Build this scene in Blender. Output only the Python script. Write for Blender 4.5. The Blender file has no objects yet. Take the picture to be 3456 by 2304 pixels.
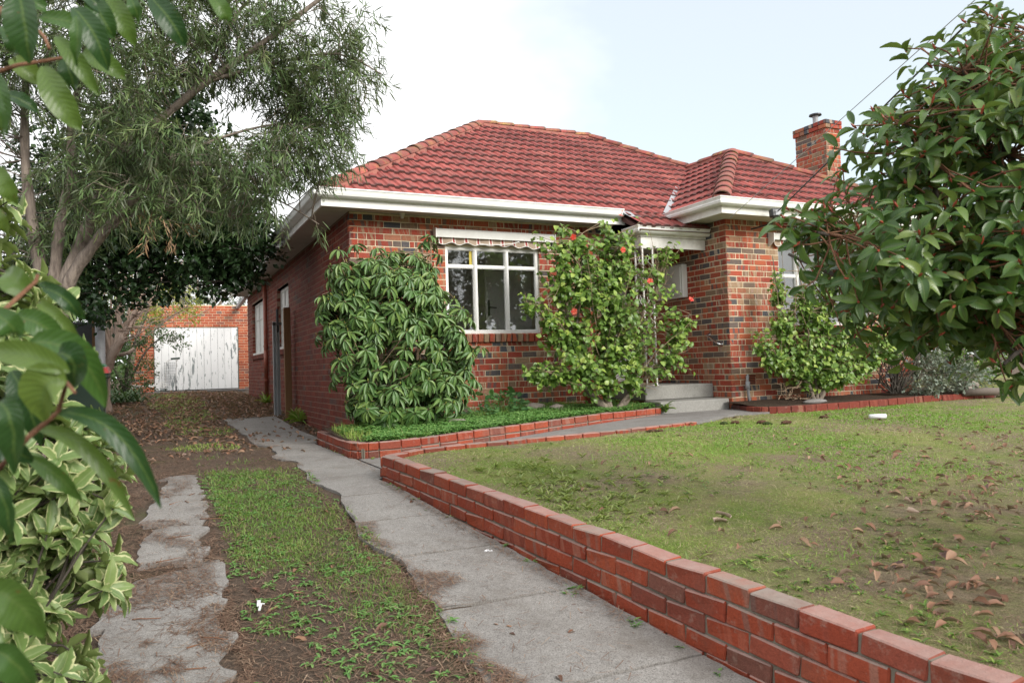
import bpy, bmesh, math, random
import numpy as np
from mathutils import Vector, Matrix

random.seed(5)
rng = np.random.default_rng(11)
SC = bpy.context.scene
COL = SC.collection
R = math.radians

# ------------------------------------------------------------------ camera
cam = bpy.data.cameras.new("camera")
cam.lens = 26.61
cam.sensor_width = 36.0
cam.clip_start = 0.05
cam.clip_end = 2000.0
cam.dof.use_dof = True
cam.dof.focus_distance = 8.5
cam.dof.aperture_fstop = 5.6
camo = bpy.data.objects.new("camera", cam)
COL.objects.link(camo)
SC.camera = camo


def cam_axes(yaw, pitch, roll):
    f = Vector((math.sin(yaw) * math.cos(pitch), math.cos(yaw) * math.cos(pitch), math.sin(pitch)))
    r0 = Vector((math.cos(yaw), -math.sin(yaw), 0))
    u0 = r0.cross(f)
    r = r0 * math.cos(roll) + u0 * math.sin(roll)
    u = u0 * math.cos(roll) - r0 * math.sin(roll)
    return r, u, f


_r, _u, _f = cam_axes(0.4464, 0.034535, -0.030826)
camo.matrix_world = Matrix(((_r.x, _u.x, -_f.x, 0), (_r.y, _u.y, -_f.y, 0), (_r.z, _u.z, -_f.z, 1.5), (0, 0, 0, 1)))

# ------------------------------------------------------------------ sky, sun, exposure
SUN_DIR = Vector((0.30, -0.86, 0.42)).normalized()      # towards the sun
wd = bpy.data.worlds.new("World")
SC.world = wd
wd.use_nodes = True
nt = wd.node_tree
nt.nodes.clear()
out = nt.nodes.new("ShaderNodeOutputWorld")
bg = nt.nodes.new("ShaderNodeBackground")
bg.inputs["Strength"].default_value = 0.12
sky = nt.nodes.new("ShaderNodeTexSky")
sky.sky_type = 'NISHITA'
sky.sun_disc = False
sky.sun_elevation = math.asin(SUN_DIR.z)
sky.sun_rotation = math.atan2(SUN_DIR.x, SUN_DIR.y)
sky.air_density = 1.0
sky.dust_density = 0.8
sky.ozone_density = 0.2
tc = nt.nodes.new("ShaderNodeTexCoord")
mp = nt.nodes.new("ShaderNodeMapping")
mp.inputs["Location"].default_value = (0.35, 0.2, 0.0)
mp.inputs["Scale"].default_value = (1.0, 1.0, 1.9)
nz = nt.nodes.new("ShaderNodeTexNoise")
nz.inputs["Scale"].default_value = 1.35
nz.inputs["Detail"].default_value = 6.0
nz.inputs["Roughness"].default_value = 0.55
# a broad thin gap in the cloud over the right half of the view
dt = nt.nodes.new("ShaderNodeVectorMath")
dt.operation = 'DOT_PRODUCT'
dt.inputs[1].default_value = Vector((0.66, 0.66, 0.36)).normalized()
ad = nt.nodes.new("ShaderNodeMath")
ad.operation = 'MULTIPLY_ADD'
ad.inputs[1].default_value = -0.45
nt.links.new(tc.outputs["Generated"], dt.inputs[0])
nt.links.new(dt.outputs["Value"], ad.inputs[2])
rp = nt.nodes.new("ShaderNodeValToRGB")
rp.color_ramp.elements[0].position = 0.62
rp.color_ramp.elements[0].color = (1, 1, 1, 1)
rp.color_ramp.elements[1].position = 0.76
rp.color_ramp.elements[1].color = (0.50, 0.50, 0.50, 1)
mx = nt.nodes.new("ShaderNodeMix")
mx.data_type = 'RGBA'
mx.inputs["B"].default_value = (9.6, 9.7, 9.8, 1)
nt.links.new(tc.outputs["Generated"], mp.inputs["Vector"])
nt.links.new(mp.outputs["Vector"], nz.inputs["Vector"])
nt.links.new(nz.outputs["Fac"], ad.inputs[0])
nt.links.new(ad.outputs[0], rp.inputs["Fac"])
nt.links.new(rp.outputs["Color"], mx.inputs["Factor"])
tn = nt.nodes.new("ShaderNodeMix")
tn.data_type = 'RGBA'
tn.blend_type = 'MULTIPLY'
tn.inputs["Factor"].default_value = 1.0
tn.inputs["B"].default_value = (0.80, 1.10, 1.08, 1)
nt.links.new(sky.outputs["Color"], tn.inputs["A"])
nt.links.new(tn.outputs["Result"], mx.inputs["A"])
nt.links.new(mx.outputs["Result"], bg.inputs["Color"])
nt.links.new(bg.outputs["Background"], out.inputs["Surface"])

sl = bpy.data.lights.new("sun", 'SUN')
sl.energy = 3.2
sl.angle = R(28)
sl.color = (1.0, 0.95, 0.88)
so = bpy.data.objects.new("sun", sl)
so.rotation_euler = SUN_DIR.to_track_quat('Z', 'Y').to_euler()
so.location = (0, -5, 20)
COL.objects.link(so)

SC.view_settings.view_transform = 'Standard'
SC.view_settings.look = 'None'
SC.view_settings.exposure = 0.35
SC.view_settings.gamma = 1.0
SC.view_settings.use_curve_mapping = False


# ------------------------------------------------------------------ helpers: objects
def tag(o, label=None, cat=None, group=None, kind=None):
    if label:
        o["label"] = label
    if cat:
        o["category"] = cat
    if group:
        o["group"] = group
    if kind:
        o["kind"] = kind
    return o


WM = {}


def empty(name, loc=(0, 0, 0), label=None, cat=None, group=None):
    o = bpy.data.objects.new(name, None)
    o.empty_display_size = 0.2
    o.location = loc
    COL.objects.link(o)
    WM[o.name] = Matrix.Translation(loc)
    return tag(o, label, cat, group)


def link(name, me, mat=None, parent=None, mw=None):
    """An object of mesh ME with world matrix MW."""
    o = bpy.data.objects.new(name, me)
    if mat is not None and not me.materials:
        me.materials.append(mat)
    COL.objects.link(o)
    mw = Matrix() if mw is None else mw
    WM[o.name] = mw
    if parent is not None:
        o.parent = parent
        o.matrix_parent_inverse = WM[parent.name].inverted()
    o.matrix_basis = mw
    return o


def mk(V, Fs, uv=None, rnd=None, smooth=False, name="mesh"):
    me = bpy.data.meshes.new(name)
    V = np.asarray(V, np.float32).reshape(-1, 3)
    if not isinstance(Fs, (list, tuple)):
        Fs = [Fs]
    Fs = [np.asarray(f, np.int32) for f in Fs if len(f)]
    loops = np.concatenate([f.ravel() for f in Fs])
    tot = np.concatenate([np.full(len(f), f.shape[1], np.int32) for f in Fs])
    start = np.concatenate([[0], np.cumsum(tot)[:-1]]).astype(np.int32)
    me.vertices.add(len(V))
    me.vertices.foreach_set("co", V.ravel())
    me.loops.add(len(loops))
    me.loops.foreach_set("vertex_index", loops)
    me.polygons.add(len(tot))
    me.polygons.foreach_set("loop_start", start)
    me.update(calc_edges=True)
    if uv is not None:
        ul = me.uv_layers.new(name="UVMap")
        ul.data.foreach_set("uv", np.asarray(uv, np.float32)[loops].ravel())
    if rnd is not None:
        at = me.attributes.new("rnd", 'FLOAT', 'POINT')
        at.data.foreach_set("value", np.asarray(rnd, np.float32))
    me.polygons.foreach_set("use_smooth", np.full(len(tot), bool(smooth)))
    me.update()
    return me


class MB:
    """Collects pieces and turns them into ONE mesh."""

    def __init__(s):
        s.V, s.F, s.U, s.A, s.n = [], {}, [], [], 0

    def add(s, V, Fs, uv=None, rnd=0.5):
        V = np.asarray(V, np.float64).reshape(-1, 3)
        if not isinstance(Fs, (list, tuple)):
            Fs = [Fs]
        for f in Fs:
            f = np.asarray(f, np.int64)
            if len(f):
                s.F.setdefault(f.shape[1], []).append(f + s.n)
        s.V.append(V)
        s.U.append(np.zeros((len(V), 2)) if uv is None else np.asarray(uv, float))
        s.A.append(np.full(len(V), rnd) if np.isscalar(rnd) else np.asarray(rnd, float))
        s.n += len(V)
        return s

    def scatter(s, T, M, P, rnd=None):
        """Copies of template T=(V,Fs,uv): world = P + M @ v, for K matrices."""
        TV, TF, TU = T
        K, n = len(P), len(TV)
        if K == 0:
            return s
        V = np.einsum('kij,nj->kni', M, TV) + P[:, None, :]
        off = (np.arange(K) * n)[:, None, None]
        Fs = [(np.asarray(f)[None] + off).reshape(-1, np.asarray(f).shape[1]) for f in TF]
        if rnd is None:
            rnd = rng.random(K)
        s.add(V.reshape(-1, 3), Fs, np.tile(TU, (K, 1)), np.repeat(rnd, n))
        return s

    def box(s, a, b, rnd=0.5):
        a, b = np.minimum(a, b), np.maximum(a, b)
        V = np.array([[x, y, z] for x in (a[0], b[0]) for y in (a[1], b[1]) for z in (a[2], b[2])])
        F = [[0, 1, 3, 2], [4, 6, 7, 5], [0, 4, 5, 1], [2, 3, 7, 6], [0, 2, 6, 4], [1, 5, 7, 3]]
        return s.add(V, np.array(F), rnd=rnd)

    def bar(s, p, q, w, h, rnd=0.5, up=(0, 0, 1)):
        """A box from p to q of section w (sideways) x h."""
        p, q = Vector(p), Vector(q)
        d = (q - p).normalized()
        upv = Vector(up)
        if abs(d.dot(upv)) > .98:
            upv = Vector((0, 1, 0))
        sx = d.cross(upv).normalized()
        sz = sx.cross(d)
        V = []
        for e in (p, q):
            for a, b in ((-1, -1), (1, -1), (1, 1), (-1, 1)):
                V.append(e + sx * (a * w / 2) + sz * (b * h / 2))
        F = [[0, 1, 5, 4], [1, 2, 6, 5], [2, 3, 7, 6], [3, 0, 4, 7], [3, 2, 1, 0], [4, 5, 6, 7]]
        return s.add([tuple(v) for v in V], np.array(F), rnd=rnd)

    def tube(s, pts, rad, sides=6, rnd=0.5, cap=True):
        pts = [Vector(p) for p in pts]
        n = len(pts)
        rad = [rad] * n if np.isscalar(rad) else list(rad)
        V, U = [], []
        ref = None
        L = 0.0
        for i, p in enumerate(pts):
            d = (pts[min(i + 1, n - 1)] - pts[max(i - 1, 0)])
            d = d.normalized() if d.length > 1e-9 else Vector((0, 0, 1))
            if ref is None:
                ref = Vector((1, 0, 0)) if abs(d.x) < .8 else Vector((0, 1, 0))
            a = (ref - d * ref.dot(d))
            a = a.normalized() if a.length > 1e-6 else d.orthogonal().normalized()
            ref = a
            b = d.cross(a)
            if i:
                L += (p - pts[i - 1]).length
            for k in range(sides):
                t = 2 * math.pi * k / sides
                V.append(p + a * (rad[i] * math.cos(t)) + b * (rad[i] * math.sin(t)))
                U.append((k / sides, L))
        F = []
        for i in range(n - 1):
            for k in range(sides):
                k2 = (k + 1) % sides
                F.append([i * sides + k, i * sides + k2, (i + 1) * sides + k2, (i + 1) * sides + k])
        Fs = [np.array(F)]
        if cap:
            Fs.append(np.array([list(range(sides))[::-1], [(n - 1) * sides + k for k in range(sides)]]))
        return s.add([tuple(v) for v in V], Fs, U, rnd)

    def sweep(s, prof, path, rnd=0.5, close=False):
        """Profile points (offset outward, height) swept along a horizontal polyline [(x,y,z)], mitred."""
        path = [Vector(p) for p in path]
        n, m = len(path), len(prof)
        V = []
        for i, p in enumerate(path):
            d0 = (path[i] - path[i - 1]) if i else (path[1] - path[0])
            d1 = (path[i + 1] - path[i]) if i < n - 1 else d0
            d0.z = d1.z = 0
            n0 = Vector((d0.y, -d0.x, 0)).normalized()
            n1 = Vector((d1.y, -d1.x, 0)).normalized()
            b = (n0 + n1)
            b = b / max(b.dot(n0), 1e-6)
            for o, h in prof:
                V.append(p + b * o + Vector((0, 0, h)))
        F = []
        for i in range(n - 1):
            for k in range(m if close else m - 1):
                k2 = (k + 1) % m
                F.append([i * m + k, (i + 1) * m + k, (i + 1) * m + k2, i * m + k2])
        Fs = [np.array(F)]
        if close:
            Fs.append(np.array([list(range(m)), [(n - 1) * m + k for k in range(m)][::-1]]))
        return s.add([tuple(v) for v in V], Fs, rnd=rnd)

    def mesh(s, smooth=False, name="mesh"):
        Fs = [np.concatenate(f) for f in s.F.values()]
        return mk(np.concatenate(s.V), Fs, np.concatenate(s.U), np.concatenate(s.A), smooth, name)

    def obj(s, name, mat, parent=None, smooth=False, kind=None):
        o = link(name, s.mesh(smooth, name), mat, parent)
        if kind:
            o["kind"] = kind
        return o


def fix_out(V, Fs):
    V = np.asarray(V, float)
    c = V.mean(0)
    res = []
    for f in Fs:
        f = np.array(f)
        for i in range(len(f)):
            p = V[f[i]]
            nrm = np.cross(p[1] - p[0], p[2] - p[0])
            if nrm @ (p.mean(0) - c) < 0:
                f[i] = f[i][::-1]
        res.append(f)
    return res


def chamfer_box(L, D, H, c, jit=0.0):
    """A box centred on 0 with chamfered edges (44 triangles); uv = metres along L and H."""
    V, idx = [], {}
    hs = (L / 2, D / 2, H / 2)
    for sx in (-1, 1):
        for sy in (-1, 1):
            for sz in (-1, 1):
                j = rng.normal(0, jit, 3) if jit else np.zeros(3)
                for ax in range(3):
                    p = [sx * hs[0], sy * hs[1], sz * hs[2]]
                    for k in range(3):
                        if k != ax:
                            p[k] -= (sx, sy, sz)[k] * c
                    idx[(sx, sy, sz, ax)] = len(V)
                    V.append(np.array(p) + j)
    quads, tris = [], []
    for ax in range(3):
        o = [k for k in range(3) if k != ax]
        for sg in (-1, 1):
            q = []
            for a, b in ((-1, -1), (1, -1), (1, 1), (-1, 1)):
                sgn = [0, 0, 0]
                sgn[ax], sgn[o[0]], sgn[o[1]] = sg, a, b
                q.append(idx[(*sgn, ax)])
            quads.append(q)
    for ax in range(3):
        o = [k for k in range(3) if k != ax]
        for a in (-1, 1):
            for b in (-1, 1):
                q = []
                for sg, fa in ((-1, 0), (1, 0), (1, 1), (-1, 1)):
                    sgn = [0, 0, 0]
                    sgn[ax], sgn[o[0]], sgn[o[1]] = sg, a, b
                    q.append(idx[(*sgn, o[fa])])
                quads.append(q)
    for sx in (-1, 1):
        for sy in (-1, 1):
            for sz in (-1, 1):
                tris.append([idx[(sx, sy, sz, k)] for k in range(3)])
    V = np.array(V)
    Fs = fix_out(V, [np.array(quads), np.array(tris)])
    return V, Fs, V[:, [0, 2]].copy()


def frame(x, y, z, p):
    x, y, z = Vector(x), Vector(y), Vector(z)
    return Matrix(((x.x, y.x, z.x, p[0]), (x.y, y.y, z.y, p[1]), (x.z, y.z, z.z, p[2]), (0, 0, 0, 1)))


# smooth value noise on numpy arrays
_tab = np.random.default_rng(3).random((256, 256))


def vnoise(x, y, sc=1.0, oct=3):
    x, y = np.asarray(x, float) * sc, np.asarray(y, float) * sc
    t, a, w = 0.0, 1.0, 0.0
    for _ in range(oct):
        xi, yi = np.floor(x).astype(int), np.floor(y).astype(int)
        fx, fy = x - xi, y - yi
        fx, fy = fx * fx * (3 - 2 * fx), fy * fy * (3 - 2 * fy)
        g = lambda i, j: _tab[i & 255, j & 255]
        v = (g(xi, yi) * (1 - fx) + g(xi + 1, yi) * fx) * (1 - fy) + (g(xi, yi + 1) * (1 - fx) + g(xi + 1, yi + 1) * fx) * fy
        t = t + v * a
        w += a
        a *= .5
        x, y = x * 2.03 + 17.1, y * 2.03 + 5.7
    return t / w


# ground levels (world z=0 is 1.5 m under the eye)
def gz(x, y):
    return np.interp(y, [-40, -6, 0, 2.4, 4, 6, 8, 11.8, 14.2, 17.6, 21.5, 26.4, 60], [-.9, -.35, .04, .23, .385, .59, .62, .63, .72, .90, 1.02, 1.09, 1.1])


def lz(x, y):
    return np.interp(y, [-40, -6, 1.7, 6, 8.75, 60], [-.75, .05, .51, .765, .80, .85])


def wall_x(y):
    return 1.727 - .111 * (np.asarray(y) - 6.03)


# ------------------------------------------------------------------ helpers: materials
def new_mat(name):
    m = bpy.data.materials.new(name)
    m.use_nodes = True
    n = m.node_tree
    n.nodes.clear()
    o = n.nodes.new("ShaderNodeOutputMaterial")
    b = n.nodes.new("ShaderNodeBsdfPrincipled")
    n.links.new(b.outputs[0], o.inputs["Surface"])
    return m, n, b, o


class G:
    """Tiny node-graph helper."""

    def __init__(s, nt):
        s.t = nt

    def n(s, typ, **kw):
        x = s.t.nodes.new(typ)
        for k, v in kw.items():
            setattr(x, k, v)
        return x

    def l(s, a, b):
        s.t.links.new(a, b)

    def setv(s, sock, v):
        if hasattr(v, "links") or isinstance(v, bpy.types.NodeSocket):
            s.l(v, sock)
        else:
            sock.default_value = v

    def math(s, op, a, b=0.0, c=None):
        x = s.n("ShaderNodeMath", operation=op)
        s.setv(x.inputs[0], a)
        s.setv(x.inputs[1], b)
        if c is not None:
            s.setv(x.inputs[2], c)
        return x.outputs[0]

    def mix(s, f, a, b, blend='MIX'):
        x = s.n("ShaderNodeMix", data_type='RGBA', blend_type=blend)
        s.setv(x.inputs["Factor"], f)
        s.setv(x.inputs["A"], a if not isinstance(a, tuple) or len(a) == 4 else (*a, 1))
        s.setv(x.inputs["B"], b if not isinstance(b, tuple) or len(b) == 4 else (*b, 1))
        return x.outputs["Result"]

    def ramp(s, f, stops, interp='LINEAR'):
        x = s.n("ShaderNodeValToRGB")
        x.color_ramp.interpolation = interp
        e = x.color_ramp.elements
        while len(e) < len(stops):
            e.new(0.5)
        for i, (p, c) in enumerate(stops):
            e[i].position = p
            e[i].color = (*c, 1) if len(c) == 3 else c
        s.setv(x.inputs["Fac"], f)
        return x.outputs["Color"]

    def noise(s, vec=None, scale=5.0, detail=3.0, rough=.5, dim='3D', w=None, dist=0.0):
        x = s.n("ShaderNodeTexNoise", noise_dimensions=dim)
        x.inputs["Scale"].default_value = scale
        x.inputs["Detail"].default_value = detail
        x.inputs["Roughness"].default_value = rough
        x.inputs["Distortion"].default_value = dist
        if vec is not None:
            s.l(vec, x.inputs["Vector"])
        if w is not None:
            s.setv(x.inputs["W"], w)
        return x.outputs["Fac"]

    def rnd(s, per_object):
        if per_object:
            return s.n("ShaderNodeObjectInfo").outputs["Random"]
        a = s.n("ShaderNodeAttribute", attribute_name="rnd")
        return a.outputs["Fac"]

    def pos(s):
        return s.n("ShaderNodeNewGeometry").outputs["Position"]

    def sep(s, v):
        return s.n("ShaderNodeSeparateXYZ"), v

    def xyz(s, v):
        x = s.n("ShaderNodeSeparateXYZ")
        s.l(v, x.inputs[0])
        return x.outputs

    def scalev(s, v, sc):
        x = s.n("ShaderNodeMapping")
        x.inputs["Scale"].default_value = sc
        s.l(v, x.inputs["Vector"])
        return x.outputs[0]

    def bump(s, h, strength=.3, dist=.005, b=None):
        x = s.n("ShaderNodeBump")
        x.inputs["Strength"].default_value = strength
        x.inputs["Distance"].default_value = dist
        s.setv(x.inputs["Height"], h)
        if b is not None:
            s.l(x.outputs[0], b.inputs["Normal"])
        return x.outputs[0]


def plain(name, col, rough=.6, metal=0.0, dirt=0.0, dirtcol=(.18, .15, .11), scale=6.0, bump=0.0, spec=.5):
    m, n, b, o = new_mat(name)
    g = G(n)
    c = (*col, 1)
    p = g.pos()
    v = g.noise(p, scale * 5, 4, .6)
    cc = g.mix(g.math('MULTIPLY', v, .35), c, tuple(x * .8 for x in col))
    if dirt:
        d = g.ramp(g.noise(p, scale, 5, .65), [(.45, (0, 0, 0)), (.72, (dirt,) * 3)])
        cc = g.mix(d, cc, dirtcol)
    g.l(cc, b.inputs["Base Color"])
    b.inputs["Roughness"].default_value = rough
    b.inputs["Metallic"].default_value = metal
    b.inputs["Specular IOR Level"].default_value = spec
    if bump:
        g.bump(v, .5, bump, b)
    return m
# ------------------------------------------------------------------ materials
def brick_mat(name, stops, stops2, band=.6, per=False, dust=0.0, grime=0.25, rough=.85, face=.8):
    m, n, b, o = new_mat(name)
    g = G(n)
    r = g.rnd(per)
    r2 = g.math('FRACT', g.math('MULTIPLY', r, 7.31))
    r3 = g.math('FRACT', g.math('MULTIPLY', r, 23.7))
    c1 = g.ramp(r, stops, 'LINEAR')
    c2 = g.ramp(r2, stops2, 'LINEAR')
    uv = g.n("ShaderNodeUVMap", uv_map="UVMap").outputs[0]
    u = g.xyz(uv)
    w = g.math('MULTIPLY_ADD', u[0], 13.0, g.math('MULTIPLY', r, 91.0))
    w = g.math('ADD', w, g.math('MULTIPLY', u[1], g.math('MULTIPLY', g.math('SUBTRACT', r3, .5), 9.0)))
    bn = g.noise(scale=1.0, detail=2, dim='1D', w=w)
    f = g.ramp(bn, [(.5, (0, 0, 0)), (.6, (1, 1, 1))])
    f = g.math('MULTIPLY', f, g.math('MULTIPLY', g.math('GREATER_THAN', r3, 1 - face), band))
    c = g.mix(f, c1, c2)
    p = g.pos()
    fine = g.noise(p, 70, 4, .65)
    c = g.mix(.55, c, g.ramp(fine, [(.25, (.55, .55, .55)), (.75, (1.3, 1.3, 1.3))]), 'MULTIPLY')
    big = g.noise(p, 3.0, 5, .65)
    c = g.mix(g.math('MULTIPLY', g.ramp(big, [(.5, (0, 0, 0)), (.75, (1, 1, 1))]), grime), c, (.09, .075, .06))
    blot = g.ramp(g.noise(p, 17, 6, .75), [(.56, (0, 0, 0)), (.72, (1, 1, 1))])
    c = g.mix(g.math('MULTIPLY', blot, .55 if dust else .35), c, (.36, .25, .20))
    if dust:
        nz_ = g.xyz(g.n("ShaderNodeNewGeometry").outputs["Normal"])[2]
        up = g.math('MULTIPLY', g.math('GREATER_THAN', nz_, .7), dust)
        up = g.math('MULTIPLY', up, g.math('ADD', g.math('MULTIPLY', g.noise(p, 11, 4, .6), .9), .25))
        c = g.mix(up, c, g.ramp(r2, [(0, (.40, .28, .245)), (.55, (.37, .26, .23)), (.7, (.27, .235, .21)), (1, (.33, .29, .25))]))
    g.l(c, b.inputs["Base Color"])
    b.inputs["Roughness"].default_value = rough
    b.inputs["Specular IOR Level"].default_value = .35
    g.bump(g.math('ADD', g.math('MULTIPLY', g.noise(p, 28, 4, .7), 2.5 if dust else 1.0), g.math('ADD', fine, g.math('MULTIPLY', g.noise(p, 180, 2), .5))), .6, .004, b)
    return m


RED, DRED, ORG, BLU, TAN, BRN, PAL = (.38, .068, .038), (.26, .045, .03), (.44, .12, .055), (.075, .078, .09), (.37, .25, .15), (.21, .135, .09), (.42, .34, .27)
CLINK = [(0, RED), (.2, DRED), (.34, ORG), (.5, RED), (.58, ORG), (.66, BRN), (.74, BLU), (.82, BLU), (.88, BRN), (.94, TAN), (1, RED)]
CLINK2 = [(0, BLU), (.35, BRN), (.6, TAN), (.8, PAL), (1, RED)]
REDS = [(0, (.19, .036, .021)), (.3, (.155, .029, .019)), (.6, (.22, .044, .025)), (.85, (.14, .03, .022)), (.93, (.11, .065, .057)), (1, (.24, .062, .037))]  # reds darkened to stand in for tree shade on the long side wall
REDS2 = [(0, (.22, .05, .034)), (.5, (.3, .09, .055)), (.8, (.36, .2, .13)), (1, (.16, .09, .08))]
WALLR = [(0, (.34, .062, .026)), (.4, (.27, .046, .022)), (.7, (.37, .074, .030)), (.9, (.23, .055, .034)), (1, (.17, .07, .05))]
WALLR2 = [(0, (.25, .05, .03)), (.6, (.4, .12, .07)), (.9, (.34, .2, .15)), (1, (.12, .09, .08))]
GARR = [(0, (.46, .11, .05)), (.35, (.36, .08, .04)), (.6, (.52, .15, .07)), (.85, (.4, .1, .05)), (.95, (.17, .12, .11)), (1, (.45, .2, .1))]
M = {}
for per, sfx in ((True, '_each'), (False, '')):
    M['clinker' + sfx] = brick_mat('clinker_brick' + sfx, CLINK, CLINK2, .85, per)
    M['redbrick' + sfx] = brick_mat('red_brick' + sfx, REDS, REDS2, .5, per, grime=.35, face=.5)
    M['wallbrick' + sfx] = brick_mat('garden_wall_brick' + sfx, WALLR, WALLR2, .55, per, dust=.95, grime=.5, rough=.7, face=.5)
    M['garbrick' + sfx] = brick_mat('garage_brick' + sfx, GARR, REDS2, .6, per, grime=.2, face=.5)


def mortar_mat(name, col):
    m, n, b, o = new_mat(name)
    g = G(n)
    p = g.pos()
    f = g.noise(p, 60, 4, .7)
    c = g.mix(f, tuple(x * .75 for x in col), tuple(x * 1.2 for x in col))
    c = g.mix(g.ramp(g.noise(p, 4, 4), [(.5, (0, 0, 0)), (.75, (.45, .45, .45))]), c, (.12, .1, .08))
    g.l(c, b.inputs["Base Color"])
    b.inputs["Roughness"].default_value = .95
    g.bump(f, .6, .004, b)
    return m


M['mortar'] = mortar_mat('cream_mortar', (.66, .56, .40))
M['mortar_red'] = mortar_mat('pinkish_mortar', (.27, .175, .125))  # side wall mortar, darkened along with its bricks for the tree shade
M['mortar_grey'] = mortar_mat('grey_mortar', (.19, .168, .13))


def tile_mat(name, per, lichen=0.0):
    m, n, b, o = new_mat(name)
    g = G(n)
    r = g.rnd(per)
    p = g.pos()
    c = g.ramp(r, [(0, (.31, .072, .062)), (.4, (.37, .092, .078)), (.7, (.26, .058, .053)), (1, (.40, .12, .10))])
    tone = g.noise(p, 1.1, 3, .6)
    c = g.mix(.8, c, g.ramp(tone, [(.3, (.66, .62, .62)), (.7, (1.18, 1.16, 1.14))]), 'MULTIPLY')
    uv = g.n("ShaderNodeUVMap", uv_map="UVMap").outputs[0]
    u = g.xyz(uv)
    # shadow line painted into the colour along the lower lip of every tile
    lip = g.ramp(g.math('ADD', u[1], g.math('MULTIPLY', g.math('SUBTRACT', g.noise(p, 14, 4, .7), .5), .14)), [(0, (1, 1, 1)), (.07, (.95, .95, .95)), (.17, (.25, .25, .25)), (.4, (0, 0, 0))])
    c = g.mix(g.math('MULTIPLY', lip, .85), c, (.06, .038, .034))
    st = g.ramp(g.noise(g.scalev(p, (5, 1, 1)), 3.0, 5, .7), [(.46, (0, 0, 0)), (.74, (.7, .7, .7))])
    c = g.mix(st, c, (.13, .06, .052))
    fine = g.noise(p, 110, 3, .7)
    c = g.mix(.5, c, g.ramp(fine, [(.3, (.7, .7, .7)), (.7, (1.2, 1.2, 1.2))]), 'MULTIPLY')
    if lichen:
        lf = g.ramp(g.noise(p, 5.5, 5, .7), [(.5, (0, 0, 0)), (.64, (1, 1, 1))])
        c = g.mix(g.math('MULTIPLY', lf, lichen), c, (.42, .32, .09))
        lf = g.ramp(g.noise(p, 2.5, 5, .7), [(.46, (0, 0, 0)), (.7, (.7, .7, .7))])
        c = g.mix(lf, c, (.19, .12, .085))
    g.l(c, b.inputs["Base Color"])
    b.inputs["Roughness"].default_value = .8
    b.inputs["Specular IOR Level"].default_value = .35
    g.bump(fine, .4, .003, b)
    return m


M['tile_each'] = tile_mat('roof_tile_each', True)
M['tile'] = tile_mat('roof_tile_rest', False)
M['ridge'] = tile_mat('ridge_tile', True, .3)
M['ridge_yellow'] = tile_mat('ridge_tile_lichen', True, 1.0)
M['bedding'] = plain('ridge_bedding', (.34, .13, .1), .9, dirt=.6, dirtcol=(.12, .07, .06), bump=.004)

M['white'] = plain('white_paint', (.78, .78, .76), .45, dirt=.28, dirtcol=(.42, .40, .36), scale=3)
M['white_old'] = plain('weathered_white_paint', (.74, .73, .70), .6, dirt=.6, dirtcol=(.33, .31, .28), scale=4)
M['gutter'] = plain('gutter_paint', (.80, .81, .80), .3, dirt=.4, dirtcol=(.45, .43, .38), scale=2.5)
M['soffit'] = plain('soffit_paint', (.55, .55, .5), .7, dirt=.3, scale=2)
M['lead'] = plain('grey_flashing', (.36, .37, .39), .55, .0, dirt=.5, dirtcol=(.2, .2, .2))
M['steel'] = plain('galvanised_steel', (.40, .42, .44), .4, .75, dirt=.4, dirtcol=(.2, .19, .18))
M['chrome'] = plain('chrome', (.75, .75, .76), .12, 1.0)
M['black'] = plain('black_plastic', (.025, .025, .028), .45)
M['dkgrey'] = plain('dark_grey', (.07, .075, .08), .6, dirt=.3, dirtcol=(.12, .11, .1))
M['pipe_red'] = plain('red_brown_pipe_paint', (.34, .095, .055), .5, dirt=.4, dirtcol=(.3, .22, .18), scale=5)
M['void'] = plain('dark_recess', (.03, .027, .025), .9)
M['room'] = plain('room_wall_paint', (.86, .845, .82), .8)
M['room_door'] = plain('room_door_paint', (.8, .8, .78), .5)
M['room_floor'] = plain('room_floor_boards', (.50, .40, .30), .5)
M['bark_pale'] = None


def wood_mat(name, c1, c2, sc=(40, 40, 2.5), rough=.8):
    m, n, b, o = new_mat(name)
    g = G(n)
    p = g.pos()
    f = g.noise(g.scalev(p, sc), 1.0, 5, .65)
    c = g.mix(f, c1, c2)
    k = g.ramp(g.noise(p, 8, 2), [(.66, (0, 0, 0)), (.72, (.7, .7, .7))])
    c = g.mix(k, c, tuple(x * .4 for x in c2))
    g.l(c, b.inputs["Base Color"])
    b.inputs["Roughness"].default_value = rough
    g.bump(f, .5, .004, b)
    return m


M['timber'] = wood_mat('treated_pine', (.30, .17, .075), (.17, .09, .045))
M['paling'] = wood_mat('grey_paling', (.10, .09, .08), (.05, .045, .04))
M['log'] = wood_mat('weathered_log', (.19, .155, .125), (.09, .07, .06), (30, 30, 30))


def peel_mat():
    m, n, b, o = new_mat('peeling_white_planks')
    g = G(n)
    p = g.pos()
    f = g.noise(g.scalev(p, (9, 9, 1.7)), 1.6, 6, .62, dist=.6)
    f2 = g.noise(p, .9, 2, .5)
    k = g.ramp(g.math('MULTIPLY_ADD', f2, .30, f), [(.725, (0, 0, 0)), (.74, (1, 1, 1))])
    c = g.mix(g.noise(g.scalev(p, (6, 6, .6)), 2, 4), (.82, .83, .84), (.72, .73, .73))
    low = g.ramp(g.xyz(p)[2], [(1.1, (0, 0, 0)), (1.2, (0, 0, 0))])
    c = g.mix(k, c, (.23, .26, .26))
    g.l(c, b.inputs["Base Color"])
    b.inputs["Roughness"].default_value = .6
    g.bump(k, .6, -.003, b)
    return m


M['peel'] = peel_mat()


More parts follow.
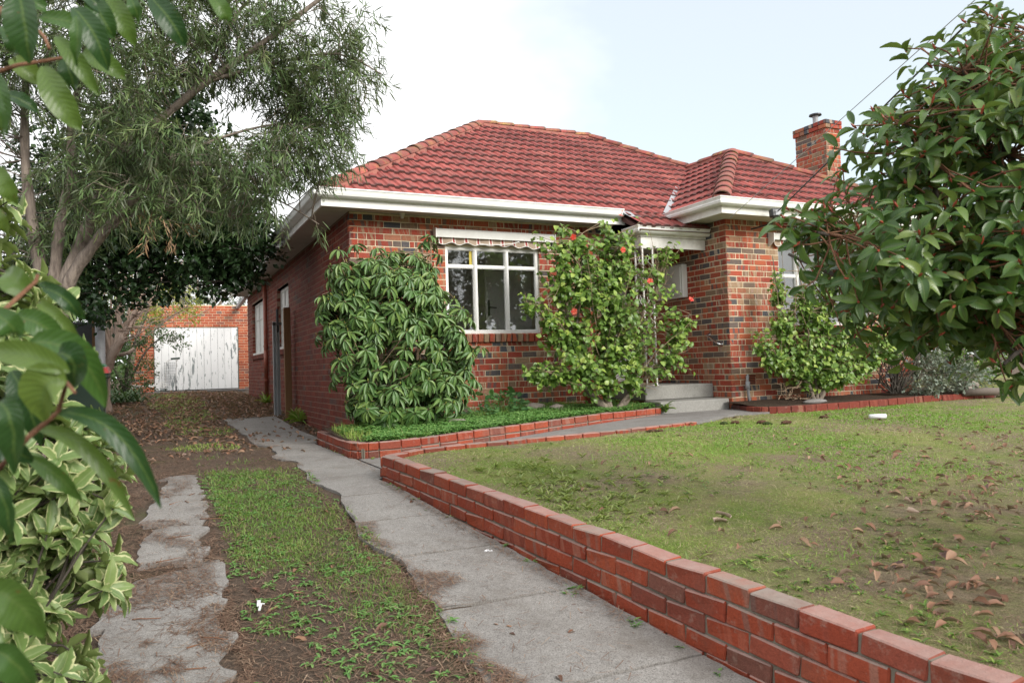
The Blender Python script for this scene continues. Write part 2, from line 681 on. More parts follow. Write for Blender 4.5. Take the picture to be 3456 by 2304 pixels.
def concrete_mat(name, c1, c2, speck=.5, stain=.5, staincol=(.13, .11, .09), band=None):
    m, n, b, o = new_mat(name)
    g = G(n)
    p = g.pos()
    c = g.mix(g.ramp(g.noise(p, 1.6, 5, .65), [(.3, (0, 0, 0)), (.7, (1, 1, 1))]), c1, c2)
    f = g.noise(p, 160, 3, .75)
    c = g.mix(speck, c, g.ramp(f, [(.33, (.32, .31, .3)), (.5, (1, 1, 1)), (.72, (1.35, 1.35, 1.33))]), 'MULTIPLY')
    f2 = g.noise(p, 42, 4, .75)
    c = g.mix(.5, c, g.ramp(f2, [(.3, (.62, .6, .58)), (.65, (1.15, 1.15, 1.15))]), 'MULTIPLY')
    s = g.ramp(g.noise(p, 2.7, 6, .72), [(.5, (0, 0, 0)), (.74, (stain,) * 3)])
    c = g.mix(s, c, staincol)
    g.l(c, b.inputs["Base Color"])
    b.inputs["Roughness"].default_value = .92
    b.inputs["Specular IOR Level"].default_value = .3
    g.bump(g.math('ADD', f, f2), .5, .003, b)
    return m


M['concrete'] = concrete_mat('strip_concrete', (.305, .292, .275), (.23, .217, .205), .95, .6)
M['path'] = concrete_mat('path_concrete', (.27, .26, .25), (.2, .19, .18), .5, .6)
M['step'] = concrete_mat('step_concrete', (.34, .335, .31), (.26, .255, .24), .25, .55, (.14, .135, .12))


def soil_mat(name, cols, moss=None, moss_at=(.5, .66), mscale=.7, extra=None):
    m, n, b, o = new_mat(name)
    g = G(n)
    p = g.pos()
    f = g.noise(p, 26, 6, .75)
    c = g.ramp(f, [(.25, cols[0]), (.5, cols[1]), (.75, cols[2])])
    c = g.mix(g.ramp(g.noise(p, 1.3, 4, .6), [(.35, (0, 0, 0)), (.7, (.7, .7, .7))]), c, cols[3])
    if moss:
        k = g.ramp(g.noise(p, mscale, 6, .68), [(moss_at[0], (0, 0, 0)), (moss_at[1], (1, 1, 1))])
        mc = g.mix(g.noise(p, 33, 5, .75), moss[0], moss[1])
        mc = g.mix(g.ramp(g.noise(p, 2.1, 3, .6), [(.4, (0, 0, 0)), (.7, (1, 1, 1))]), mc, moss[2])
        c = g.mix(g.math('MULTIPLY', k, .92), c, mc)
    fine = g.noise(p, 150, 4, .8)
    c = g.mix(.75, c, g.ramp(fine, [(.3, (.4, .4, .4)), (.7, (1.5, 1.5, 1.5))]), 'MULTIPLY')
    fib = g.noise(g.scalev(p, (1, 2.6, 1)), 48, 5, .85, dist=1.2)
    c = g.mix(.7, c, g.ramp(fib, [(.32, (.5, .5, .48)), (.66, (1.45, 1.45, 1.4))]), 'MULTIPLY')
    g.l(c, b.inputs["Base Color"])
    b.inputs["Roughness"].default_value = 1.0
    b.inputs["Specular IOR Level"].default_value = .15
    g.bump(g.math('ADD', f, fine), .9, .02, b)
    return m


M['drive_soil'] = soil_mat('driveway_soil', [(.085, .065, .054), (.15, .115, .092), (.22, .165, .13), (.12, .083, .062)], [(.09, .115, .04), (.15, .165, .065), (.14, .115, .075)], (.54, .7), 1.1)
M['lawn_soil'] = soil_mat('lawn_turf', [(.15, .12, .08), (.28, .23, .15), (.42, .35, .24), (.23, .165, .12)], [(.13, .205, .036), (.24, .325, .065), (.33, .31, .13)], (.39, .58), .9)
M['clod'] = soil_mat('turned_turf', [(.08, .045, .03), (.16, .09, .06), (.22, .13, .085), (.10, .06, .04)])
M['bed_soil'] = soil_mat('bed_soil', [(.04, .03, .022), (.085, .06, .045), (.13, .095, .07), (.06, .045, .03)])


def leaf_mat(name, c1, c2, c3=None, back=None, rough=.35, trans=.25, vein=None, edge=None, per=False, spec=.5, spot=0.0, ribs=0.0):
    """Leaf: colour by random, optional pale midrib, optional cream margin; light passes through it."""
    m, n, b, o = new_mat(name)
    g = G(n)
    r = g.rnd(per)
    c = g.ramp(r, [(0, c1), (.62, c2), (1, c3 or c2)])
    p = g.pos()
    uv = g.n("ShaderNodeUVMap", uv_map="UVMap").outputs[0]
    u = g.xyz(uv)
    au = g.math('ABSOLUTE', u[0])
    if edge:
        k = g.math('ADD', au, g.math('MULTIPLY', g.math('SUBTRACT', g.noise(p, 55, 3, .6), .5), .8))
        k = g.ramp(k, [(.72, (0, 0, 0)), (.84, (1, 1, 1))])
        c = g.mix(k, c, edge)
    if vein:
        k = g.ramp(au, [(0, (.8, .8, .8)), (.07, (.5, .5, .5)), (.14, (0, 0, 0))])
        c = g.mix(k, c, vein)
    mot = g.noise(p, 30, 3, .6)
    c = g.mix(.45, c, g.ramp(mot, [(.3, (.72, .76, .7)), (.7, (1.18, 1.15, 1.1))]), 'MULTIPLY')
    if ribs:
        w = g.math('SINE', g.math('MULTIPLY', g.math('SUBTRACT', u[1], g.math('MULTIPLY', au, .16)), 78.0))
        rb = g.ramp(w, [(.0, (1, 1, 1)), (.72, (1, 1, 1)), (1, (1 + ribs, 1 + ribs, 1 + ribs * .6))])
        c = g.mix(1.0, c, rb, 'MULTIPLY')
        g.bump(w, .25, -.0006, b)
    if spot:
        k = g.ramp(g.noise(p, 60, 4, .6), [(.66, (0, 0, 0)), (.72, (spot,) * 3)])
        c = g.mix(k, c, (.16, .08, .03))
    if back:
        bf = g.n("ShaderNodeNewGeometry").outputs["Backfacing"]
        c = g.mix(bf, c, back)
    g.l(c, b.inputs["Base Color"])
    b.inputs["Roughness"].default_value = rough
    b.inputs["Specular IOR Level"].default_value = spec
    if trans:
        t = g.n("ShaderNodeBsdfTranslucent")
        g.l(g.mix(1.0, c, (1.25, 1.35, .7), 'MULTIPLY'), t.inputs["Color"])
        ms = g.n("ShaderNodeMixShader")
        ms.inputs[0].default_value = trans
        g.l(b.outputs[0], ms.inputs[1])
        g.l(t.outputs[0], ms.inputs[2])
        g.l(ms.outputs[0], o.inputs["Surface"])
    return m


def leaf_pair(key, *a, **k):
    M[key] = leaf_mat(key, *a, **k)
    M[key + '_each'] = leaf_mat(key + '_each', *a, per=True, **k)


leaf_pair('photinia', (.045, .10, .026), (.09, .175, .042), (.18, .25, .065), back=(.12, .17, .055), rough=.3, spec=.45, trans=.25, vein=(.14, .2, .07), ribs=.18, spot=.5)
leaf_pair('photinia_near', (.022, .06, .02), (.055, .12, .028), (.12, .18, .04), back=(.09, .15, .045), rough=.36, spec=.42, trans=.28, vein=(.10, .16, .045), ribs=.25, spot=.75)
leaf_pair('rhodo', (.072, .16, .045), (.115, .22, .058), (.19, .29, .075), back=(.13, .17, .08), rough=.38, trans=.18, vein=(.18, .26, .1))
leaf_pair('hib', (.10, .19, .035), (.17, .285, .052), (.36, .46, .095), back=(.14, .22, .06), rough=.36, trans=.26)
leaf_pair('varieg', (.115, .19, .06), (.18, .265, .085), (.26, .34, .12), back=(.24, .30, .12), rough=.45, trans=.25, vein=(.28, .35, .16), edge=(.55, .57, .31))
M['willow'] = leaf_mat('willow', (.085, .15, .055), (.14, .215, .08), (.24, .29, .12), back=(.12, .15, .085), rough=.5, trans=.25)
M['willow_dry'] = leaf_mat('willow_dry', (.35, .2, .11), (.42, .28, .17), rough=.7, trans=.2)
M['dark'] = leaf_mat('dark_leaf', (.016, .038, .014), (.028, .06, .02), (.05, .09, .03), rough=.35, trans=.12)
M['hedge'] = leaf_mat('hedge_leaf', (.035, .08, .022), (.065, .125, .03), (.10, .16, .04), rough=.4, trans=.2)
M['yellow'] = leaf_mat('yellow_leaf', (.24, .27, .05), (.38, .40, .09), (.16, .23, .05), rough=.5, trans=.3)
M['brownleaf'] = leaf_mat('brown_twig', (.20, .15, .12), (.26, .2, .16), (.12, .13, .06), rough=.8, trans=.1)
M['silver'] = leaf_mat('silver_leaf', (.10, .14, .10), (.20, .24, .19), (.34, .37, .30), rough=.5, trans=.15, edge=(.5, .52, .44))
M['clover'] = leaf_mat('clover_leaf', (.105, .25, .06), (.16, .33, .085), (.25, .40, .12), rough=.5, trans=.25)
M['nast'] = leaf_mat('nasturtium_leaf', (.075, .19, .07), (.11, .24, .085), (.15, .28, .10), rough=.5, trans=.25)
M['strap'] = leaf_mat('strap_leaf', (.035, .085, .03), (.06, .12, .04), (.09, .15, .05), rough=.45, trans=.2)
M['grass'] = leaf_mat('grass_blade', (.16, .30, .042), (.26, .39, .065), (.48, .45, .2), rough=.6, trans=.25)
M['paleweed'] = leaf_mat('pale_weed', (.20, .27, .08), (.30, .36, .12), (.42, .45, .18), rough=.6, trans=.25)
M['grass_worn'] = leaf_mat('worn_grass_blade', (.10, .20, .034), (.17, .28, .048), (.34, .33, .13), rough=.6, trans=.25)
M['grass_dry'] = leaf_mat('dry_grass_blade', (.38, .33, .19), (.48, .42, .26), (.25, .27, .10), rough=.8, trans=.2)
M['deadleaf'] = leaf_mat('dead_leaf', (.15, .075, .05), (.27, .135, .08), (.38, .24, .16), back=(.33, .24, .19), rough=.65, trans=.1)
M['deadleaf_each'] = leaf_mat('dead_leaf_each', (.09, .045, .035), (.19, .09, .055), (.30, .16, .09), back=(.27, .2, .17), rough=.6, trans=.1, per=True)
M['needle'] = leaf_mat('dry_needle', (.13, .07, .045), (.20, .115, .075), (.34, .24, .165), rough=.9, trans=0)
M['petal'] = leaf_mat('hibiscus_petal', (.75, .05, .035), (.80, .10, .07), (.82, .18, .12), rough=.6, trans=.3)
M['bud'] = leaf_mat('red_bud', (.25, .035, .02), (.32, .06, .03), rough=.5, trans=0)


def bark_mat(name, c1, c2, sc=(22, 22, 4)):
    m, n, b, o = new_mat(name)
    g = G(n)
    p = g.pos()
    f = g.noise(g.scalev(p, sc), 1.0, 6, .7)
    c = g.ramp(f, [(.3, c1), (.62, c2)])
    c = g.mix(g.ramp(g.noise(p, 3, 4), [(.5, (0, 0, 0)), (.7, (.5, .5, .5))]), c, tuple(x * .5 for x in c1))
    g.l(c, b.inputs["Base Color"])
    b.inputs["Roughness"].default_value = .9
    g.bump(f, 1.0, .012, b)
    return m


M['bark_willow'] = bark_mat('willow_bark', (.085, .065, .055), (.29, .24, .20), (30, 30, 5))
M['bark_pale'] = bark_mat('crepe_bark', (.36, .26, .20), (.64, .50, .41), (10, 10, 3))
M['bark_dark'] = bark_mat('dark_bark', (.04, .034, .028), (.09, .075, .06))
M['bark_grey'] = bark_mat('grey_bark', (.12, .10, .08), (.27, .225, .175))
M['twig_red'] = bark_mat('reddish_twig', (.16, .07, .04), (.26, .13, .07), (40, 40, 40))
M['twig_tan'] = bark_mat('tan_twig', (.22, .15, .09), (.36, .27, .18), (30, 30, 30))


def glass_mat():
    m = bpy.data.materials.new('window_glass')
    m.use_nodes = True
    n = m.node_tree
    n.nodes.clear()
    g = G(n)
    o = g.n("ShaderNodeOutputMaterial")
    fr = g.n("ShaderNodeLayerWeight")
    k = g.math('MULTIPLY_ADD', g.math('POWER', fr.outputs["Facing"], 4.0), .8, .125)
    gl = g.n("ShaderNodeBsdfGlossy")
    gl.inputs["Roughness"].default_value = .015
    gl.inputs["Color"].default_value = (.95, .97, .97, 1)
    tr = g.n("ShaderNodeBsdfTransparent")
    tr.inputs["Color"].default_value = (.99, .995, .99, 1)
    ms = g.n("ShaderNodeMixShader")
    g.l(k, ms.inputs[0])
    g.l(tr.outputs[0], ms.inputs[1])
    g.l(gl.outputs[0], ms.inputs[2])
    g.l(ms.outputs[0], o.inputs["Surface"])
    return m


M['glass'] = glass_mat()


def stripe_mat():
    m, n, b, o = new_mat('striped_canvas')
    g = G(n)
    x = g.xyz(g.pos())[0]
    f = g.math('FRACT', g.math('DIVIDE', g.math('SUBTRACT', x, 3.60), .19))
    c = g.ramp(f, [(0, (.36, .28, .21)), (.28, (.75, .7, .65)), (.36, (.32, .02, .022)), (.52, (.75, .7, .65)), (.60, (.36, .28, .21))], 'CONSTANT')
    c = g.mix(g.math('MULTIPLY', g.noise(g.pos(), 9, 4), .4), c, (.25, .2, .16))
    g.l(c, b.inputs["Base Color"])
    b.inputs["Roughness"].default_value = .9
    return m


M['stripe'] = stripe_mat()
# ------------------------------------------------------------------ ground, lawn, strips
def sheet(name, xs, ys, zf, mat, keep=None, kind='structure', rough=0.0, edge=None):
    X, Y = np.meshgrid(xs, ys, indexing='ij')
    Z = zf(X, Y)
    if rough:
        near = np.clip((24 - np.hypot(X, Y)) / 12, 0, 1)
        Z = Z + near * rough * (vnoise(X, Y, 5.0, 4) - .5) + near * rough * 1.5 * (vnoise(X, Y, 1.1, 2) - .5)
    if edge is not None:
        X = edge(X, Y)
    nx, ny = len(xs), len(ys)
    V = np.stack([X, Y, Z], -1).reshape(-1, 3)
    i, j = np.meshgrid(np.arange(nx - 1), np.arange(ny - 1), indexing='ij')
    a = (i * ny + j).ravel()
    F = np.stack([a, a + ny, a + ny + 1, a + 1], 1)
    if keep is not None:
        cx = V[F].mean(1)
        F = F[keep(cx[:, 0], cx[:, 1])]
    o = link(name, mk(V, [F], smooth=True), mat)
    o["kind"] = kind
    return o


def axis(a, b, fine0, fine1, st, far=8):
    r = np.arange(fine0, fine1 + 1e-6, st)
    lo = fine0 - np.geomspace(st, max(fine0 - a, st * 1.01), far)[::-1] if a < fine0 else []
    hi = fine1 + np.geomspace(st, max(b - fine1, st * 1.01), far) if b > fine1 else []
    return np.concatenate([lo, r, hi])


# soil of the driveway reaches the horizon on every side, under the house too
sheet('ground', axis(-400, 400, -2.5, 2.7, .06, 14), axis(-400, 500, 1.5, 16, .06, 16), lambda x, y: gz(x, y) - .012 + .014 - .058 * np.clip(np.minimum(x - 1.40, 2.75 - x) / .12, 0, 1), M['drive_soil'], rough=.022)


def path_z(x, y):
    return np.interp(x, [1.6, 2.1, 5.9, 8], [.612, .625, .775, .79])


# turf, inside the low wall; its left edge follows the wall
EDGE_Y = lambda x: np.interp(x, [1.7, 1.81, 1.95, 2.25, 2.7, 3.4, 4.4, 5.0, 5.9, 6.9, 7.3], [6.15, 6.33, 6.42, 6.62, 6.72, 6.79, 6.90, 7.02, 7.25, 7.85, 7.95])
EDGE_R = lambda x: np.interp(x, [7.1, 7.5, 8.2, 9.2, 10.0, 11.2, 12.6, 16], [8.00, 7.86, 7.80, 7.85, 7.92, 8.05, 7.9, 7.8])


def lawn_keep(x, y):
    lim = np.where(x < 7.05, EDGE_Y(x), EDGE_R(x))
    return (y < lim) | (x > 13.2)


def lawn_edge(X, Y):
    # first columns hug the wall
    w = wall_x(Y) + .085
    return np.where(X < w, w, X)


lx = np.concatenate([np.arange(1.6, 8, .07), np.geomspace(8, 120, 40)])
ly = np.concatenate([-np.geomspace(.5, 60, 14)[::-1], np.arange(.2, 8.6, .06), np.geomspace(8.7, 60, 12)])
sheet('lawn', lx, ly, lambda x, y: lz(x, y) - .03, M['lawn_soil'], lawn_keep, rough=.02, edge=lawn_edge)


# concrete wheel strips: cast slabs, each slab a piece
def slab_obj(name, poly, zf, thick, mat, parent, jx=.0):
    """A flat slab with chipped outline from an outline polygon."""
    P = []
    n = len(poly)
    for i in range(n):
        a, b = np.array(poly[i]), np.array(poly[(i + 1) % n])
        k = max(2, int(np.hypot(*(b - a)) / .05))
        for t in range(k):
            q = a + (b - a) * t / k
            jj = jx * (vnoise(q[0], q[1], 7, 4) - .5)
            P.append(q + jj)
    P = np.array(P)
    Z = zf(P[:, 0], P[:, 1])
    bm = bmesh.new()
    top = [bm.verts.new((p[0], p[1], z)) for p, z in zip(P, Z)]
    bot = [bm.verts.new((p[0], p[1], z - thick)) for p, z in zip(P, Z)]
    f = bm.faces.new(top)
    for i in range(len(top)):
        k = (i + 1) % len(top)
        bm.faces.new((top[i], bot[i], bot[k], top[k]))
    bmesh.ops.triangulate(bm, faces=[f])
    bmesh.ops.recalc_face_normals(bm, faces=bm.faces)
    me = bpy.data.meshes.new(name)
    bm.to_mesh(me)
    bm.free()
    return link(name, me, mat, parent)


strip = empty('concrete_strip', (0, 0, 0))
strip["kind"] = 'structure'
g_ = .006
js = [1.0, 1.75, 2.6, 3.46, 4.245, 4.99, 5.68, 6.55, 8.0, 9.6, 11.3, 13.0, 14.4]
for i in range(len(js) - 1):
    y0, y1 = js[i] + g_, js[i + 1] - g_
    tl = .09 if y0 < 6 else 0
    def L(y): return 1.20 + .30 * (float(vnoise(y, 3.1, 1.7, 3)) - .45)
    def Rr(y):
        return float(wall_x(y)) - .012 if y < 5.95 else float(np.interp(y, [5.95, 6.2, 6.35, 7.55, 7.7, 9.5, 9.7, 14.4], [1.71, 1.70, 1.85, 1.85, 1.81, 1.81, 2.0, 2.05]))
    ys_ = np.linspace(y0, y1, 16)
    poly = [(L(y), y + (tl * .3 if y == y0 else 0)) for y in ys_[::-1]] + [(Rr(y), y) for y in ys_]
    slab_obj('slab', poly, lambda x, y: gz(x, y) + .020 + .003 * math.sin(i * 5.1), .08, M['concrete'], strip, .03)
strip2 = empty('concrete_strip', (0, 0, 0))
strip2["kind"] = 'structure'
left_polys = [
    [(.26, 2.2), (.28, 3.0), (.31, 3.7), (.29, 4.1), (.33, 4.35), (.33, 4.58), (.10, 4.54), (-.06, 4.5), (-.14, 4.3), (-.19, 4.0), (-.23, 3.6), (-.26, 2.2)],
    [(.30, 4.60), (.29, 4.9), (.31, 5.15), (.295, 5.40), (.10, 5.41), (-.02, 5.36), (-.07, 5.1), (-.07, 4.66), (.1, 4.64)],
    [(.31, 5.425), (.33, 5.8), (.31, 6.2), (.31, 6.42), (.15, 6.425), (.03, 6.42), (-.02, 6.0), (-.06, 5.7), (-.08, 5.425), (.1, 5.43)],
    [(.32, 6.44), (.345, 6.8), (.35, 7.3), (.33, 7.5), (.18, 7.48), (.09, 7.3), (.11, 6.9), (.06, 6.44)],
]
for i, pl in enumerate(left_polys):
    slab_obj('slab', pl[::-1], lambda x, y: gz(x, y) + .014, .07, M['concrete'], strip2, .20)

# path between the garden bed and the lawn
xs_ = np.concatenate([np.arange(1.89, 7.8, .12)])
PV, PF = [], []
BED_Y = lambda x: np.interp(x, [1.85, 2.03, 2.32, 2.6, 2.95, 3.4, 3.9, 4.4, 4.9, 5.3, 5.95, 6.46, 6.5, 7.72, 7.74, 7.8], [7.62, 7.58, 7.55, 7.60, 7.68, 7.82, 7.95, 8.10, 8.24, 8.33, 8.50, 8.70, 8.76, 8.76, 8.4, 8.10])
for x in xs_:
    y0 = float(EDGE_Y(x)) if x < 7.05 else float(EDGE_R(x))
    PV += [(x, y0 + .02, path_z(x, 0)), (x, max(float(BED_Y(x)) - .0, y0 + .03), path_z(x, 0) + .004)]
for i in range(len(xs_) - 1):
    PF.append([2 * i, 2 * i + 2, 2 * i + 3, 2 * i + 1])
n_ = len(PV)
PV += [(x, y, z - .14) for x, y, z in PV]
PF += [[2 * i + 2, 2 * i, n_ + 2 * i, n_ + 2 * i + 2] for i in range(len(xs_) - 1)] + [[2 * i + 1, 2 * i + 3, n_ + 2 * i + 3, n_ + 2 * i + 1] for i in range(len(xs_) - 1)]
pth = link('path', mk(PV, [np.array(PF)]), M['path'])
pth["kind"] = 'structure'
# slab of path where it meets the wheel strip
slab_obj('path', [(1.86, 6.34), (1.90, 6.40), (1.90, 7.55), (1.86, 7.58)], lambda x, y: 0 * x + .612, .05, M['path'], None)["kind"] = 'structure'

# garden beds against the house
def strip_sheet(name, xs, ylo, yhi, zf, mat, n=8):
    V, F = [], []
    for x in xs:
        for k in range(n):
            t = k / (n - 1)
            y = ylo(x) + (yhi(x) - ylo(x)) * t
            V.append((x, y, zf(x, y, t)))
    for i in range(len(xs) - 1):
        for k in range(n - 1):
            a = i * n + k
            F.append([a, a + n, a + n + 1, a + 1])
    o = link(name, mk(V, [np.array(F)], smooth=True), mat)
    o["kind"] = 'structure'
    return o


BED_TOP = lambda x: np.interp(x, [1.8, 2.4, 5.3, 6.5], [.765, .775, .86, .86])
bed_z = lambda x, y, t=None: BED_TOP(x) + .07 * np.clip((y - BED_Y(x)) / 1.6, 0, 1) + .02 * (vnoise(x, y, 3) - .5)
strip_sheet('bed_soil', np.arange(1.86, 6.50, .12), lambda x: float(BED_Y(x)) + .06, lambda x: 9.94 if x > 2.42 else 9.3, lambda x, y, t: float(bed_z(x, y)), M['bed_soil'])
bed2_z = lambda x, y: .832 + .07 * np.clip((y - EDGE_R(x)) / .8, 0, 1) + .02 * (vnoise(x, y, 3) - .5)
strip_sheet('bed_soil', np.arange(7.62, 13.2, .15), lambda x: float(EDGE_R(x)) + .05, lambda x: 8.73 if x < 11.75 else 9.4, lambda x, y, t: float(bed2_z(x, y)), M['bed_soil'])

# ------------------------------------------------------------------ brick laying
CB = {}


def brick_template(L, D=.07, H=.076, c=.0035, jit=.0012):
    k = (round(L, 3), D, H, c)
    if k not in CB:
        CB[k] = [chamfer_box(L, D, H, c, jit) for _ in range(3)]
    return CB[k][random.randrange(3)]


BM = {}


def brick_mesh(L, D, H, c, jit, mat, nvar=4):
    k = (round(L, 3), D, H, c, mat.name)
    if k not in BM:
        BM[k] = []
        for _ in range(nvar):
            V, Fs, U = chamfer_box(L, D, H, c, jit)
            me = mk(V, Fs, U, name='brick')
            me.materials.append(mat)
            BM[k].append(me)
    return random.choice(BM[k])


def lay(u0, u1, z0, z1, openings=(), off=0.0, course=.086, pitch=.24, snap=0.0, split=.12):
    """Rectangles (ua, ub, za, zb) of a running-bond wall face, openings cut out."""
    res = []
    n = int(round((z1 - z0) / course))
    for k in range(n):
        za = z0 + k * course + .006
        zb = za + course - .012
        spans = [(u0, u1)]
        for (a, b, c, d) in openings:
            if zb > c + .02 and za < d - .02:
                ns = []
                for s, e in spans:
                    if b <= s or a >= e:
                        ns.append((s, e))
                    else:
                        if a - s > .04:
                            ns.append((s, a))
                        if e - b > .04:
                            ns.append((b, e))
                spans = ns
        for s, e in spans:
            u = u0 - pitch + (off if k % 2 else off + pitch / 2)
            while u < e:
                a, b = max(u, s), min(u + pitch, e)
                if e - b < .06:
                    b = e
                if a - s < .06:
                    a = s
                if b - a > .045:
                    lo = a + (.005 if a > s else 0)
                    hi = b - (.005 if b < e else 0)
                    if hi - lo > .2 and random.random() < split:
                        mid = (lo + hi) / 2 + random.choice((-.05, .05, 0))
                        res.append((lo, mid - .005, za, zb))
                        res.append((mid + .005, hi, za, zb))
                    else:
                        res.append((lo, hi, za, zb))
                u = max(u + pitch, b)
    return res


CAND = []          # house bricks: (sort key, wall part, O, U, N, rect, material key)


def rect_mat(O, U, N, r, proud):
    a, b, c, d = r
    ctr = Vector(O) + Vector(U) * ((a + b) / 2) + Vector((0, 0, (c + d) / 2)) - Vector(N) * (.035 - proud)
    return frame(U, tuple(-x for x in N), (0, 0, 1), ctr), b - a, d - c


def put_stuff_brick(mb, O, U, N, r, D=.07, c=.0035):
    m, L, H = rect_mat(O, U, N, r, random.uniform(-.001, .0025))
    V, Fs, Uv = brick_template(L, D, H, c)
    V2 = V @ np.array(m.to_3x3()).T + np.array(m.translation)
    mb.add(V2, Fs, Uv, random.random())


def wall_slab(mb, O, U, N, u0, u1, z0, z1, openings, depth, back=.004):
    """The mortar body behind the bricks with its openings."""
    us = sorted({u0, u1, *[x for o in openings for x in o[:2]]})
    zs = sorted({z0, z1, *[x for o in openings for x in o[2:]]})
    us = [u for u in us if u0 - 1e-9 <= u <= u1 + 1e-9]
    zs = [z for z in zs if z0 <= z <= z1]
    O, U, N = Vector(O), Vector(U), Vector(N)
    for i in range(len(us) - 1):
        for j in range(len(zs) - 1):
            cu, cz = (us[i] + us[i + 1]) / 2, (zs[j] + zs[j + 1]) / 2
            if any(a < cu < b and c < cz < d for a, b, c, d in openings):
                continue
            p = O + U * us[i] - N * back + Vector((0, 0, zs[j]))
            q = O + U * us[i + 1] - N * depth + Vector((0, 0, zs[j + 1]))
            mb.box(np.array(p), np.array(q))
# ------------------------------------------------------------------ the house
house = empty('brick_house', (2.4, 9.95, .8), 'single storey clinker brick house with a red tiled hip roof and white eaves', 'house')
XW, YF, YP, XP, XR, YB = 2.405, 9.95, 8.72, 7.75, 11.75, 21.65
WT = 3.645
W1 = (3.765, 5.255, 2.0, 3.25)          # front window
W2 = (8.78, 10.88, 2.02, 3.28)          # wing window
S1, S2 = (14.87, 16.32), (18.19, 20.6)  # side windows, along y

walls = {}


def wall(key, O, U, N, u0, u1, z0, z1, openings, mortar, brick, depth=.11, off=0.0, vis=None, split=.12, stuff=True):
    mb = MB()
    wall_slab(mb, O, U, N, u0 + .014, u1 - .014, z0, z1, openings, depth)
    w = mb.obj('wall', M[mortar], house)
    walls[key] = w
    rest = MB()
    for r in lay(u0, u1, z0, z1, openings, off, split=split):
        ctr = Vector(O) + Vector(U) * ((r[0] + r[1]) / 2)
        if vis and vis((r[0] + r[1]) / 2, (r[2] + r[3]) / 2):
            d = .4316 * ctr.x + .902 * ctr.y
            CAND.append((d * (1.15 if N[0] < 0 else 1.0) + (r[1] - r[0] < .13) * .4, w, O, U, N, r, brick, rest))
        else:
            put_stuff_brick(rest, O, U, N, r)
    return w, rest


rests = []
# facade: u = x
o_f = [W1]
rests.append(wall('front', (0, YF, 0), (1, 0, 0), (0, -1, 0), XW, 6.5, .785, WT, o_f, 'mortar', 'clinker',
                  vis=lambda u, z: (u > 3.85 and u < 5.2 and z < 1.95 and z > 1.0) or (z > 3.3 and u < 5.6) or (u < 3.76 and z > 2.6)))
# wing front
vent = (8.04, 8.23, 1.135, 1.29)
rests.append(wall('wing', (0, YP, 0), (1, 0, 0), (0, -1, 0), XP, XR, .785, WT - .03, [W2, vent], 'mortar', 'clinker', off=.06,
                  vis=lambda u, z: u < 8.75 and z > .95))
# wing side (faces -x), u runs from the back to the front
rests.append(wall('wing_side', (XP, 10.9, 0), (0, -1, 0), (-1, 0, 0), 0, 10.9 - YP, .785, WT - .03, [], 'mortar', 'clinker', off=.12,
                  vis=lambda u, z: u > .45 and 1.17 < z < 3.25))
# long side wall beside the driveway
rests.append(wall('side', (XW, YB, 0), (0, -1, 0), (-1, 0, 0), 0, YB - YF, .527, WT,
                  [(YB - S1[1], YB - S1[0], 2.02, 3.26), (YB - S2[1], YB - S2[0], 2.02, 3.31)], 'mortar_red', 'redbrick', off=.05, split=.25))
# porch recess and the hidden sides
rests.append(wall('porch', (0, 10.9, 0), (1, 0, 0), (0, -1, 0), 6.5, XP, .785, WT, [(6.62, 7.5, 1.2, 3.25)], 'mortar', 'clinker'))
mb = MB()
mb.box((6.39, YF + .11, .8), (6.5, 11.0, WT))
mb.box((XR - .11, YP + .11, .8), (XR, YB, WT))
mb.box((XW + .11, YB - .11, .8), (XR - .11, YB, WT))
mb.obj('wall', M['redbrick'], house)

CAND.sort(key=lambda c: c[0])
for i, (d, w, O, U, N, r, bk, rest) in enumerate(CAND):
    if i < 300:
        m, L, H = rect_mat(O, U, N, r, random.uniform(-.001, .0025))
        link('brick', brick_mesh(round(L, 2), .07, .076, .0035, .0012, M[bk + '_each']), None, w, m)
    else:
        put_stuff_brick(rest, O, U, N, r)
for (w, rest), bk in zip(rests, ('clinker', 'clinker', 'clinker', 'redbrick', 'clinker')):
    o = rest.obj('brickwork', M[bk], w, kind='stuff')

# brick sills (on edge, sloping)
def sill(y, x0, x1, z, w, key, proud=.045):
    n = int((x1 - x0) / .086)
    for k in range(n):
        V, Fs, U = chamfer_box(.077, .20, .115, .004, .0015)
        c = math.cos(.16)
        s = math.sin(.16)
        ctr = (x0 + (k + .5) * (x1 - x0) / n, y - proud + .085, z - .062)
        me = mk(V, Fs, U, name='sill_brick')
        link('sill_brick', me, M[key], w, frame((1, 0, 0), (0, c, s), (0, -s, c), ctr))


sill(YF, W1[0] - .10, W1[1] + .12, 2.01, walls['front'], 'clinker_each')
sill(YP, W2[0] - .10, W2[1] + .1, 2.03, walls['wing'], 'clinker_each')
for (a, b) in (S1, S2):
    for k in range(int((b - a + .1) / .086)):
        V, Fs, U = chamfer_box(.077, .19, .10, .004, .0015)
        y = a - .05 + (k + .5) * .086
        link('sill_brick', mk(V, Fs, U, name='sill_brick'), M['redbrick_each'], walls['side'],
             frame((0, -1, 0), (.99, 0, .14), (-.14, 0, .99), (XW + .045, y, 1.965)))

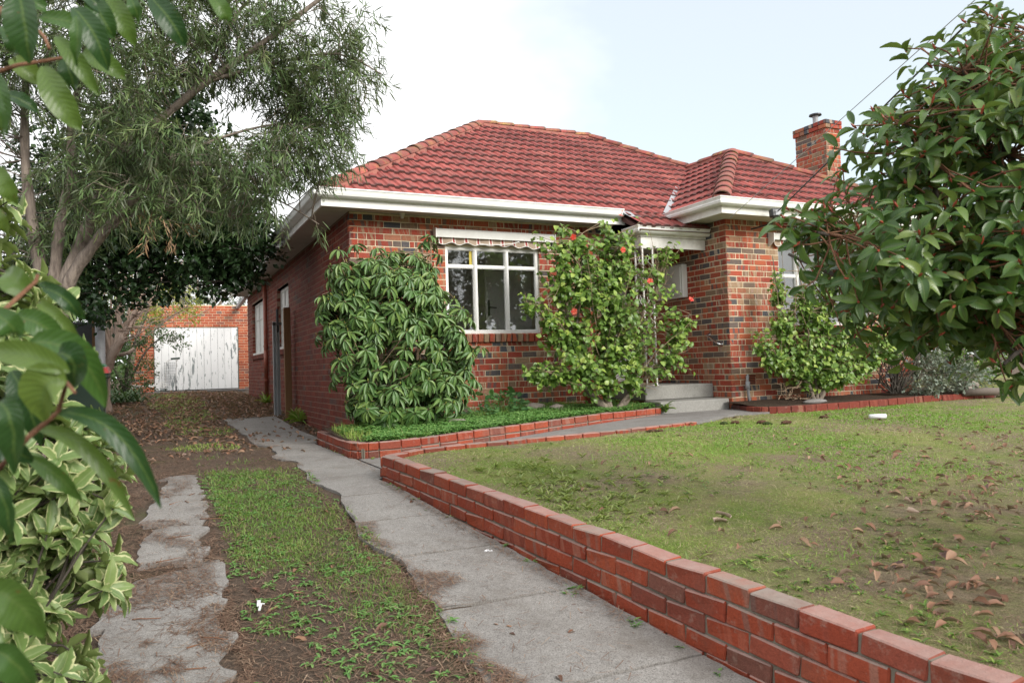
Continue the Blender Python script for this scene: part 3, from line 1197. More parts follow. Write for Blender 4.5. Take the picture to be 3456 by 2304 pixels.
# ---- front window
def window(x0, x1, z0, z1, y, bars, mat, transom=None, w=None, deep=.045):
    fr = MB()
    F = .046
    yf, yb = y + .045, y + .045 + .07
    fr.box((x0, yf, z0), (x0 + F, yb, z1))
    fr.box((x1 - F, yf, z0), (x1, yb, z1))
    fr.box((x0 + F, yf, z1 - F), (x1 - F, yb, z1))
    fr.box((x0 + F, yf - .03, z0), (x1 - F, yb, z0 + F))
    fo = link('window', fr.mesh(name='window'), mat, house)
    edges = [x0 + F] + bars + [x1 - F]
    for b in bars:
        k = MB()
        k.box((b - .024, yf - .006, z0 + F), (b + .024, yb - .01, z1 - F))
        k.box((b - .012, yf - .016, z0 + F), (b + .012, yf - .006, z1 - F))
        link('mullion', k.mesh(), mat, fo)
    for i in range(len(edges) - 1):
        a = edges[i] + (.024 if i else 0)
        b = edges[i + 1] - (.024 if i < len(bars) else 0)
        spans = [(z0 + F, z1 - F)]
        if transom:
            k = MB()
            k.box((a, yf + .004, transom - .017), (b, yb - .012, transom + .017))
            link('glazing_bar', k.mesh(), mat, fo)
            spans = [(z0 + F, transom - .017), (transom + .017, z1 - F)]
        for c, d in spans:
            k = MB()
            s = MB()
            t = .010
            s.box((a, yf + .012, c), (a + t, yb - .02, d))
            s.box((b - t, yf + .012, c), (b, yb - .02, d))
            s.box((a + t, yf + .012, c), (b - t, yb - .02, c + t))
            s.box((a + t, yf + .012, d - t), (b - t, yb - .02, d))
            link('sash', s.mesh(), mat, fo)
            k.box((a + t, yf + .03, c + t), (b - t, yf + .034, d - t))
            link('pane', k.mesh(), M['glass'], fo)
    return fo


wf = window(W1[0], W1[1], W1[2], W1[3], YF, [4.235, 4.735], M['white'], 2.965)
wf2 = window(W2[0], W2[1], W2[2], W2[3], YP, [9.20, 10.45], M['white'], 2.80)
wf2["label"] = 'wide white window of the projecting wing behind shrubs'
wf["label"] = 'white front window with three lights and a transom bar'
# a yellow sticker on the top left pane
k = MB()
k.box((4.155, YF + .0735, 2.985), (4.195, YF + .0745, 3.19))
link('sticker', k.mesh(), plain('yellow_paper', (.5, .4, .06), .7), wf)

def side_window(a, b, z0, z1):
    x = XW + .075
    fr = MB()
    F = .06
    fr.box((x, a, z0), (x + .06, a + F, z1))
    fr.box((x, b - F, z0), (x + .06, b, z1))
    fr.box((x, a + F, z1 - F), (x + .06, b - F, z1))
    fr.box((x - .07, a - .03, z0 - .03), (x + .06, b + .03, z0 + F * .6))
    fo = link('window', fr.mesh(), M['white_old'], house)
    fo["label"] = 'white framed side window above the driveway'
    n = 3
    for i in range(1, n):
        k = MB()
        y = a + (b - a) * i / n
        k.box((x - .006, y - .03, z0 + F * .6), (x + .05, y + .03, z1 - F))
        link('mullion', k.mesh(), M['white_old'], fo)
    for i in range(n):
        y0 = a + (b - a) * i / n + (.03 if i else F)
        y1 = a + (b - a) * (i + 1) / n - (.03 if i < n - 1 else F)
        zt = z0 + (z1 - z0) * .68
        k = MB()
        k.box((x + .004, y0, zt - .015), (x + .045, y1, zt + .015))
        link('glazing_bar', k.mesh(), M['white_old'], fo)
        for c, d in ((z0 + F * .6, zt - .015), (zt + .015, z1 - F)):
            k = MB()
            k.box((x + .02, y0, c), (x + .024, y1, d))
            link('pane', k.mesh(), M['glass'], fo)
    # brick reveal heads
    k = MB()
    k.box((XW + .004, a, z1), (XW + .11, b, z1 + .012))
    link('window_head', k.mesh(), M['lead'], fo)


side_window(S1[0], S1[1], 2.03, 3.26)
side_window(S2[0], S2[1], 2.03, 3.31)

# ---- rooms behind the glass
def room(x0, x1, y0, y1, z0, z1, front=True):
    k = MB()
    k.box((x0, y1, z0), (x1, y1 + .05, z1))
    k.box((x0 - .05, y0, z0), (x0, y1 + .05, z1))
    k.box((x1, y0, z0), (x1 + .05, y1 + .05, z1))
    k.box((x0 - .05, y0, z1), (x1 + .05, y1 + .05, z1 + .05))
    o = link('room', k.mesh(), M['room'], house)
    f = MB()
    f.box((x0 - .05, y0, z0 - .05), (x1 + .05, y1 + .05, z0))
    link('room_floor', f.mesh(), M['room_floor'], o)
    return o


rm = room(2.7, 6.25, YF + .115, 13.2, 1.30, 3.6)
k = MB()
k.box((4.98, 11.35, 1.33), (5.82, 11.39, 3.42))
dr = link('room_door', k.mesh(), M['room_door'], rm)
k = MB()
k.box((5.01, 11.335, 2.36), (5.045, 11.35, 2.62))
k.bar((5.028, 11.31, 2.50), (5.15, 11.31, 2.49), .018, .018)
k.bar((5.028, 11.35, 2.50), (5.028, 11.305, 2.50), .018, .018)
link('door_handle', k.mesh(), M['dkgrey'], rm)
room(8.3, 11.4, YP + .115, 12.0, 1.30, 3.6)
k = MB()                                   # pale curtain in the wing window
xs = np.linspace(10.5, 10.8, 16)
CV = [(x, 9.05 + .03 * math.sin(i * 1.9), z) for i, x in enumerate(xs) for z in (2.0, 3.2)]
k.add(CV, np.array([[2 * i, 2 * i + 2, 2 * i + 3, 2 * i + 1] for i in range(15)]))
link('curtain', k.mesh(), plain('curtain_cloth', (.5, .5, .52), .9), wf2)
room(2.9 - .35, 3.9, 14.5, 21.0, 1.3, 3.6)

# front door deep in the porch
k = MB()
k.box((6.66, 10.93, 1.2), (7.46, 10.97, 3.21))
dr = link('door', k.mesh(), M['white_old'], house)
k = MB()
for a, b in ((1.35, 2.0), (2.15, 3.05)):
    k.box((6.78, 10.915, a), (7.34, 10.93, b))
link('door_panel', k.mesh(), M['white'], dr)

# ---- eaves: fascia, gutter, soffit
EZ = 3.78
OH = .45
PX0 = 6.55                                   # left face of the porch beam
prof_g = [(0, -.105), (.085, -.105), (.108, -.09), (.117, -.06), (.104, -.043), (.112, -.02), (.124, -.008), (.124, .004), (.112, .004), (.10, -.015), (.0, -.015)]
mbg = MB()
mbg.sweep(prof_g, [(XW - OH, YB, 3.81), (XW - OH, YF - OH, 3.81), (6.42, YF - OH, 3.81)], close=True)
mbg.obj('gutter', M['gutter'], house)
mbg = MB()
mbg.sweep(prof_g, [(XP - OH, 9.46, 3.80), (XP - OH, YP - OH, 3.80), (XR + OH, YP - OH, 3.80), (XR + OH, YB, 3.80)], close=True)
mbg.obj('gutter', M['gutter'], house)
prof_f = [(-.024, -.19), (0, -.19), (0, 0), (-.024, 0)]
mbf = MB()
mbf.sweep(prof_f, [(XW - OH, YB, 3.79), (XW - OH, YF - OH, 3.79), (PX0 - .05, YF - OH, 3.79)], close=True)
mbf.obj('fascia', M['white'], house)
mbf = MB()
mbf.sweep(prof_f, [(XP - OH, 9.46, 3.78), (XP - OH, YP - OH, 3.78), (XR + OH, YP - OH, 3.78), (XR + OH, YB, 3.78)], close=True)
mbf.obj('fascia', M['white_old'], house)
# soffit lining boards: sheets with joints
ms = MB()
x = XW - OH + .024
e = .004
xe = [1.979, 3.0, 4.2, 5.4, 6.49]
for i in range(4):
    ms.box((xe[i] + e, YF - OH + .024, WT), (xe[i + 1] - e, YF - .004, WT + .008))
ye = [9.95, 11.15, 12.35, 13.55, 14.75, 15.95, 17.15, 18.35, 19.55, 20.6, 21.6]
for i in range(10):
    ms.box((1.979 + e, ye[i] + e, WT), (XW - .002, ye[i + 1] - e, WT + .008))
ms.box((1.979, YF - OH + .024, WT + .010), (6.49, YF - .004, WT + .014))
ms.box((1.979, YF, WT + .010), (XW - .002, YB, WT + .014))
ms.obj('soffit', M['soffit'], house)
ms = MB()
zs = WT - .03
ms.box((XP - OH + .024, YP - OH + .024, zs), (XR + OH - .024, YP - .002, zs + .012))
ms.box((XP - OH + .024, YP, zs), (XP - .002, 9.44, zs + .012))
ms.obj('soffit', M['soffit'], house)
k = MB()                                      # cross batten where the side eave changes
k.box((1.99, 17.0, WT - .03), (XW - .004, 17.06, WT - .002))
link('eave_batten', k.mesh(), M['white_old'], house)
k = MB()                                      # little white knob under the eave
k.tube([(3.12, 9.86, WT), (3.12, 9.86, WT - .03)], .035, 10)
k.tube([(3.12, 9.86, WT - .03), (3.12, 9.86, WT - .07)], .022, 10)
link('eave_knob', k.mesh(), M['white'], house)

# ---- porch beam, low gutter
k = MB()
for (a, b, pz) in ((3.375, 3.50, 0.0), (3.215, 3.370, .018)):
    k.box((PX0 - .02 + pz, 9.16 + pz, a), (XP - .004, 9.16 + .045, b))
    k.box((PX0 - .02 + pz, 9.205, a), (PX0 + .045, YF - .004, b))
k.obj('porch_beam', M['white_old'], house)
mbg = MB()
mbg.sweep(prof_g, [(PX0 - .02, 9.47, 3.515), (PX0 - .02, 9.16, 3.515), (XP - .006, 9.16, 3.515)], close=True)
mbg.obj('gutter', M['gutter'], house)
k = MB()
k.box((PX0 + .05, 9.21, 3.36), (XP - .004, 10.89, 3.372))
k.obj('porch_ceiling', M['soffit'], house)
k = MB()                                      # flashing where the main gutter dies into the porch roof
k.add([(6.36, 9.44, 3.80), (6.62, 9.46, 3.80), (6.66, 9.30, 3.70), (6.44, 9.28, 3.68)], np.array([[0, 1, 2, 3]]))
k.obj('flashing', M['lead'], house)

# ---- roof
SL = .633
CT = 1 / math.sqrt(1 + SL * SL)
ST = SL * CT
XE0, XE1, YE, YEw, XEw = XW - OH, XR + OH, YF - OH, YP - OH, XP - OH
RH = 3.885                                    # run from eave to main ridge
ridge_z = EZ + SL * RH
wr = (XE1 - XEw) / 2                          # run of the wing roof
wz = EZ + SL * wr
rb = MB()
d = -.03                                      # roof deck just below the tiles
A0, A1 = (XE0, YE, EZ + d), (XE1, YE, EZ + d)
R0, R1 = (XE0 + RH, YE + RH, ridge_z + d), (XE1 - RH, YE + RH, ridge_z + d)
B0, B1 = (XE0, YB + OH, EZ + d), (XE1, YB + OH, EZ + d)
R0b, R1b = (XE0 + RH, YB + OH - RH, ridge_z + d), (XE1 - RH, YB + OH - RH, ridge_z + d)
rb.add([A0, A1, R1, R0], np.array([[0, 1, 2, 3]]))
rb.add([B0, A0, R0, R0b], np.array([[0, 1, 2, 3]]))
rb.add([A1, B1, R1b, R1], np.array([[0, 1, 2, 3]]))
rb.add([B1, B0, R0b, R1b], np.array([[0, 1, 2, 3]]))
rb.add([R0, R1, R1b, R0b], np.array([[0, 1, 2, 3]]))
C0, C1 = (XEw, YEw, EZ + d), (XE1, YEw, EZ + d)
Wa = (XEw + wr, YEw + wr, wz + d)
Wb = (XEw + wr, YE + wr + .02, wz + d)
rb.add([C0, C1, Wa], np.array([[0, 1, 2]]))
rb.add([(XEw, YE + .02, EZ + d), C0, Wa, Wb], np.array([[0, 1, 2, 3]]))
rb.add([C1, (XE1, YE + .02, EZ + d), Wb, Wa], np.array([[0, 1, 2, 3]]))
yl = 9.02
rb.add([(6.44, yl, EZ + d - SL * (YE - yl)), (XP - .01, yl, EZ + d - SL * (YE - yl)), (XP - .01, YE + .05, EZ + d + SL * .05), (6.44, YE + .05, EZ + d + SL * .05)], np.array([[0, 1, 2, 3]]))
rb.add([(6.44, yl, EZ + d - SL * (YE - yl)), (6.44, YE + .05, EZ + d + SL * .05), (6.44, YE + .05, EZ - .1), (6.44, yl, EZ - .36)], np.array([[0, 1, 2, 3]]))
roof = rb.obj('roof', M['tile'], house)

TWd, TEx, TLn, TTh = .33, .335, .385, .027
PR = [(0, .022), (.035, .022), (.055, .002), (.11, .000), (.130, .022), (.20, .022), (.22, .002), (.275, 0.0), (.295, .022), (.33, .022)]


def tile_mesh_data():
    """x across, y up the slope from the lower lip, z out of the slope."""
    V, U = [], []
    n = len(PR)
    for (y, zt) in ((0, TTh + .006), (TLn * .5, .013 + .003), (TLn, .0)):
        for x, h in PR:
            V.append((x, y, h + zt))
            U.append((x / TWd, y / TEx))
    for x, h in PR:
        V.append((x, .002, h * .9 - .004))
        U.append((x / TWd, 0))
    q = []
    for k in range(n - 1):
        q.append([k, k + 1, n + k + 1, n + k])
        q.append([n + k, n + k + 1, 2 * n + k + 1, 2 * n + k])
        q.append([3 * n + k, 3 * n + k + 1, k + 1, k])
    return np.array(V), [np.array(q)], np.array(U)


TV, TF, TU = tile_mesh_data()
tile_me = mk(TV, TF, TU, name='roof_tile')
tile_me.materials.append(M['tile_each'])


def clip_mesh(me, u0, v0, planes):
    """ME moved to (u0,v0) in slope coordinates and cut by half planes (px,py,nx,ny): keep the side n points away from."""
    bm = bmesh.new()
    bm.from_mesh(me)
    for px, py, nx, ny in planes:
        g = bm.verts[:] + bm.edges[:] + bm.faces[:]
        if not g:
            break
        bmesh.ops.bisect_plane(bm, geom=g, plane_co=(px - u0, py - v0, 0), plane_no=(nx, ny, 0), clear_outer=True)
    if not bm.faces:
        bm.free()
        return None
    m2 = bpy.data.meshes.new('roof_tile')
    bm.to_mesh(m2)
    bm.free()
    return m2


TCAND = []


def tile_slope(O, U, S, u0, u1, v0, v1, planes, key, vis):
    """Tiles on a slope: O eave origin, U along the eave, S up the slope."""
    U, S = Vector(U), Vector(S)
    N = U.cross(S)
    nv = int(math.ceil((v1 - v0) / TEx - .01))
    for j in range(nv):
        v = v0 + j * TEx
        nu = int(math.ceil((u1 - u0) / TWd)) + 2
        off = (j % 2) * TWd / 2
        for i in range(-1, nu):
            u = u0 + i * TWd - off
            cs = [(u, v), (u + TWd, v), (u, v + TLn), (u + TWd, v + TLn)]
            ins = True
            cut = []
            for (px, py, nx, ny) in planes:
                ds = [(a - px) * nx + (b - py) * ny for a, b in cs]
                if min(ds) > -.015:
                    ins = False
                    break
                if max(ds) > 0:
                    cut.append((px, py, nx, ny))
            if not ins:
                continue
            P = Vector(O) + U * u + S * v + N * random.uniform(-.002, .005)
            # slight settling, so that courses are not ruler straight
            a = random.gauss(0, .006)
            U2 = (U + N * random.gauss(0, .010) + S * a).normalized()
            S2 = (S - U * a)
            S2 = (S2 - U2 * S2.dot(U2)).normalized()
            m = frame(U2, S2, U2.cross(S2), P)
            TCAND.append((P.x * .4316 + P.y * .902 + (0 if vis(u, v) else 50), m, u, v, cut))


FU, FS = (1, 0, 0), (0, CT, ST)
Vm = RH / CT
valley = (XEw - XE0)
tile_slope((XE0, YE - .03, EZ - .03 * SL), FU, FS, 0, XE1 - XE0, 0, Vm + .02,
           [(0, 0, -1, CT), (XE1 - XE0, 0, 1, CT), (valley - .06, 0, 1, -CT), (0, Vm + .03, 0, 1)], 'main', lambda u, v: True)
# porch extension below the eave line
tile_slope((6.44, YE - .03 - 2 * TEx * CT + .04, EZ - (.03 + 2 * TEx * CT - .04) * SL), FU, FS, 0, XP - .02 - 6.44, .12, .12 + TEx * 1.2,
           [(0, 0, -1, 0), (XP - .02 - 6.44, 0, 1, 0)], 'porch', lambda u, v: True)
# wing front and wing left face
tile_slope((XEw, YEw - .03, EZ - .03 * SL), FU, FS, 0, XE1 - XEw, 0, wr / CT + .02,
           [(0, 0, -1, CT), (XE1 - XEw, 0, 1, CT)], 'wingfront', lambda u, v: u < 3.6)
Lw = 9.5 - YEw
tile_slope((XEw - .03, YE + 3.0, EZ - .03 * SL), (0, -1, 0), (CT, 0, ST), 0, YE + 3.0 - YEw, 0, wr / CT + .02,
           [(YE + 3.0 - YEw, 0, 1, CT), (3.0 - .06, 0, -1, -CT), (0, wr / CT + .03, 0, 1)], 'wingleft', lambda u, v: True)
TCAND.sort(key=lambda c: c[0])
rest = MB()
for i, (dd, m, u, v, cut) in enumerate(TCAND):
    me = tile_me
    if cut:
        me = clip_mesh(tile_me, u, v, cut)
        if me is None:
            continue
        if not me.materials:
            me.materials.append(M['tile_each'])
    if i < 300:
        link('roof_tile', me, None, roof, m)
    else:
        n = len(me.vertices)
        V = np.empty(n * 3, np.float32)
        me.vertices.foreach_get('co', V)
        V = V.reshape(-1, 3) @ np.array(m.to_3x3()).T + np.array(m.translation)
        fs = {}
        for p in me.polygons:
            fs.setdefault(len(p.vertices), []).append(list(p.vertices))
        uvs = np.zeros((n, 2))
        ul = me.uv_layers[0].data
        for p in me.polygons:
            for li, vi in zip(p.loop_indices, p.vertices):
                uvs[vi] = ul[li].uv
        rest.add(V, [np.array(f) for f in fs.values()], uvs, random.random())
rest.obj('roof_tiling', M['tile'], roof, kind='stuff')


def cap_mesh(L=.40, r0=.135, r1=.122, n=9):
    V, U = [], []
    ang = np.linspace(R(12), R(168), n)
    for (x, r, dz) in ((0, r0, .010), (.012, r0 + .002, .011), (L * .97, r1, 0)):
        for a in ang:
            V.append((x, -r * math.cos(a), r * .80 * math.sin(a) + dz))
            U.append((a, .04 + x / L * .8))
    for a in ang:
        V.append((.0, -(r0 - .022) * math.cos(a), (r0 - .013) * .80 * math.sin(a) + .010))
        U.append((a, 0))
    q = []
    for i in range(n - 1):
        for s in (0, 1):
            q.append([s * n + i, (s + 1) * n + i, (s + 1) * n + i + 1, s * n + i + 1])
        q.append([3 * n + i, i, i + 1, 3 * n + i + 1])
    return mk(V, [np.array(q)], U, smooth=False, name='ridge_tile')


cap_me = cap_mesh()
cap_me.materials.append(M['ridge'])
cap_yel = cap_me.copy()
cap_yel.materials.clear()
cap_yel.materials.append(M['ridge_yellow'])
bed = MB()


def caps(p, q, yellow=(), lift=-.005, w=.135):
    p, q = Vector(p), Vector(q)
    L = (q - p).length
    n = max(1, int(round(L / .36)))
    d = (q - p).normalized()
    s = Vector((0, 0, 1)).cross(d).normalized()
    z = d.cross(s)
    for i in range(n):
        P = p + d * (i * L / n) + Vector((0, 0, lift + random.uniform(-.006, .006)))
        d2 = (d + s * random.gauss(0, .012)).normalized()
        s2 = Vector((0, 0, 1)).cross(d2).normalized()
        link('ridge_tile', cap_yel if i in yellow else cap_me, None, roof, frame(d2, s2, d2.cross(s2), P))
    V = []
    for e in (p, q):
        for a, b in ((-w, -.07), (w, -.07), (w * .72, .060), (-w * .72, .060)):
            V.append(e + s * a + Vector((0, 0, b)))
    bed.add([tuple(v) for v in V], np.array([[0, 1, 5, 4], [1, 2, 6, 5], [2, 3, 7, 6], [3, 0, 4, 7], [3, 2, 1, 0], [4, 5, 6, 7]]))


E0 = lambda x, y, z: (x, y, z)
caps((XE0 + .02, YE + .02, EZ + .02), (XE0 + RH, YE + RH, ridge_z))
caps((XE1 - RH, YE + RH, ridge_z), (XE0 + RH, YE + RH, ridge_z), yellow=(0, 5, 6))
mw_ = 1.30 + .1
caps((XE1 - RH + mw_, YE + RH - mw_, ridge_z - SL * mw_), (XE1 - RH, YE + RH, ridge_z), yellow=(3,))
caps((XEw + .02, YEw + .02, EZ + .02), Wa[:2] + (wz,))
caps((XE1 - .02, YEw + .02, EZ + .02), Wa[:2] + (wz,))
caps(Wb[:2] + (wz,), Wa[:2] + (wz,), yellow=(2,))
bed.obj('ridge_bedding', M['bedding'], roof)
k = MB()
va, vb = Vector((XEw - .03, YE - .1, EZ + .0)), Vector((XEw + wr, YE + wr, wz - .02))
vd = (vb - va).normalized()
vs = Vector((0, 0, 1)).cross(vd).normalized()
k.add([tuple(va + vs * .10 + Vector((0, 0, .055))), tuple(va - Vector((0, 0, 0.0))), tuple(va - vs * .10 + Vector((0, 0, .055))),
       tuple(vb + vs * .10 + Vector((0, 0, .055))), tuple(vb), tuple(vb - vs * .10 + Vector((0, 0, .055)))], np.array([[0, 1, 4, 3], [1, 2, 5, 4]]))
k.obj('valley_flashing', M['lead'], roof)

# ---- chimney
ch = MB()
CX, CY = 12.2, 10.72
ch.box((CX + .008, CY + .008, .8), (CX + .39 - .008, CY + .79 - .008, 6.24))
ch.box((XR, CY - .1, .8), (CX + .42, CY + .9, 3.2))
chim = ch.obj('chimney', M['mortar'], house)
cb = MB()
zc0 = 6.25 - 36 * .086
for (O, U, N, L) in (((CX, CY, 0), (1, 0, 0), (0, -1, 0), .39), ((CX, CY + .79, 0), (0, -1, 0), (-1, 0, 0), .79)):
    for r in lay(0, L, zc0, 6.25 - .172, off=.06 if N[0] else 0, split=.2):
        put_stuff_brick(cb, O, U, N, r)
for (O, U, N, L) in (((CX - .025, CY - .025, 0), (1, 0, 0), (0, -1, 0), .44), ((CX - .025, CY + .815, 0), (0, -1, 0), (-1, 0, 0), .84)):
    for r in lay(0, L, 6.25 - .172, 6.25, off=.06 if N[0] else 0, split=.2):
        put_stuff_brick(cb, O, U, N, r, D=.1)
cb.obj('brickwork', M['clinker'], chim, kind='stuff')
k = MB()
k.box((CX, CY, 6.235), (CX + .40, CY + .80, 6.252))
link('chimney_cap', k.mesh(), M['mortar_grey'], chim)
k = MB()
k.tube([(CX + .2, CY + .42, 6.24), (CX + .2, CY + .42, 6.44)], .055, 14)
k.tube([(CX + .2, CY + .42, 6.44), (CX + .2, CY + .42, 6.47)], .06, 14)
fl = link('flue', k.mesh(), M['lead'], chim)
k = MB()
k.tube([(CX + .2, CY + .42, 6.465), (CX + .2, CY + .42, 6.475), (CX + .2, CY + .42, 6.50), (CX + .2, CY + .42, 6.515)], [.09, .125, .12, .05], 16)
link('flue_cap', k.mesh(), M['black'], chim)

# ---- fittings
def downpipe(x, y, z0, z1, r=.045, wall_dir=(1, 0, 0)):
    k = MB()
    k.tube([(x, y, z0 + .05), (x, y, z1)], r, 12)
    k.tube([(x, y, z0 + .62), (x, y, z0 + 1.12)], r + .004, 12)
    o = link('downpipe', k.mesh(smooth=True), M['pipe_red'], house)
    for z in (z0 + .45, z0 + 1.2, z1 - .4):
        c = MB()
        c.tube([(x, y, z), (x, y, z + .035)], r + .008, 12)
        link('pipe_clip', c.mesh(), M['pipe_red'], o)
    c = MB()
    c.tube([(x, y, z0 - .05), (x, y, z0 + .06)], r + .012, 12)
    link('pipe_foot', c.mesh(), M['steel'], o)
    return o


downpipe(XW - .06, 17.7, .93, 3.64)
downpipe(6.02, YF - .07, .86, 3.6, .04)

# awning hoods with a rolled-up striped valance
def awning(x0, x1, y, z0, z1, droop):
    k = MB()
    prof = [(-.10, z0), (-.115, z1 - .03), (-.09, z1), (0.0, z1 + .012), (0, z0 + .02), (-.03, z0 + .02)]
    V = [(x, y + a, z) for x in (x0, x1) for a, z in prof]
    n = len(prof)
    k.add(V, [np.array([[i, (i + 1) % n, n + (i + 1) % n, n + i] for i in range(n)]), np.array([list(range(n))[::-1], [n + i for i in range(n)]])])
    for xe in (x0 - .012, x1):
        k.add([(xe + t, y + a, z) for t in (0, .012) for a, z in ((-.12, z0 - .03), (-.125, z1), (0.0, z1 + .02), (0, z0 - .10))],
              np.array([[0, 1, 2, 3], [7, 6, 5, 4], [0, 4, 5, 1], [1, 5, 6, 2], [2, 6, 7, 3], [3, 7, 4, 0]]))
    o = link('awning', k.mesh(), M['white'], house)
    o["label"] = 'white metal awning hood with a rolled striped canvas over a window'
    v = MB()
    xs = np.linspace(x0 + .05, x1 - .04, 150)
    V = []
    for x in xs:
        t = (x - x0) / (x1 - x0)
        sc = .016 * math.cos((x - x0) / .235 * 2 * math.pi)
        zb = z0 - .080 + sc - droop * max(0, t - .62) * .5
        yy = y - .055 + .012 * math.sin(x * 21)
        V += [(x, y - .05, z0 + .03), (x, yy, (z0 + zb) / 2), (x, yy - .012, zb)]
    n = len(xs)
    F = [[3 * i + a, 3 * i + 3 + a, 3 * i + 4 + a, 3 * i + 1 + a] for i in range(n - 1) for a in (0, 1)]
    v.add(V, np.array(F))
    link('valance', v.mesh(smooth=True), M['stripe'], o)
    tr = MB()
    tr.tube([(V[3 * i + 2][0], V[3 * i + 2][1] - .002, V[3 * i + 2][2]) for i in range(0, n, 2)], .005, 5)
    link('piping', tr.mesh(), M['white'], o)
    return o


aw = awning(3.60, 5.47, YF, 3.345, 3.465, .16)
aw["label"] = 'white awning hood with brown and red striped valance over the front window'
k = MB()
k.tube([(4.24, 9.83, 3.26), (4.55, 9.825, 3.268), (4.75, 9.825, 3.29), (4.87, 9.83, 3.325), (4.875, 9.835, 3.31)], .007, 5)
link('awning_arm', k.mesh(), M['white'], aw)
aw2 = awning(8.60, 10.95, YP, 3.33, 3.43, .05)
aw2["label"] = 'white awning hood over the wing window behind the shrubs'

# meter box, grab rail, security light, vent, pipe
k = MB()
V, Fs, U = chamfer_box(.70, .10, .53, .006)
mbx = link('meter_box', mk(V, Fs, U), M['white'], house, frame((0, -1, 0), (1, 0, 0), (0, 0, 1), (XP - .055, 9.985, 2.80)))
V, Fs, U = chamfer_box(.62, .012, .45, .004)
link('meter_door', mk(V, Fs, U), M['white'], mbx, frame((0, -1, 0), (1, 0, 0), (0, 0, 1), (XP - .112, 9.985, 2.80)))
k = MB()
pa, pb = Vector((XP - .055, 9.17, 1.91)), Vector((XP - .055, 8.90, 1.755))
k.tube([(XP, pa.y, pa.z), (XP - .035, pa.y, pa.z), pa + Vector((-.004, -.02, -.012)), pa.lerp(pb, .12), pa.lerp(pb, .88), pb + Vector((-.004, .02, .012)), (XP - .035, pb.y, pb.z), (XP, pb.y, pb.z)], .016, 10)
gr = link('grab_rail', k.mesh(smooth=True), M['chrome'], house)
for p in (pa, pb):
    k = MB()
    k.tube([(XP + .001, p.y, p.z), (XP - .010, p.y, p.z)], .036, 14)
    link('rail_flange', k.mesh(), M['chrome'], gr)
V, Fs, U = chamfer_box(.15, .10, .12, .015)
sec = link('security_light', mk(V, Fs, U), M['black'], house, frame((.97, -.22, .02), (.22, .97, -.1), (0, .1, 1), (8.13, 8.10, 3.60)))
k = MB()
V, Fs, U = chamfer_box(.085, .01, .075, .003)
link('lamp_glass', mk(V, Fs, U), M['lead'], sec, frame((.97, -.22, .02), (.22, .97, -.1), (0, .1, 1), (8.135, 8.045, 3.60)))
k = MB()
k.bar((8.13, 8.12, 3.55), (8.16, 8.20, 3.47), .02, .02)
k.bar((8.16, 8.20, 3.47), (8.16, 8.62, 3.46), .02, .02)
link('bracket', k.mesh(), M['black'], sec)
V, Fs, U = chamfer_box(.19, .06, .155, .004)
vt = link('air_vent', mk(V, Fs, U), M['void'], house, frame((1, 0, 0), (0, 1, 0), (0, 0, 1), (8.135, YP + .045, 1.2125)))
for i in range(6):
    k = MB()
    k.box((8.045, YP + .002, 1.142 + i * .025), (8.225, YP + .014, 1.154 + i * .025))
    link('slat', k.mesh(), M['pipe_red'], vt)
k = MB()
k.tube([(8.02, 8.66, .9), (8.01, 8.66, 1.05), (7.99, 8.65, 1.16), (7.995, 8.65, 1.24), (8.02, 8.67, 1.27), (8.03, 8.70, 1.25)], .022, 8)
k.tube([(7.985, 8.645, 1.08), (7.99, 8.64, 1.19)], .034, 8)
link('gas_pipe', k.mesh(smooth=True), M['lead'], house)

# ---- porch steps and the wrought iron post
st = empty('porch_steps', (7.1, 9.1, .8), 'grey concrete porch landing and step beside the wing wall', 'steps')
V, Fs, U = chamfer_box(XP - .004 - 6.49, 1.76, .21, .012, .003)
link('landing', mk(V, Fs, U), M['step'], st, Matrix.Translation(((XP - .004 + 6.49) / 2, 9.12 + .88, 1.065)))
V, Fs, U = chamfer_box(1.25, .40, .36, .012, .003)
link('step', mk(V, Fs, U), M['step'], st, Matrix.Translation((6.475 + .625, 8.75 + .20, .775)))
for (O, U_, N, L) in (((6.51, 9.94, 0), (0, -1, 0), (-1, 0, 0), .80),):
    for r in lay(0, L, .786, .958, off=.1, split=0):
        m, Lr, H = rect_mat(O, U_, N, r, 0)
        link('brick', brick_mesh(round(Lr, 2), .07, .076, .0035, .0012, M['redbrick_each']), None, st, m)
k = MB()
k.box((6.52, 9.15, .6), (7.7, 9.94, .958))
link('base', k.mesh(), M['mortar_grey'], st)

po = MB()
post = empty('porch_post', (6.66, 9.22, 1.17), 'white wrought iron post with scrolled infill holding up the porch corner', 'porch post')
for (x, y) in ((6.58, 9.20), (6.76, 9.20), (6.58, 9.38)):
    b = MB()
    b.box((x - .011, y - .011, 1.17), (x + .011, y + .011, 3.215))
    link('upright', b.mesh(), M['white_old'], post)


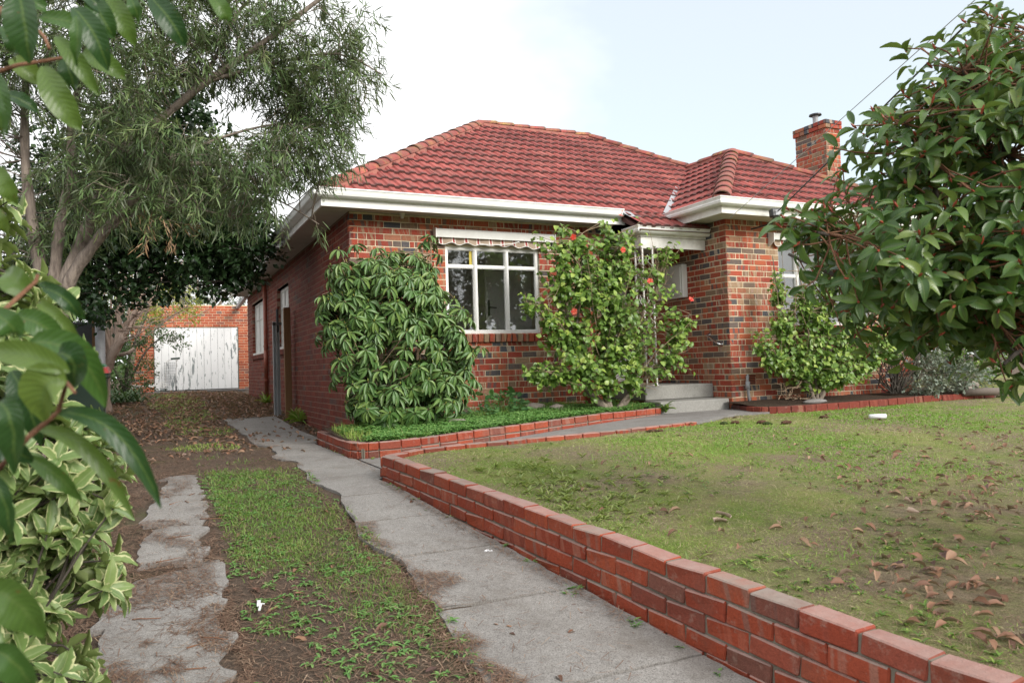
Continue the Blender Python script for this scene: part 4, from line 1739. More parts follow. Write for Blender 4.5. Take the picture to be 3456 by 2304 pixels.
def scroll(a, b, z0, h):
    """A ladder of bent bars between two uprights: square, diamond and cross."""
    a, b = Vector(a), Vector(b)
    P = lambda t, z: tuple(a.lerp(b, t) + Vector((0, 0, z0 + z * h)))
    s = MB()
    r = .0065
    s.tube([P(0, .0), P(.5, .16)], r, 5)
    s.tube([P(1, .0), P(.5, .16)], r, 5)
    s.tube([P(.5, .16), P(.25, .2), P(.25, .33), P(.5, .37), P(.75, .33), P(.75, .2), P(.5, .16)], r, 5)
    s.tube([P(.75, .28), P(1, .28)], r, 5)
    s.tube([P(.75, .24), P(1, .24)], r, 5)
    s.tube([P(.5, .37), P(0, .55)], r, 5)
    s.tube([P(.5, .37), P(1, .55)], r, 5)
    s.tube([P(0, .62), P(.5, .74), P(.35, .84), P(.5, .9), P(.65, .84), P(.5, .74), P(1, .62)], r, 5)
    link('scroll', s.mesh(smooth=True), M['white_old'], post)


for z0 in (1.35, 1.95, 2.55):
    scroll((6.58, 9.20, 0), (6.76, 9.20, 0), z0, .62)
    scroll((6.58, 9.20, 0), (6.58, 9.38, 0), z0, .62)
for zz in (1.175, 3.205):
    b = MB()
    b.box((6.56, 9.18, zz - .005), (6.78, 9.22, zz + .005))
    link('plate', b.mesh(), M['white_old'], post)
# two loose bricks left on the landing
for i, (x, z, rot) in enumerate(((7.62, 1.208, .1), (7.63, 1.36, .25))):
    V, Fs, U = chamfer_box(.11 if i else .12, .10, .076 if not i else .22, .006, .003)
    o = link('loose_brick', mk(V, Fs, U), M['wallbrick_each'] if not i else M['mortar_grey'], None, Matrix.Translation((x, 10.36, z)) @ Matrix.Rotation(rot, 4, 'Z'))
    tag(o, ('short red brick offcut lying on the porch landing against the wall', 'pale brick standing on end on a red offcut on the porch landing')[i], 'brick')
# ------------------------------------------------------------------ low garden wall along the driveway
gw = empty('garden_wall', (1.85, 4.8, .4), 'low red brick wall stepping down the driveway in front of the lawn', 'garden wall')
far, near = Vector((1.722, 6.17, .806)), Vector((2.345, .55, .475))
dv = (near - far)
Lw_ = dv.length
U_ = dv.normalized()
side_ = Vector((U_.y, -U_.x, 0)).normalized()          # towards the driveway
if side_.x > 0:
    side_ = -side_
W_ = -side_
Zu = U_.cross(W_)
if Zu.z < 0:
    Zu = -Zu
core = MB()
for k in range(5):
    zc = -(.078 / 2 + k * .086)
    u = -.12 if k % 2 else 0.0
    n = 0
    while u < Lw_:
        a, b = max(u, 0), min(u + .24, Lw_)
        u += .24
        if b - a < .05:
            continue
        L = b - a - .008
        bow = .012 * math.sin((a + b) / 2 / Lw_ * math.pi * 1.6)
        P = far + U_ * ((a + b) / 2) + Zu * zc + W_ * (.055 + bow)
        if k == 4:
            P = P + Zu * .012
        e = random.gauss(0, .006) if k == 0 else random.gauss(0, .002)
        U2 = (U_ + Zu * random.gauss(0, .006) + W_ * e).normalized()
        W2 = (W_ - U2 * W_.dot(U2)).normalized()
        Z2 = U2.cross(W2)
        if Z2.z < 0:
            Z2 = -Z2
            W2 = Z2.cross(U2)
        P = P + W_ * random.gauss(0, .0025) + Zu * (random.gauss(0, .0015) if k == 0 else 0)
        link('brick', brick_mesh(round(L, 2), .11, .0785, .006, .0028, M['wallbrick_each'], 9), None, gw, frame(U2, W2, Z2, P))
for i in range(12):
    a, b = far + U_ * (Lw_ * i / 12), far + U_ * (Lw_ * (i + 1) / 12)
    t = [far + U_ * (Lw_ * q / 12) + W_ * (.055 + .012 * math.sin(q / 12 * math.pi * 1.6)) - Zu * .22 for q in (i, i + 1)]
    core.bar(t[0], t[1], .088, .42, up=tuple(Zu))
core.obj('mortar', M['mortar_grey'], gw)


def edging(name, label, pts, zf, courses, brick_len=.23, soldier=False, depth=.105, H=.077, key='wallbrick_each', grp=None):
    """A row of bricks following a curved ground line."""
    root = empty(name, (pts[len(pts) // 2][0], pts[len(pts) // 2][1], zf(*pts[len(pts) // 2])), label, 'garden edging')
    seg = [0.0]
    for i in range(1, len(pts)):
        seg.append(seg[-1] + math.dist(pts[i], pts[i - 1]))
    total = seg[-1]

    def at(s):
        s = min(max(s, 0), total)
        x = np.interp(s, seg, [p[0] for p in pts])
        y = np.interp(s, seg, [p[1] for p in pts])
        return Vector((float(x), float(y), 0))
    core = MB()
    for k in range(courses):
        s = -brick_len / 2 if k % 2 else 0
        while s < total - .03:
            a = max(s, 0)
            # short bricks on the bends
            c0, c1, c2 = at(a), at(a + brick_len / 2), at(a + brick_len)
            bend = (c1 - c0).normalized().dot((c2 - c1).normalized()) if (c2 - c1).length > .01 else 1
            bl = brick_len if bend > .985 else brick_len * .5
            b = min(s + bl, total)
            s += bl
            if b - a < .05:
                continue
            p, q = at(a), at(b)
            d = (q - p).normalized()
            c = (p + q) / 2
            c.z = zf(c.x, c.y) - H / 2 - k * .086
            d = (d + Vector((0, 0, (zf(q.x, q.y) - zf(p.x, p.y)) / max((q - p).length, .01)))).normalized()
            n = Vector((-d.y, d.x, 0)).normalized()
            d2 = (d + n * random.gauss(0, .015) + Vector((0, 0, random.gauss(0, .01)))).normalized()
            n2 = Vector((-d2.y, d2.x, 0)).normalized()
            c += n * (depth / 2 + random.gauss(0, .003))
            link('brick', brick_mesh(round((q - p).length - .010, 2), depth, H, .006, .002, M[key]), None, root, frame(d2, n2, d2.cross(n2), c))
    for i in range(int(total / .2)):
        p, q = at(i * .2), at(i * .2 + .22)
        n = Vector((-(q - p).y, (q - p).x, 0)).normalized()
        p, q = p + n * (depth / 2), q + n * (depth / 2)
        p.z, q.z = zf(p.x, p.y) - .06 - .043 * courses, zf(q.x, q.y) - .06 - .043 * courses
        core.bar(p, q, depth * .8, .086 * courses)
    core.obj('mortar', M['mortar_grey'], root)
    return root


edging('bed_edging', 'curved low red brick border of the garden bed under the round-leaved bushes',
       [(1.86, 9.6), (1.85, 9.0), (1.835, 8.3), (1.83, 7.9), (1.85, 7.72), (1.93, 7.61), (2.06, 7.56), (2.32, 7.55), (2.6, 7.60), (2.95, 7.68), (3.4, 7.82), (3.9, 7.95), (4.4, 8.10), (4.9, 8.24), (5.3, 8.33), (5.95, 8.50), (6.44, 8.69)],
       lambda x, y: float(BED_TOP(x)) + .015, 2)
edging('lawn_edging', 'flush row of red bricks between the lawn and the path',
       [(1.82, 6.22), (1.88, 6.33), (1.98, 6.42), (2.25, 6.60), (2.7, 6.70), (3.4, 6.77), (4.4, 6.88), (5.0, 7.0), (5.9, 7.22)],
       lambda x, y: float(lz(x, y)) + .012, 3, key='wallbrick_each')
edging('bed_edging', 'long red brick border of the garden bed under the wing window',
       [(7.745, 8.70), (7.62, 8.35), (7.52, 8.05), (7.56, 7.90), (7.72, 7.83), (8.2, 7.76), (9.2, 7.81), (10.0, 7.88), (11.2, 8.0), (12.6, 7.86)], lambda x, y: .852, 1, key='redbrick_each', H=.1)

# ------------------------------------------------------------------ garage at the end of the driveway
ga = empty('garage', (1.4, 26.4, 1.09), 'flat topped red brick garage with a wide white plank door', 'garage')
mb = MB()
gdoor = (.10, 2.635, 1.0, 3.12)
YG = 26.4
wall_slab(mb, (0, YG, 0), (1, 0, 0), (0, -1, 0), -.55, 3.6, .972, 3.84, [gdoor], .11)
mb.box((-.55, YG + .11, .9), (-.45, 31.5, 3.75))
mb.box((3.5, YG + .11, .9), (3.6, 31.5, 3.75))
mb.box((-.45, YG + .111, 3.70), (3.5, 31.5, 3.75))
mb.box((-.45, 31.4, .9), (3.5, 31.5, 3.70))
gwall = mb.obj('wall', M['mortar'], ga)
rects = lay(-.55, 3.6, .972, 3.84, [gdoor], split=.08)
vis = [r for r in rects if r[1] < 3.05]
random.shuffle(vis)
vis.sort(key=lambda r: -(r[1] - r[0] > .15) - (r[0] > .2))
rest = MB()
for i, r in enumerate(vis):
    if i < 300:
        m, L, H = rect_mat((0, YG, 0), (1, 0, 0), (0, -1, 0), r, random.uniform(-.001, .003))
        link('brick', brick_mesh(round(L, 2), .07, .076, .0035, .0012, M['garbrick_each']), None, gwall, m)
    else:
        put_stuff_brick(rest, (0, YG, 0), (1, 0, 0), (0, -1, 0), r)
for r in rects:
    if r[1] >= 3.05:
        put_stuff_brick(rest, (0, YG, 0), (1, 0, 0), (0, -1, 0), r)
rest.obj('brickwork', M['garbrick'], gwall, kind='stuff')
k = MB()
k.box((.10, YG + .055, 1.06), (2.635, YG + .08, 3.12))
gd = link('door', k.mesh(), M['dkgrey'], ga)
n = 12
for i in range(n):
    w = (2.61 - .12) / n
    V, Fs, U = chamfer_box(w - .006, .022, 1.985, .004, .001)
    link('plank', mk(V, Fs, U), M['peel'], gd, Matrix.Translation((.12 + (i + .5) * w, YG + .035 + random.uniform(-.002, .002), 2.105)))
k = MB()
k.box((2.615, YG + .02, 1.07), (2.635, YG + .054, 3.10))
link('door_strip', k.mesh(), plain('green_steel', (.12, .17, .14), .5), gd)
k = MB()
k.tube([(2.60, YG + .02, 1.99), (2.60, YG - .03, 1.99), (2.60, YG - .03, 1.93)], .014, 8)
link('door_handle', k.mesh(), M['steel'], gd)
k = MB()
k.bar((2.62, 26.35, 3.77), (2.40, 21.8, 3.70), .10, .11)
link('eave_gutter', k.mesh(), M['lead'], ga)
sl2 = slab_obj('garage_apron', [(-.6, 25.3), (3.0, 25.3), (3.0, 26.45), (-.6, 26.45)], lambda x, y: 0 * x + 1.085, .08, M['path'], None, .02)
sl2["kind"] = 'structure'

# ------------------------------------------------------------------ posts beside the long wall
tp = empty('timber_post', (2.27, 14.25, .72), 'brown timber gate post standing against the long brick wall', 'post')
V, Fs, U = chamfer_box(.12, .10, 2.05, .006, .002)
link('shaft', mk(V, Fs, U), M['timber'], tp, Matrix.Translation((2.27, 14.28, 1.70)))
mp_ = empty('metal_post', (2.14, 14.75, .72), 'grey folded steel gate post leaning beside the timber post', 'post')
k = MB()
for x0, x1, y0, y1 in ((2.08, 2.20, 14.76, 14.768), (2.08, 2.088, 14.70, 14.76), (2.192, 2.20, 14.70, 14.76), (2.13, 2.15, 14.69, 14.76)):
    k.box((x0, y0, .70), (x1, y1, 2.50))
link('channel', k.mesh(), plain('zinc_coat', (.52, .55, .57), .5, .2, dirt=.4, dirtcol=(.3, .3, .3)), mp_)
k = MB()
k.tube([(2.17, 14.74, 2.3), (2.17, 14.74, 2.74)], .025, 10)
link('hinge_pin', k.mesh(), M['dkgrey'], mp_)
k = MB()
k.bar((2.08, 14.72, 2.46), (2.24, 14.72, 2.46), .06, .05)
link('hinge', k.mesh(), M['dkgrey'], mp_)
k = MB()
k.box((2.06, 14.66, .69), (2.22, 14.78, .74))
link('foot', k.mesh(), M['white_old'], mp_)

# ------------------------------------------------------------------ boundary fence, post, bins on the left
fe = empty('paling_fence', (-1.75, 12, .6), 'dark grey timber paling fence behind the tree trunks', 'fence')
pm = None
for i in range(150):
    y = 4.0 + i * .165
    z = float(gz(0, y))
    V, Fs, U = chamfer_box(.15, .02, 1.75, .003)
    if pm is None:
        pm = mk(V, Fs, U, name='paling')
        pm.materials.append(M['paling'])
    link('paling', pm, None, fe, frame((0, -1, 0), (1, 0, 0), (0, 0, 1), (-1.75 + random.uniform(-.006, .006), y, z + .86)))
for zz in (.35, 1.4):
    k = MB()
    for i in range(12):
        y = 4 + i * 2.06
        k.bar((-1.79, y, gz(0, y) + zz), (-1.79, y + 2.06, gz(0, y + 2.06) + zz), .04, .08)
    link('rail', k.mesh(), M['paling'], fe)
pst = empty('fence_post', (-.70, 13.4, .7), 'grey round steel post with a cable tie beside the dark panel', 'post')
k = MB()
k.tube([(-.70, 13.4, .55), (-.70, 13.4, 2.75)], .07, 14)
link('tube', k.mesh(smooth=True), M['lead'], pst)
k = MB()
k.tube([(-.70, 13.4, 2.62), (-.70, 13.4, 2.68)], .078, 14)
k.tube([(-.70, 13.32, 2.64), (-.62, 13.32, 2.56), (-.60, 13.33, 2.45)], .012, 6)
link('cable_tie', k.mesh(), M['black'], pst)
pn = empty('screen_panel', (-1.2, 13.9, .7), 'dark grey screen panel between the fence and the steel post', 'screen')
V, Fs, U = chamfer_box(.95, .03, 1.75, .006)
link('panel', mk(V, Fs, U), M['dkgrey'], pn, Matrix.Translation((-1.28, 13.75, 1.55)))
V, Fs, U = chamfer_box(.06, .05, 1.9, .005)
link('edge_post', mk(V, Fs, U), M['timber'], pn, Matrix.Translation((-.80, 13.75, 1.6)))


def wheelie(x, y, z, lid, label):
    b = empty('wheelie_bin', (x, y, z), label, 'bin')
    V = []
    for (w, d, h) in ((.19, .22, 0.06), (.26, .30, .86), (.285, .325, .88), (.285, .325, .93)):
        V += [(x - w, y - d, z + h), (x + w, y - d, z + h), (x + w, y + d, z + h), (x - w, y + d, z + h)]
    F = [[4 * k + i, 4 * k + (i + 1) % 4, 4 * k + 4 + (i + 1) % 4, 4 * k + 4 + i] for k in range(3) for i in range(4)] + [[3, 2, 1, 0]]
    k = MB()
    k.add(V, np.array(F))
    link('body', k.mesh(), M['dkgreen'], b)
    k = MB()
    V = [(x - .30, y - .35, z + .935), (x + .30, y - .35, z + .935), (x + .30, y + .33, z + .955), (x - .30, y + .33, z + .955),
         (x - .27, y - .30, z + 1.0), (x + .27, y - .30, z + 1.0), (x + .27, y + .30, z + 1.03), (x - .27, y + .30, z + 1.03)]
    k.add(V, np.array([[0, 1, 5, 4], [1, 2, 6, 5], [2, 3, 7, 6], [3, 0, 4, 7], [4, 5, 6, 7], [3, 2, 1, 0]]))
    link('lid', k.mesh(), lid, b)
    k = MB()
    k.tube([(x - .22, y + .34, z + .98), (x - .22, y + .40, z + .96), (x + .22, y + .40, z + .96), (x + .22, y + .34, z + .98)], .015, 6)
    link('handle', k.mesh(), M['black'], b)
    for s in (-1, 1):
        k = MB()
        k.tube([(x + s * .20, y + .26, z + .10), (x + s * .25, y + .26, z + .10)], .10, 14)
        link('wheel', k.mesh(), M['black'], b)


M['dkgreen'] = plain('bin_green', (.02, .045, .03), .5)
M['lidgreen'] = plain('lid_green', (.03, .20, .09), .45)
M['lidred'] = plain('lid_red', (.42, .03, .025), .45)
wheelie(-.88, 12.8, .72, M['lidgreen'], 'wheelie bin with a green lid in front of the dark panel')
wheelie(-.80, 11.9, .66, M['lidred'], 'wheelie bin with a red lid just in front of the green one')

# ------------------------------------------------------------------ folded clothes airer and shopping jeep by the garage door
ai = empty('folding_clothes_airer', (.3, 25.6, 1.1), 'white wire clothes airer lying folded on the ground by the garage door', 'clothes airer')
k = MB()
for j in range(5):
    o = j * .05
    k.tube([(-.55, 25.45 + o, 1.33 - .03 * j), (.48, 25.6 + o, 1.20 + .055 * j)], .011, 5)
k.tube([(-.55, 25.42, 1.12), (-.55, 25.45, 1.33), (-.5, 25.7, 1.22)], .013, 5)
link('rail', k.mesh(), M['white'], ai)
tr = empty('shopping_trolley', (.62, 25.75, 1.1), 'upright wire shopping trolley with a green handle against the white garage door', 'trolley')
k = MB()
for i in range(7):
    x = .38 + i * .055
    k.tube([(x, 25.95, 1.28), (x + .02, 25.95, 2.0)], .006, 5)
for i in range(9):
    z = 1.30 + i * .085
    k.tube([(.38, 25.95, z), (.72, 25.95, z)], .005, 5)
for i in range(5):
    z = 1.36 + i * .05
    k.tube([(.40, 25.95, z), (.44, 25.70, z), (.74, 25.70, z), (.72, 25.95, z)], .005, 5)
link('basket', k.mesh(), M['steel'], tr)
k = MB()
k.tube([(.40, 25.97, 1.18), (.46, 25.97, 2.02), (.62, 25.93, 2.10)], .013, 7)
k.tube([(.70, 25.97, 1.18), (.74, 25.97, 2.02), (.80, 25.93, 2.10)], .013, 7)
link('frame', k.mesh(), M['white_old'], tr)
k = MB()
k.tube([(.58, 25.92, 2.10), (.84, 25.92, 2.12)], .03, 8)
link('handle', k.mesh(), M['dkgreen'], tr)
for x in (.42, .72):
    k = MB()
    k.tube([(x - .02, 25.9, 1.175), (x + .02, 25.9, 1.175)], .085, 16)
    w = link('wheel', k.mesh(), M['dkgrey'], tr)

# ------------------------------------------------------------------ overhead cables
def cable(pts, r, label, mat):
    k = MB()
    k.tube(pts, r, 6)
    tag(k.obj('power_cable', mat), label, 'cable')


def sag(a, b, s, n=24):
    a, b = Vector(a), Vector(b)
    return [a.lerp(b, i / n) - Vector((0, 0, s * 4 * (i / n) * (1 - i / n))) for i in range(n + 1)]


cable(sag((7.36, 8.18, 3.50), (3.14, -8.0, 7.15), .03), .004, 'thin grey cable from the wing eave corner up into the sky', M['lead'])
cable(sag((8.2, 8.18, 3.60), (1.0, -8.0, 6.6), .05), .009, 'thick black cable running up behind the leafy shrub', M['black'])
# ------------------------------------------------------------------ leaves and plants
def leaf_template(nl=4, wprof=None, fold=.18, curl=.12, nx=1, wave=0.0):
    """Leaf: y along 0..1, x across -0.5..0.5 (unit width), z up; nx strips each side of the midrib."""
    if wprof is None:
        wprof = lambda t: math.sin(math.pi * min(1, t * .97 + .03)) ** .8
    V, U, F = [], [], []
    m = 2 * nx + 1
    for i in range(nl + 1):
        t = i / nl
        w = max(wprof(t), .02)
        for j in range(m):
            s = (j - nx) / nx
            z = fold * abs(s) * w * .5 - curl * t * t + (wave * math.sin(t * 17 + s * 2) * abs(s))
            V.append((s * w * .5, t * (1 - .25 * curl * t), z))
            U.append((s * (.35 + .65 * min(1, w * 1.3)), t))
    for i in range(nl):
        for j in range(m - 1):
            a = i * m + j
            F.append([a, a + 1, a + m + 1, a + m])
    return np.array(V), [np.array(F)], np.array(U)


def basis(A, N):
    """Matrices (K,3,3): columns side, along, normal."""
    A = A / np.linalg.norm(A, axis=1, keepdims=True)
    S = np.cross(A, N)
    ln = np.linalg.norm(S, axis=1, keepdims=True)
    bad = ln[:, 0] < 1e-4
    S[bad] = np.cross(A[bad], [[1.0, .3, 0]])
    S /= np.linalg.norm(S, axis=1, keepdims=True)
    Nn = np.cross(S, A)
    return np.stack([S, A, Nn], 2)


def leaf_mats(A, N, L, Wd):
    B = basis(A, N)
    sc = np.stack([Wd, L, L], 1)
    return B * sc[:, None, :]


def unit(v):
    return v / np.maximum(np.linalg.norm(v, axis=-1, keepdims=True), 1e-9)


def rdir(n):
    return unit(rng.normal(size=(n, 3)))


def in_ells(ells, n, shell=.5, lump=.22):
    """Points in a union of ellipsoids (cx,cy,cz,rx,ry,rz), denser towards the outside; returns points and outward directions."""
    E_ = np.array(ells, float)
    vol = (E_[:, 3] * E_[:, 4] * E_[:, 5]) ** .75
    idx = rng.choice(len(E_), n, p=vol / vol.sum())
    d = rdir(n)
    rad = shell + (1 - shell) * rng.random(n) ** .6
    rad *= 1 + lump * 2 * (vnoise(d[:, 0] * 2 + idx * 3, d[:, 1] * 2 + d[:, 2] * 2.3, 1.7, 2) - .5)
    p = E_[idx, :3] + d * rad[:, None] * E_[idx, 3:]
    o = unit(d / E_[idx, 3:])
    return p, o


def split_each(parent, T_key, P, Mx, mat_each, mat_rest, temps, n_each, name='leaf', rest_name='foliage', rnd=None, cam_d=None):
    """The n_each leaves nearest the camera become objects, the rest one part."""
    if cam_d is None:
        cam_d = np.linalg.norm(P - np.array([0, 0, 1.5]), axis=1) - .0
    order = np.argsort(cam_d)
    tid = rng.integers(0, len(temps), len(P))
    if n_each:
        mes = []
        for (V, Fs, U) in temps:
            me = mk(V, Fs, U, smooth=True, name=name)
            me.materials.append(mat_each)
            mes.append(me)
        for i in order[:n_each]:
            m = Mx[i]
            mw = Matrix(((m[0, 0], m[0, 1], m[0, 2], P[i, 0]), (m[1, 0], m[1, 1], m[1, 2], P[i, 1]), (m[2, 0], m[2, 1], m[2, 2], P[i, 2]), (0, 0, 0, 1)))
            link(name, mes[tid[i]], None, parent, mw)
    rest = order[n_each:]
    if len(rest):
        mb = MB()
        for k, T in enumerate(temps):
            s = rest[tid[rest] == k]
            mb.scatter(T, Mx[s], P[s], None if rnd is None else rnd[s])
        return mb.obj(rest_name, mat_rest, parent, smooth=True, kind='stuff')


def wob(p, q, n=5, amt=.06, sagv=0.0):
    p, q = np.array(p, float), np.array(q, float)
    L = np.linalg.norm(q - p)
    j = rng.normal(0, amt * L, (n + 1, 3))
    out_ = []
    for i in range(n + 1):
        t = i / n
        out_.append(p + (q - p) * t + j[i] * math.sin(math.pi * t) + np.array([0, 0, sagv * L * math.sin(math.pi * t)]))
    return out_


def limbs(mb, lines, sides=8):
    """lines: list of (points, r0, r1). Returns node cloud for twigs."""
    nodes = []
    for pts, r0, r1 in lines:
        pts = [np.array(p, float) for p in pts]
        P = []
        for i in range(len(pts) - 1):
            a = pts[max(i - 1, 0)]
            b, c = pts[i], pts[i + 1]
            d = pts[min(i + 2, len(pts) - 1)]
            for t in np.linspace(0, 1, 5)[:-1]:
                P.append(.5 * ((2 * b) + (c - a) * t + (2 * a - 5 * b + 4 * c - d) * t * t + (3 * b - a - 3 * c + d) * t ** 3))
        P.append(pts[-1])
        n = len(P)
        rr = [(r0 + (r1 - r0) * (i / (n - 1)) ** .8) * (1 + .10 * math.sin(i * 2.3 + len(nodes))) for i in range(n)]
        mb.tube(P, rr, sides)
        nodes += P
    return np.array(nodes)


def twigs(mb, nodes, tips, r0=.008, r1=.003, sides=4, bend=.08, low=.2):
    """A twig from each tip down to a skeleton node that lies below or inside it."""
    for t in tips:
        d = np.linalg.norm(nodes - t, axis=1) + low * np.maximum(nodes[:, 2] - t[2], 0) * 3
        k = np.argsort(d)[:4]
        a = nodes[k[rng.integers(0, len(k))]]
        mid = (a + t) / 2 + rng.normal(0, bend, 3) * np.linalg.norm(t - a)
        mb.tube([a, a * .6 + mid * .4, mid * .55 + t * .45, t], [r0, r0 * .8, (r0 + r1) / 2, r1], sides, cap=False)


# ---------- rhododendron-like bush at the house corner
def rhododendron():
    root = empty('rhododendron_bush', (2.85, 9.0, .8), 'dense glossy bush of drooping leaf whorls at the front house corner', 'bush')
    ells = [(2.55, 9.0, 2.38, .74, .62, .58), (2.95, 8.98, 1.75, .82, .66, .68), (2.85, 9.0, 1.2, .74, .66, .5), (2.3, 9.0, 2.62, .45, .45, .40), (2.95, 9.25, 2.75, .42, .35, .36),
            (3.3, 8.95, 1.3, .42, .45, .40), (3.32, 9.35, 2.95, .15, .2, .34), (2.1, 9.0, 2.2, .38, .4, .42), (3.2, 8.9, 2.2, .42, .4, .38), (2.5, 8.8, 1.15, .45, .5, .42), (2.18, 8.9, 1.75, .34, .4, .45), (3.35, 9.0, 1.75, .36, .35, .4), (2.3, 8.8, 1.35, .34, .35, .35)]
    tips, o = in_ells(ells, 830, .62, .3)
    ok = (tips[:, 2] > .85) & (tips[:, 1] < 9.86) & ~((tips[:, 0] > 2.3) & (tips[:, 1] > 9.85))
    tips, o = tips[ok], o[ok]
    tips = np.vstack([tips, [(3.32, 9.3, 3.26), (3.36, 9.3, 2.85), (3.85, 8.95, 1.78), (3.75, 8.95, 1.35), (3.62, 9.0, 2.2), (3.55, 9.1, 2.42), (1.82, 8.9, 2.42), (2.05, 9.0, 2.98), (2.55, 9.1, 3.04)]])
    o = np.vstack([o, np.tile([[.1, -.4, .8]], (9, 1))])
    mb = MB()
    base = (2.85, 9.1, .80)
    nodes = limbs(mb, [([base, (2.6, 9.1, 1.3), (2.4, 9.1, 2.0), (2.3, 9.1, 2.6)], .035, .012), ([base, (3.0, 9.1, 1.4), (3.05, 9.1, 2.0), (3.0, 9.2, 2.6)], .035, .012),
                       ([base, (3.2, 9.0, 1.2), (3.4, 9.0, 1.6)], .025, .01), ([base, (2.6, 8.9, 1.1), (2.3, 8.8, 1.5)], .025, .01), ([(3.02, 9.15, 1.9), (3.3, 9.3, 2.6), (3.32, 9.3, 3.1)], .012, .006)])
    twigs(mb, nodes, tips, .007, .004)
    mb.obj('stems', M['twig_tan'], root, smooth=True)
    P, A, N, L, Wd = [], [], [], [], []
    for t, d in zip(tips, o):
        ax = unit(d * .9 + np.array([0, -.12, .75]))
        k = rng.integers(8, 13)
        ph = rng.random() * 6.28
        e1 = unit(np.cross(ax, [.3, .8, .2]))
        e2 = np.cross(ax, e1)
        for i in range(k):
            a = ph + i * 2.4
            out_ = e1 * math.cos(a) + e2 * math.sin(a)
            el = rng.uniform(-.75, .25)
            dirn = unit(out_ + ax * el + np.array([0, 0, -.42]))
            P.append(t + out_ * .012 - ax * rng.uniform(0, .035))
            A.append(dirn)
            N.append(unit(ax + out_ * .35))
            L.append(rng.uniform(.105, .17))
            Wd.append(L[-1] * rng.uniform(.25, .31))
    P, A, N, L, Wd = map(np.array, (P, A, N, L, Wd))
    temps = [leaf_template(4, lambda t: min(1, math.sin(math.pi * (t * .86 + .05)) ** .9) if t > .06 else .06, f, c) for f, c in ((.35, .16), (.2, .28), (.45, .08), (.3, .36))]
    split_each(root, 'rhodo', P, leaf_mats(A, N, L, Wd), M['rhodo_each'], M['rhodo'], temps, 300, cam_d=P[:, 1] * .9 + P[:, 0] * .43 + rng.random(len(P)) * .5)
    bud = MB()
    for t, d in zip(tips[::2], o[::2]):
        ax = unit(d * .5 + np.array([0, 0, .8]))
        bud.tube([t, t + ax * .018, t + ax * .03], [.005, .007, .001], 5)
    bud.obj('buds', M['yellow'], root, kind='stuff')


# ---------- hibiscus bushes
OVATE = lambda t: max(.04, math.sin(math.pi * min(1, t ** .72)) ** .75 if t < 1 else .03)


def hibiscus(name, label, base, lines, ells, nt, per, r_st, flowers, keep, each, bare=(), Lr=(.055, .09), up=.25):
    root = empty(name, base, label, 'bush')
    mb = MB()
    nodes = limbs(mb, lines, 7)
    trunk = mb.obj('trunk', M['bark_grey'], root, smooth=True)
    tips, o = in_ells(ells, nt, .45, .35)
    ok = keep(tips)
    tips, o = tips[ok], o[ok]
    tw = MB()
    twigs(tw, nodes, tips, .006, .002, 4, .1, .35)
    for a, b in bare:
        tw.tube(wob(a, b, 5, .03), [.007, .006, .005, .004, .003, .002], 5)
    tw.obj('twigs', M['twig_tan'], root, smooth=True, kind='stuff')
    K = len(tips)
    k = per
    # each tip carries a spray of leaves along its last 25 cm
    src = np.array([nodes[np.argmin(np.linalg.norm(nodes - t, axis=1))] for t in tips])
    td = unit(unit(tips - src) * .7 + o * .5 + np.array([0, 0, up]))
    idx = np.repeat(np.arange(K), k)
    s = rng.random(K * k) ** .8
    P = tips[idx] - td[idx] * (s * .28)[:, None] + rng.normal(0, .018, (K * k, 3))
    pr = unit(np.cross(td[idx], rdir(K * k)))
    A = unit(pr * .9 + td[idx] * .35 + np.array([0, -.1, -.25]))
    N = unit(np.array([0, -.6, .85]) + rng.normal(0, .42, (K * k, 3)))
    P = P + pr * .02
    L = rng.uniform(*Lr, K * k)
    Wd = L * rng.uniform(.72, .92, K * k)
    kp = keep(P) & ~((P[:, 0] / P[:, 1] > .700) & (P[:, 0] / P[:, 1] < .775) & (P[:, 2] > 1.1) & (rng.random(len(P)) < np.where(P[:, 0] / P[:, 1] < .748, .86, .45)) & (name == 'hibiscus_bush'))
    P, A, N, L, Wd, s = P[kp], A[kp], N[kp], L[kp], Wd[kp], s[kp]
    temps = [leaf_template(4, OVATE, f, c) for f, c in ((.35, .15), (.15, .3), (.5, .1))]
    rnd = np.clip(.62 * (1 - s) + rng.normal(.15, .2, len(P)), 0, 1)
    split_each(root, name, P, leaf_mats(A, N, L, Wd), M['hib_each'], M['hib'], temps, each, rnd=rnd, cam_d=P[:, 1] * .9 + P[:, 0] * .43 + rng.random(len(P)) * .6)
    pt = leaf_template(4, lambda t: max(.08, t ** .7 * (1.25 - .3 * t)), .1, .25)
    for f in flowers:
        mbf = MB()
        c = np.array(f[:3])
        ax = unit(np.array([-.3, -.8, .25]) + rng.normal(0, .25, 3))
        e1 = unit(np.cross(ax, [0, 0, 1.0]))
        e2 = np.cross(ax, e1)
        A = np.array([unit(ax * .55 + e1 * math.cos(q) + e2 * math.sin(q)) for q in np.arange(5) * 1.2566])
        mbf.scatter(pt, leaf_mats(A, np.tile(ax, (5, 1)), np.full(5, .042), np.full(5, .036)), np.tile(c, (5, 1)))
        mbf.tube([c, c + ax * .05, c + ax * .075], [.004, .003, .005], 5)
        link('flower', mbf.mesh(smooth=True), M['petal'], root)


